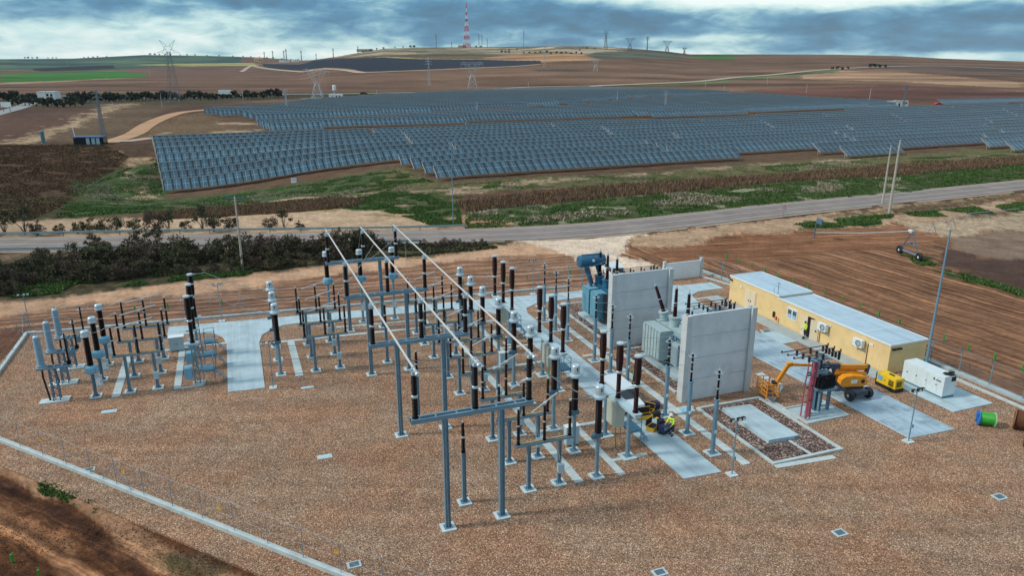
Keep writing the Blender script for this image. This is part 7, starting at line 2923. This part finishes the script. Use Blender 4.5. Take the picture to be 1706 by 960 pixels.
m_.box((-0.70, -1.45, 1.36), (0.02, 0.45, 0.08))
m_.build('marking', NAVY, t)
m_ = MB()
m_.cyl((0.2, -1.6, 1.83), (0.2, -1.6, 2.05), 0.1, n=10)
m_.cyl((0.2, -1.6, 2.03), (0.35, -1.9, 2.1), 0.09, n=10)
m_.build('exhaust', SOOT, t)
m_ = MB()
pts_ = [(-0.1, -1.2), (0.35, -1.1), (0.62, -1.4), (0.64, -1.93), (0.0, -1.93), (-0.25, -1.6)]
m_.prism(pts_, 1.836, 1.842)
m_.prism([(0.1, -1.956), (0.6, -1.956), (0.6, -1.951), (0.1, -1.951)], 1.35, 1.76)
m_.build('soot_stain', SOOT, t)
t = thing('compressor', 'small yellow generator with black base standing by the building corner', 'generator', W(49.25, 41.1, 0.0), TH)
m_ = MB()
m_.box((0, 0, 0.72), (0.95, 1.9, 0.85))
m_.box((0, 0, 1.16), (0.85, 1.8, 0.06))
m_.build('casing', mat('bright_yellow_paint', (0.80, 0.52, 0.01), 0.35), t)
m_ = MB()
m_.box((0, 0, 0.16), (0.98, 2.0, 0.3))
m_.box((0, 0.97, 0.65), (0.97, 0.1, 0.95))
m_.build('base', BLK, t)
m_ = MB()
for k in range(6):
    m_.box((-0.48, -0.75 + 0.09 * k, 0.72), (0.02, 0.05, 0.5))
    m_.box((-0.3 + 0.1 * k, -0.955, 0.72), (0.05, 0.02, 0.5))
m_.box((-0.48, 0.1, 0.72), (0.02, 0.08, 0.1))
m_.build('louvre', BLK, t)
m_ = MB()
m_.box((-0.485, 0.6, 0.78), (0.015, 0.45, 0.42))
m_.build('sticker', mat('blue_sticker', (0.12, 0.40, 0.65), 0.5), t)
m_ = MB()
m_.box((0, -0.1, 1.24), (0.1, 0.5, 0.08))
m_.build('lifting_eye', BLK, t)


# --- cable drums ---------------------------------------------------------------------
def drum(label, loc, rz, R, w, flm, cabm, frm):
    t = thing('cable_drum', label, 'cable drum', loc, rz)
    for s in (-1, 1):
        m = MB()
        m.lathe([(0.08, s * w / 2 - 0.035), (R, s * w / 2 - 0.035), (R, s * w / 2 + 0.035), (0.08, s * w / 2 + 0.035)], (0, 0, R), 24, axis='x', smooth=False)
        fo = m.build('flange', flm if s < 0 else frm, t)
        m = MB()
        for k in range(3):
            a = k * math.pi / 3
            m.bar((s * (w / 2 + 0.05), -R * 0.9 * math.cos(a), R - R * 0.9 * math.sin(a)), (s * (w / 2 + 0.05), R * 0.9 * math.cos(a), R + R * 0.9 * math.sin(a)), 0.08, 0.03)
        m.build('spoke', flm if s < 0 else frm, fo)
    m = MB()
    prof = []
    n = 14
    for i in range(n):
        x0 = -w / 2 + 0.04 + (w - 0.08) * i / n
        dx = (w - 0.08) / n
        prof += [(R * 0.80, x0), (R * 0.84, x0 + dx / 2)]
    prof.append((R * 0.80, w / 2 - 0.04))
    m.lathe(prof, (0, 0, R), 24, axis='x')
    m.build('cable_winding', cabm, t)
    return t


drum('blue and green cable drum standing on the gravel', Gz(1641, 709), rad(-20), 0.56, 1.05, mat('drum_blue', (0.03, 0.16, 0.50), 0.5), mat('green_cable', (0.03, 0.36, 0.03), 0.5), mat('pale_green_flange', (0.30, 0.55, 0.30), 0.6))
WOOD = mat('brown_drum_wood', (0.24, 0.11, 0.045), 0.75, 0, 0.2, 4.0, bump=0.3)
drum('brown wooden cable drum cut by the right edge, behind the other brown one', Gz(1700, 716), rad(-38), 0.8, 0.9, WOOD, mat('brown_core', (0.16, 0.07, 0.03), 0.8), WOOD)
drum('brown wooden cable drum lying nearest the right edge', Gz(1716, 745), rad(-38), 0.75, 0.8, WOOD, bpy.data.materials['brown_core'], WOOD)

# --- cases and kit on the long slab ------------------------------------------------------


def case(label, loc, rz, d, lid_open, shell, inner=BLK):
    t = thing('equipment_case', label, 'equipment case', loc, rz, 'equipment cases on the long slab')
    x, y, z = d
    m = MB()
    th = 0.03
    m.box((0, 0, th / 2), (x, y, th))
    for s in (-1, 1):
        m.box((s * (x / 2 - th / 2), 0, z / 2), (th, y, z))
        m.box((0, s * (y / 2 - th / 2), z / 2), (x - 2 * th - 0.002, th, z))
    m.build('shell', shell, t)
    MB().box((0, 0, z * 0.7), (x - 2 * th, y - 2 * th, 0.05)).build('foam', inner, t)
    m = MB()
    if lid_open:
        m.box((0, y / 2 + 0.08, z + y * 0.42), (x, 0.05, y * 0.85))
        lo = m.build('lid', shell, t)
        MB().box((0, y / 2 + 0.03, z + y * 0.42), (x * 0.92, 0.05, y * 0.78)).build('lining', inner, lo)
    else:
        m.box((0, 0, z + 0.04), (x + 0.02, y + 0.02, 0.08))
        m.build('lid', shell, t)
    return t


s_ = 0.05
case('open yellow case with black lining standing alone on the slab', Gz(1087, 716, s_), TH + 0.5, (0.85, 0.6, 0.32), True, YEL)
case('open yellow case just under the breaker platform', Gz(1072, 697, s_), TH - 0.1, (1.3, 0.55, 0.3), True, YEL)
case('open yellow case behind the one under the breaker platform', Gz(1080, 688, s_), TH - 0.9, (0.8, 0.5, 0.3), True, YEL)
t = thing('duffel_bag', 'dark blue bag lying beside the base of a surge arrester pole', 'bag', Gz(1088, 682, 0.03), TH)
m_ = MB()
m_.lathe([(0.12, -0.55), (0.25, -0.5), (0.28, 0.0), (0.25, 0.5), (0.12, 0.55)], (0, 0, 0.26), 12, axis='x')
m_.box((0.1, 0.35, 0.2), (1.2, 0.4, 0.4))
m_.build('body', mat('dark_blue_cloth', (0.015, 0.022, 0.07), 0.9), t)
m_ = MB()
m_.torus((0, 0, 0.48), 0.14, 0.02, 12, 5, axis='x')
m_.build('strap', BLK, t)
t = thing('duffel_bag', 'small black bag between the cases and the dark blue bag', 'bag', Gz(1092, 694, 0.05), TH)
m_ = MB()
m_.lathe([(0.1, -0.4), (0.2, -0.36), (0.22, 0.0), (0.2, 0.36), (0.1, 0.4)], (0, 0, 0.2), 12, axis='x')
m_.build('body', BLK, t)
m_ = MB()
m_.torus((0, 0, 0.38), 0.11, 0.016, 12, 5, axis='x')
m_.build('strap', BLK, t)
# test set on a trolley
t = thing('test_trolley', 'dark blue test set on a small trolley in front of the worker', 'trolley', Gz(1106, 722, s_), TH + 0.3)
m_ = MB()
m_.box((0, 0, 0.42), (0.75, 0.5, 0.55))
m_.box((0, 0.32, 0.55), (0.6, 0.12, 0.7))
m_.build('casing', mat('dark_navy_case', (0.02, 0.028, 0.08), 0.5), t)
m_ = MB()
m_.box((0, -0.255, 0.5), (0.6, 0.01, 0.3))
m_.build('panel', STEEL, t)
m_ = MB()
for s in (-0.32, 0.32):
    m_.bar((s, 0.36, 0.1), (s, 0.44, 1.05), 0.035)
m_.bar((-0.32, 0.44, 1.05), (0.32, 0.44, 1.05), 0.035)
m_.box((0, 0, 0.12), (0.8, 0.55, 0.04))
m_.build('frame', BLK, t)
for s in (-0.38, 0.38):
    wheel(t, s, 0.2, 0.13, 0.06, axis='x')
t = thing('cable_reel_case', 'black wheeled case standing between the test trolley and the cases', 'equipment case', Gz(1101, 712, s_), TH)
MB().box((0, 0, 0.3), (0.45, 0.4, 0.6)).build('shell', BLK, t)
MB().bar((-0.15, 0.2, 0.62), (0.15, 0.2, 0.62), 0.03).build('handle', STEEL, t)
t = thing('extending_pole', 'yellow telescopic pole leaning across the cases towards the worker', 'pole', (0, 0, 0), 0)
a, b = Gz(1092, 697, 0.3), Gz(1112, 703, 0.85)
MB().cyl(a, b, 0.045, n=8).build('shaft', YEL, t)
MB().cyl(a + Vector((0.1, 0.12, 0)), b + Vector((0.05, 0.12, -0.1)), 0.035, n=8).build('second_shaft', YEL, t)


# --- people ---------------------------------------------------------------------------------
SKIN = mat('skin', (0.42, 0.24, 0.17), 0.6, 0, 0.04, 8.0)
HIVIS = mat('high_visibility_yellow', (0.55, 0.85, 0.03), 0.6, 0, 0.05, 4.0)
TROU = mat('dark_navy_trousers', (0.015, 0.02, 0.04), 0.85)
HAIR = mat('dark_hair', (0.02, 0.014, 0.01), 0.7)


def skin_mesh(name, verts, edges, radii, m, parent, root=0, sub=1):
    me = bpy.data.meshes.new(name)
    me.from_pydata([tuple(v) for v in verts], edges, [])
    me.materials.append(m)
    o = bpy.data.objects.new(name, me)
    COL.objects.link(o)
    sk = o.modifiers.new('skin', 'SKIN')
    if not me.skin_vertices:
        me.attributes.new('dummy', 'FLOAT', 'POINT')
    for i, r in enumerate(radii):
        d = me.skin_vertices[0].data[i]
        d.radius = (r, r) if not hasattr(r, '__len__') else r
        d.use_root = (i == root)
    sk.use_smooth_shade = True
    if sub:
        ss = o.modifiers.new('subdivision', 'SUBSURF')
        ss.levels = ss.render_levels = sub
    adopt(o, parent)
    return o


def person(label, loc, rz, bend=0.0, head_turn=0.0, arms=((0.35, -0.55), (0.35, -0.55)), helmet=WHT, stride=0.12, top=HIVIS):
    """figure facing local -y, standing on z=0; arms = forward reach and drop of each hand from the shoulder"""
    t = thing('person', label, 'person', loc, rz)
    V = Vector
    pel = V((0, 0, 0.95))
    cb, sb = math.cos(bend), math.sin(bend)

    def up(y, z):                      # torso point, bent forward about the pelvis
        return V((0, pel.y + (-sb) * z + cb * y, pel.z + cb * z + sb * y * 0))
    vs = [pel, up(0, 0.18), up(0, 0.38), up(0, 0.50), up(0, 0.57), up(0.0, 0.66), up(-0.01, 0.76), up(0, 0.83)]
    rs = [(0.13, 0.15), (0.115, 0.14), (0.12, 0.17), (0.09, 0.13), 0.052, (0.085, 0.075), (0.10, 0.085), 0.05]
    es = [(i, i + 1) for i in range(7)]
    for s, (fw2, dr) in zip((-1, 1), arms):
        sh = up(0, 0.47) + V((s * 0.19, 0, 0))
        hand = sh + V((s * 0.02, -fw2, dr + 0.0))
        mid = (sh + hand) / 2
        L_ = (hand - sh).length
        off = math.sqrt(max(0.0, 0.28 ** 2 - (L_ / 2) ** 2)) if L_ < 0.56 else 0.0
        el = mid + V((s * 0.04, 0.5 * off, -off * 0.85))
        b0 = len(vs)
        vs += [sh, el, hand]
        rs += [0.062, 0.045, 0.030]
        es += [(3, b0), (b0, b0 + 1), (b0 + 1, b0 + 2)]
        d = (hand - el).normalized()
        palm = hand + d * 0.07
        vs.append(palm)
        rs.append((0.018, 0.038))
        es.append((b0 + 2, b0 + 3))
        sd = d.cross(V((0, 0, 1))).normalized() if abs(d.z) < 0.95 else V((1, 0, 0))
        for f in range(4):
            off_ = sd * (0.028 - f * 0.019)
            L1 = (0.075, 0.085, 0.08, 0.062)[f]
            k = len(vs)
            vs += [palm + off_ + d * 0.035, palm + off_ + d * (0.035 + L1 * 0.5) + V((0, 0, -0.012)), palm + off_ + d * (0.03 + L1 * 0.85) + V((0, 0, -0.035))]
            rs += [0.010, 0.009, 0.008]
            es += [(b0 + 3, k), (k, k + 1), (k + 1, k + 2)]
        k = len(vs)
        vs += [hand + d * 0.03 + sd * 0.045, hand + d * 0.065 + sd * 0.06 + V((0, 0, -0.02))]
        rs += [0.012, 0.009]
        es += [(b0 + 2, k), (k, k + 1)]
    legs = []
    for s in (-1, 1):
        hip = pel + V((s * 0.09, 0, -0.06))
        kn = V((s * 0.11, -s * stride * 0.5 - 0.03, 0.50))
        an = V((s * 0.12, -s * stride + 0.02, 0.09))
        toe = an + V((s * 0.02, -0.17, -0.045))
        b0 = len(vs)
        vs += [hip, kn, an, toe]
        rs += [0.09, 0.06, 0.042, 0.035]
        es += [(0, b0), (b0, b0 + 1), (b0 + 1, b0 + 2), (b0 + 2, b0 + 3)]
        legs.append((hip, kn, an, toe))
    skin_mesh('body', vs, es, rs, SKIN, t, 0, 1)
    # trousers
    v2, r2, e2 = [pel + V((0, 0, 0.04)), pel], [(0.15, 0.175), (0.15, 0.17)], [(0, 1)]
    for hip, kn, an, toe in legs:
        b0 = len(v2)
        v2 += [hip, kn, an + V((0, 0, 0.02))]
        r2 += [0.108, 0.078, 0.066]
        e2 += [(1, b0), (b0, b0 + 1), (b0 + 1, b0 + 2)]
    skin_mesh('trousers', v2, e2, r2, TROU, t, 1, 1)
    for hip, kn, an, toe in legs:
        b = MB()
        b.box(((an.x + toe.x) / 2, (an.y + toe.y) / 2 - 0.02, 0.055), (0.11, 0.29, 0.11), 0, 0, 0.85)
        b.build('boot', BLK, t)
        b = MB()
        c_ = kn.lerp(an, 0.55)
        b.lathe([(0.075, -0.03), (0.075, 0.03)], tuple(c_), 12)
        b.build('reflective_band', WHT, t)
    # jacket
    v3 = [pel + V((0, -0.0, 0.04)), up(0, 0.18), up(0, 0.38), up(0, 0.50), up(0, 0.545)]
    r3 = [(0.155, 0.185), (0.14, 0.17), (0.145, 0.195), (0.11, 0.15), 0.07]
    e3 = [(i, i + 1) for i in range(4)]
    for b0, s in ((8, -1), (8 + 4 + 14, 1)):
        sh, el, ha = vs[b0], vs[b0 + 1], vs[b0 + 2]
        k = len(v3)
        v3 += [sh, el, el.lerp(ha, 0.85)]
        r3 += [0.080, 0.062, 0.048]
        e3 += [(3, k), (k, k + 1), (k + 1, k + 2)]
    skin_mesh('jacket', v3, e3, r3, top, t, 0, 1)
    b = MB()
    q = up(0, 0.2)
    b.lathe([(0.188, -0.025), (0.188, 0.025)], tuple(q), 16)
    b.build('reflective_stripe', WHT, t)
    # head details
    hd = up(-0.01, 0.745)
    cth, sth = math.cos(head_turn), math.sin(head_turn)

    def hp(x, y, z):
        return (hd.x + x * cth - y * sth, hd.y + x * sth + y * cth, hd.z + z)
    f = MB()
    for s in (-1, 1):
        f.lathe([(0.004, -0.012), (0.012, 0), (0.004, 0.012)], hp(s * 0.032, -0.088, 0.01), 8)
    f.build('eye', BLK, t)
    f = MB()
    f.cyl(hp(0, -0.085, 0.0), hp(0, -0.112, -0.02), 0.008, 0.014, n=6)
    for s in (-1, 1):
        f.lathe([(0.006, -0.03), (0.02, 0), (0.006, 0.03)], hp(s * 0.088, 0.005, -0.005), 8)
    f.build('nose_and_ears', SKIN, t)
    f = MB()
    f.box(hp(0, -0.092, -0.045), (0.045, 0.01, 0.01))
    f.build('mouth', RED, t)
    f = MB()
    f.lathe([(0.092, -0.03), (0.097, 0.03), (0.07, 0.09)], hp(0, 0.018, 0.0), 12)
    f.build('hair', HAIR, t)
    if helmet:
        f = MB()
        f.lathe([(0.150, 0.0), (0.150, 0.012), (0.125, 0.02), (0.122, 0.06), (0.10, 0.11), (0.05, 0.135), (0.0, 0.138)], hp(0, -0.005, 0.045), 18)
        f.build('helmet', helmet, t)
    return t


person('worker in a yellow high visibility jacket and white helmet bending over the test trolley', Gz(1119, 725, 0.02), TH + rad(-62), bend=0.35, arms=((0.42, -0.30), (0.36, -0.38)))
person('worker in a yellow high visibility jacket beyond the white van, half hidden by a column', Gz(1057, 641, 0.0), TH + rad(20), bend=0.05, arms=((0.10, -0.50), (0.2, -0.45)))
person('worker in a yellow jacket standing in the open doorway of the yellow building', W(50.75, 52.75, 0.05), TH + rad(-90), bend=0.1, arms=((0.2, -0.45), (0.25, -0.42)), helmet=None)

# --- red car near the inverter cabins, far trucks ---------------------------------------------
for (x, y), lb, m, rz, sc in (((1563, 175.5), 'red car parked right of the inverter cabins', RED, 0.1, 1.3), ((522, 165), 'white car parked at the foot of the pale pylon', WHT, 0.1, 1.2), ((378, 158.5), 'white lorry on the distant highway', WHT, 0.0, 2.2), ((606, 157), 'dark car on the distant road left of the solar field', BLK, 0.0, 1.5)):
    t = thing('car' if 'lorry' not in lb else 'lorry', lb, 'car' if 'lorry' not in lb else 'lorry', G(x, y), rz)
    t.scale = (sc,) * 3
    b = MB()
    if 'lorry' in lb:
        car_body(b, [(-3.0, 0.5), (2.4, 0.5), (2.4, 1.5), (2.0, 1.7), (1.6, 1.7), (1.6, 2.0), (-3.0, 2.0)], 1.6, tumble=1.0)
    else:
        car_body(b, [(-2.0, 0.3), (2.0, 0.3), (2.05, 0.7), (1.2, 0.9), (0.7, 1.4), (-0.9, 1.45), (-1.7, 0.95), (-2.05, 0.8)], 1.7)
    b.build('body', m, t)
    b = MB()
    if 'lorry' in lb:
        b.box((2.42, 0, 1.3), (0.04, 1.3, 0.35))
    else:
        for s in (-1, 1):
            b.add([(-1.3, s * 0.86, 0.98), (0.95, s * 0.86, 0.98), (0.65, s * 0.81, 1.33), (-0.85, s * 0.80, 1.36)], [(0, 1, 2, 3) if s < 0 else (3, 2, 1, 0)])
    b.build('window', GLASSD, t)
    for x_ in (-1.3, 1.3):
        for s in (-1, 1):
            wheel(t, x_, s * 0.78, 0.32, 0.2)

# --- centre pivot irrigation tower ---------------------------------------------------------------
a, b = G(1498, 423), G(1530, 436)
ctr = (a + b) / 2
d = (b - a).normalized()
t = thing('irrigation_pivot', 'wheeled irrigation tower with long raised pipe in the tilled field', 'irrigation machine', ctr, math.atan2(d.y, d.x))
L2 = (b - a).length / 2
for s in (-1, 1):
    wheel(t, s * L2, 0, 0.62, 0.35, hub=WHT)
m_ = MB()
m_.bar((-L2, 0, 0.75), (L2, 0, 0.75), 0.2, 0.16)
m_.build('base_beam', STEEL, t)
ap = (0.0, 0.0, 3.8)
m_ = MB()
for s in (-1, 1):
    for q in (-0.25, 0.25):
        m_.bar((s * (L2 - 0.2), 0, 0.8), (q, 0, 3.8), 0.07)
m_.bar((-L2 * 0.5, 0, 2.0), (L2 * 0.5, 0, 2.0), 0.06)
m_.box((0, 0, 2.1), (0.4, 0.3, 0.3))
m_.build('tower_frame', STEEL_D, t)
m_ = MB()
m_.box((-0.4, 0, 3.7), (0.7, 0.4, 0.35))
m_.build('control_box', WHT, t)
# pipe: to the left stand and off to the right
inv = Vector((math.cos(-math.atan2(d.y, d.x)), math.sin(-math.atan2(d.y, d.x))))


def loc_(p):
    r = p - ctr
    return Vector((r.x * inv.x - r.y * inv.y, r.x * inv.y + r.y * inv.x, p.z - ctr.z))


lp_ = loc_(G(1356, 397))
m_ = MB()
m_.tube([(lp_.x, lp_.y, 0.9 + lp_.z), (lp_.x * 0.5, lp_.y * 0.5, 2.2), ap], 0.06, 8)
rp_ = loc_(G(1690, 384))
m_.tube([ap, (rp_.x * 0.5, rp_.y * 0.5, 4.6), (rp_.x, rp_.y, rp_.z + 3.6)], 0.035, 8)
m_.build('water_pipe', PYLP, t)
m_ = MB()
for k in range(1, 6):
    s = k / 6
    q = Vector((rp_.x * s, rp_.y * s, 3.8 + 0.8 * math.sin(s * math.pi)))
    m_.bar(q, q + Vector((0.4, 0.5, -1.6)), 0.05)
    m_.bar(q, q + Vector((-0.4, -0.5, -1.6)), 0.05)
m_.build('truss', STEEL_D, t)
m_ = MB()
m_.bar((lp_.x, lp_.y, lp_.z), (lp_.x + 0.2, lp_.y, lp_.z + 2.6), 0.14)
m_.box((lp_.x + 1.1, lp_.y, lp_.z + 2.9), (1.6, 0.2, 0.8))
m_.build('end_stand', STEEL_D, t)
# ------------------------------------------------------------------ air
hm = bpy.data.materials.new('haze')
hm.use_nodes = True
ht = hm.node_tree
ht.nodes.clear()
ho = N(ht, 'ShaderNodeOutputMaterial')
hv = N(ht, 'ShaderNodeVolumePrincipled')
hv.inputs['Color'].default_value = (0.62, 0.84, 1.0, 1)
hv.inputs['Density'].default_value = 2.2e-5
ht.links.new(hv.outputs[0], ho.inputs['Volume'])
m_ = MB()
m_.box((0, 3200, 130), (16000, 10000, 270))
tag(m_.build('haze', hm), 'thin bluish haze over the far fields', 'haze', kind='stuff')
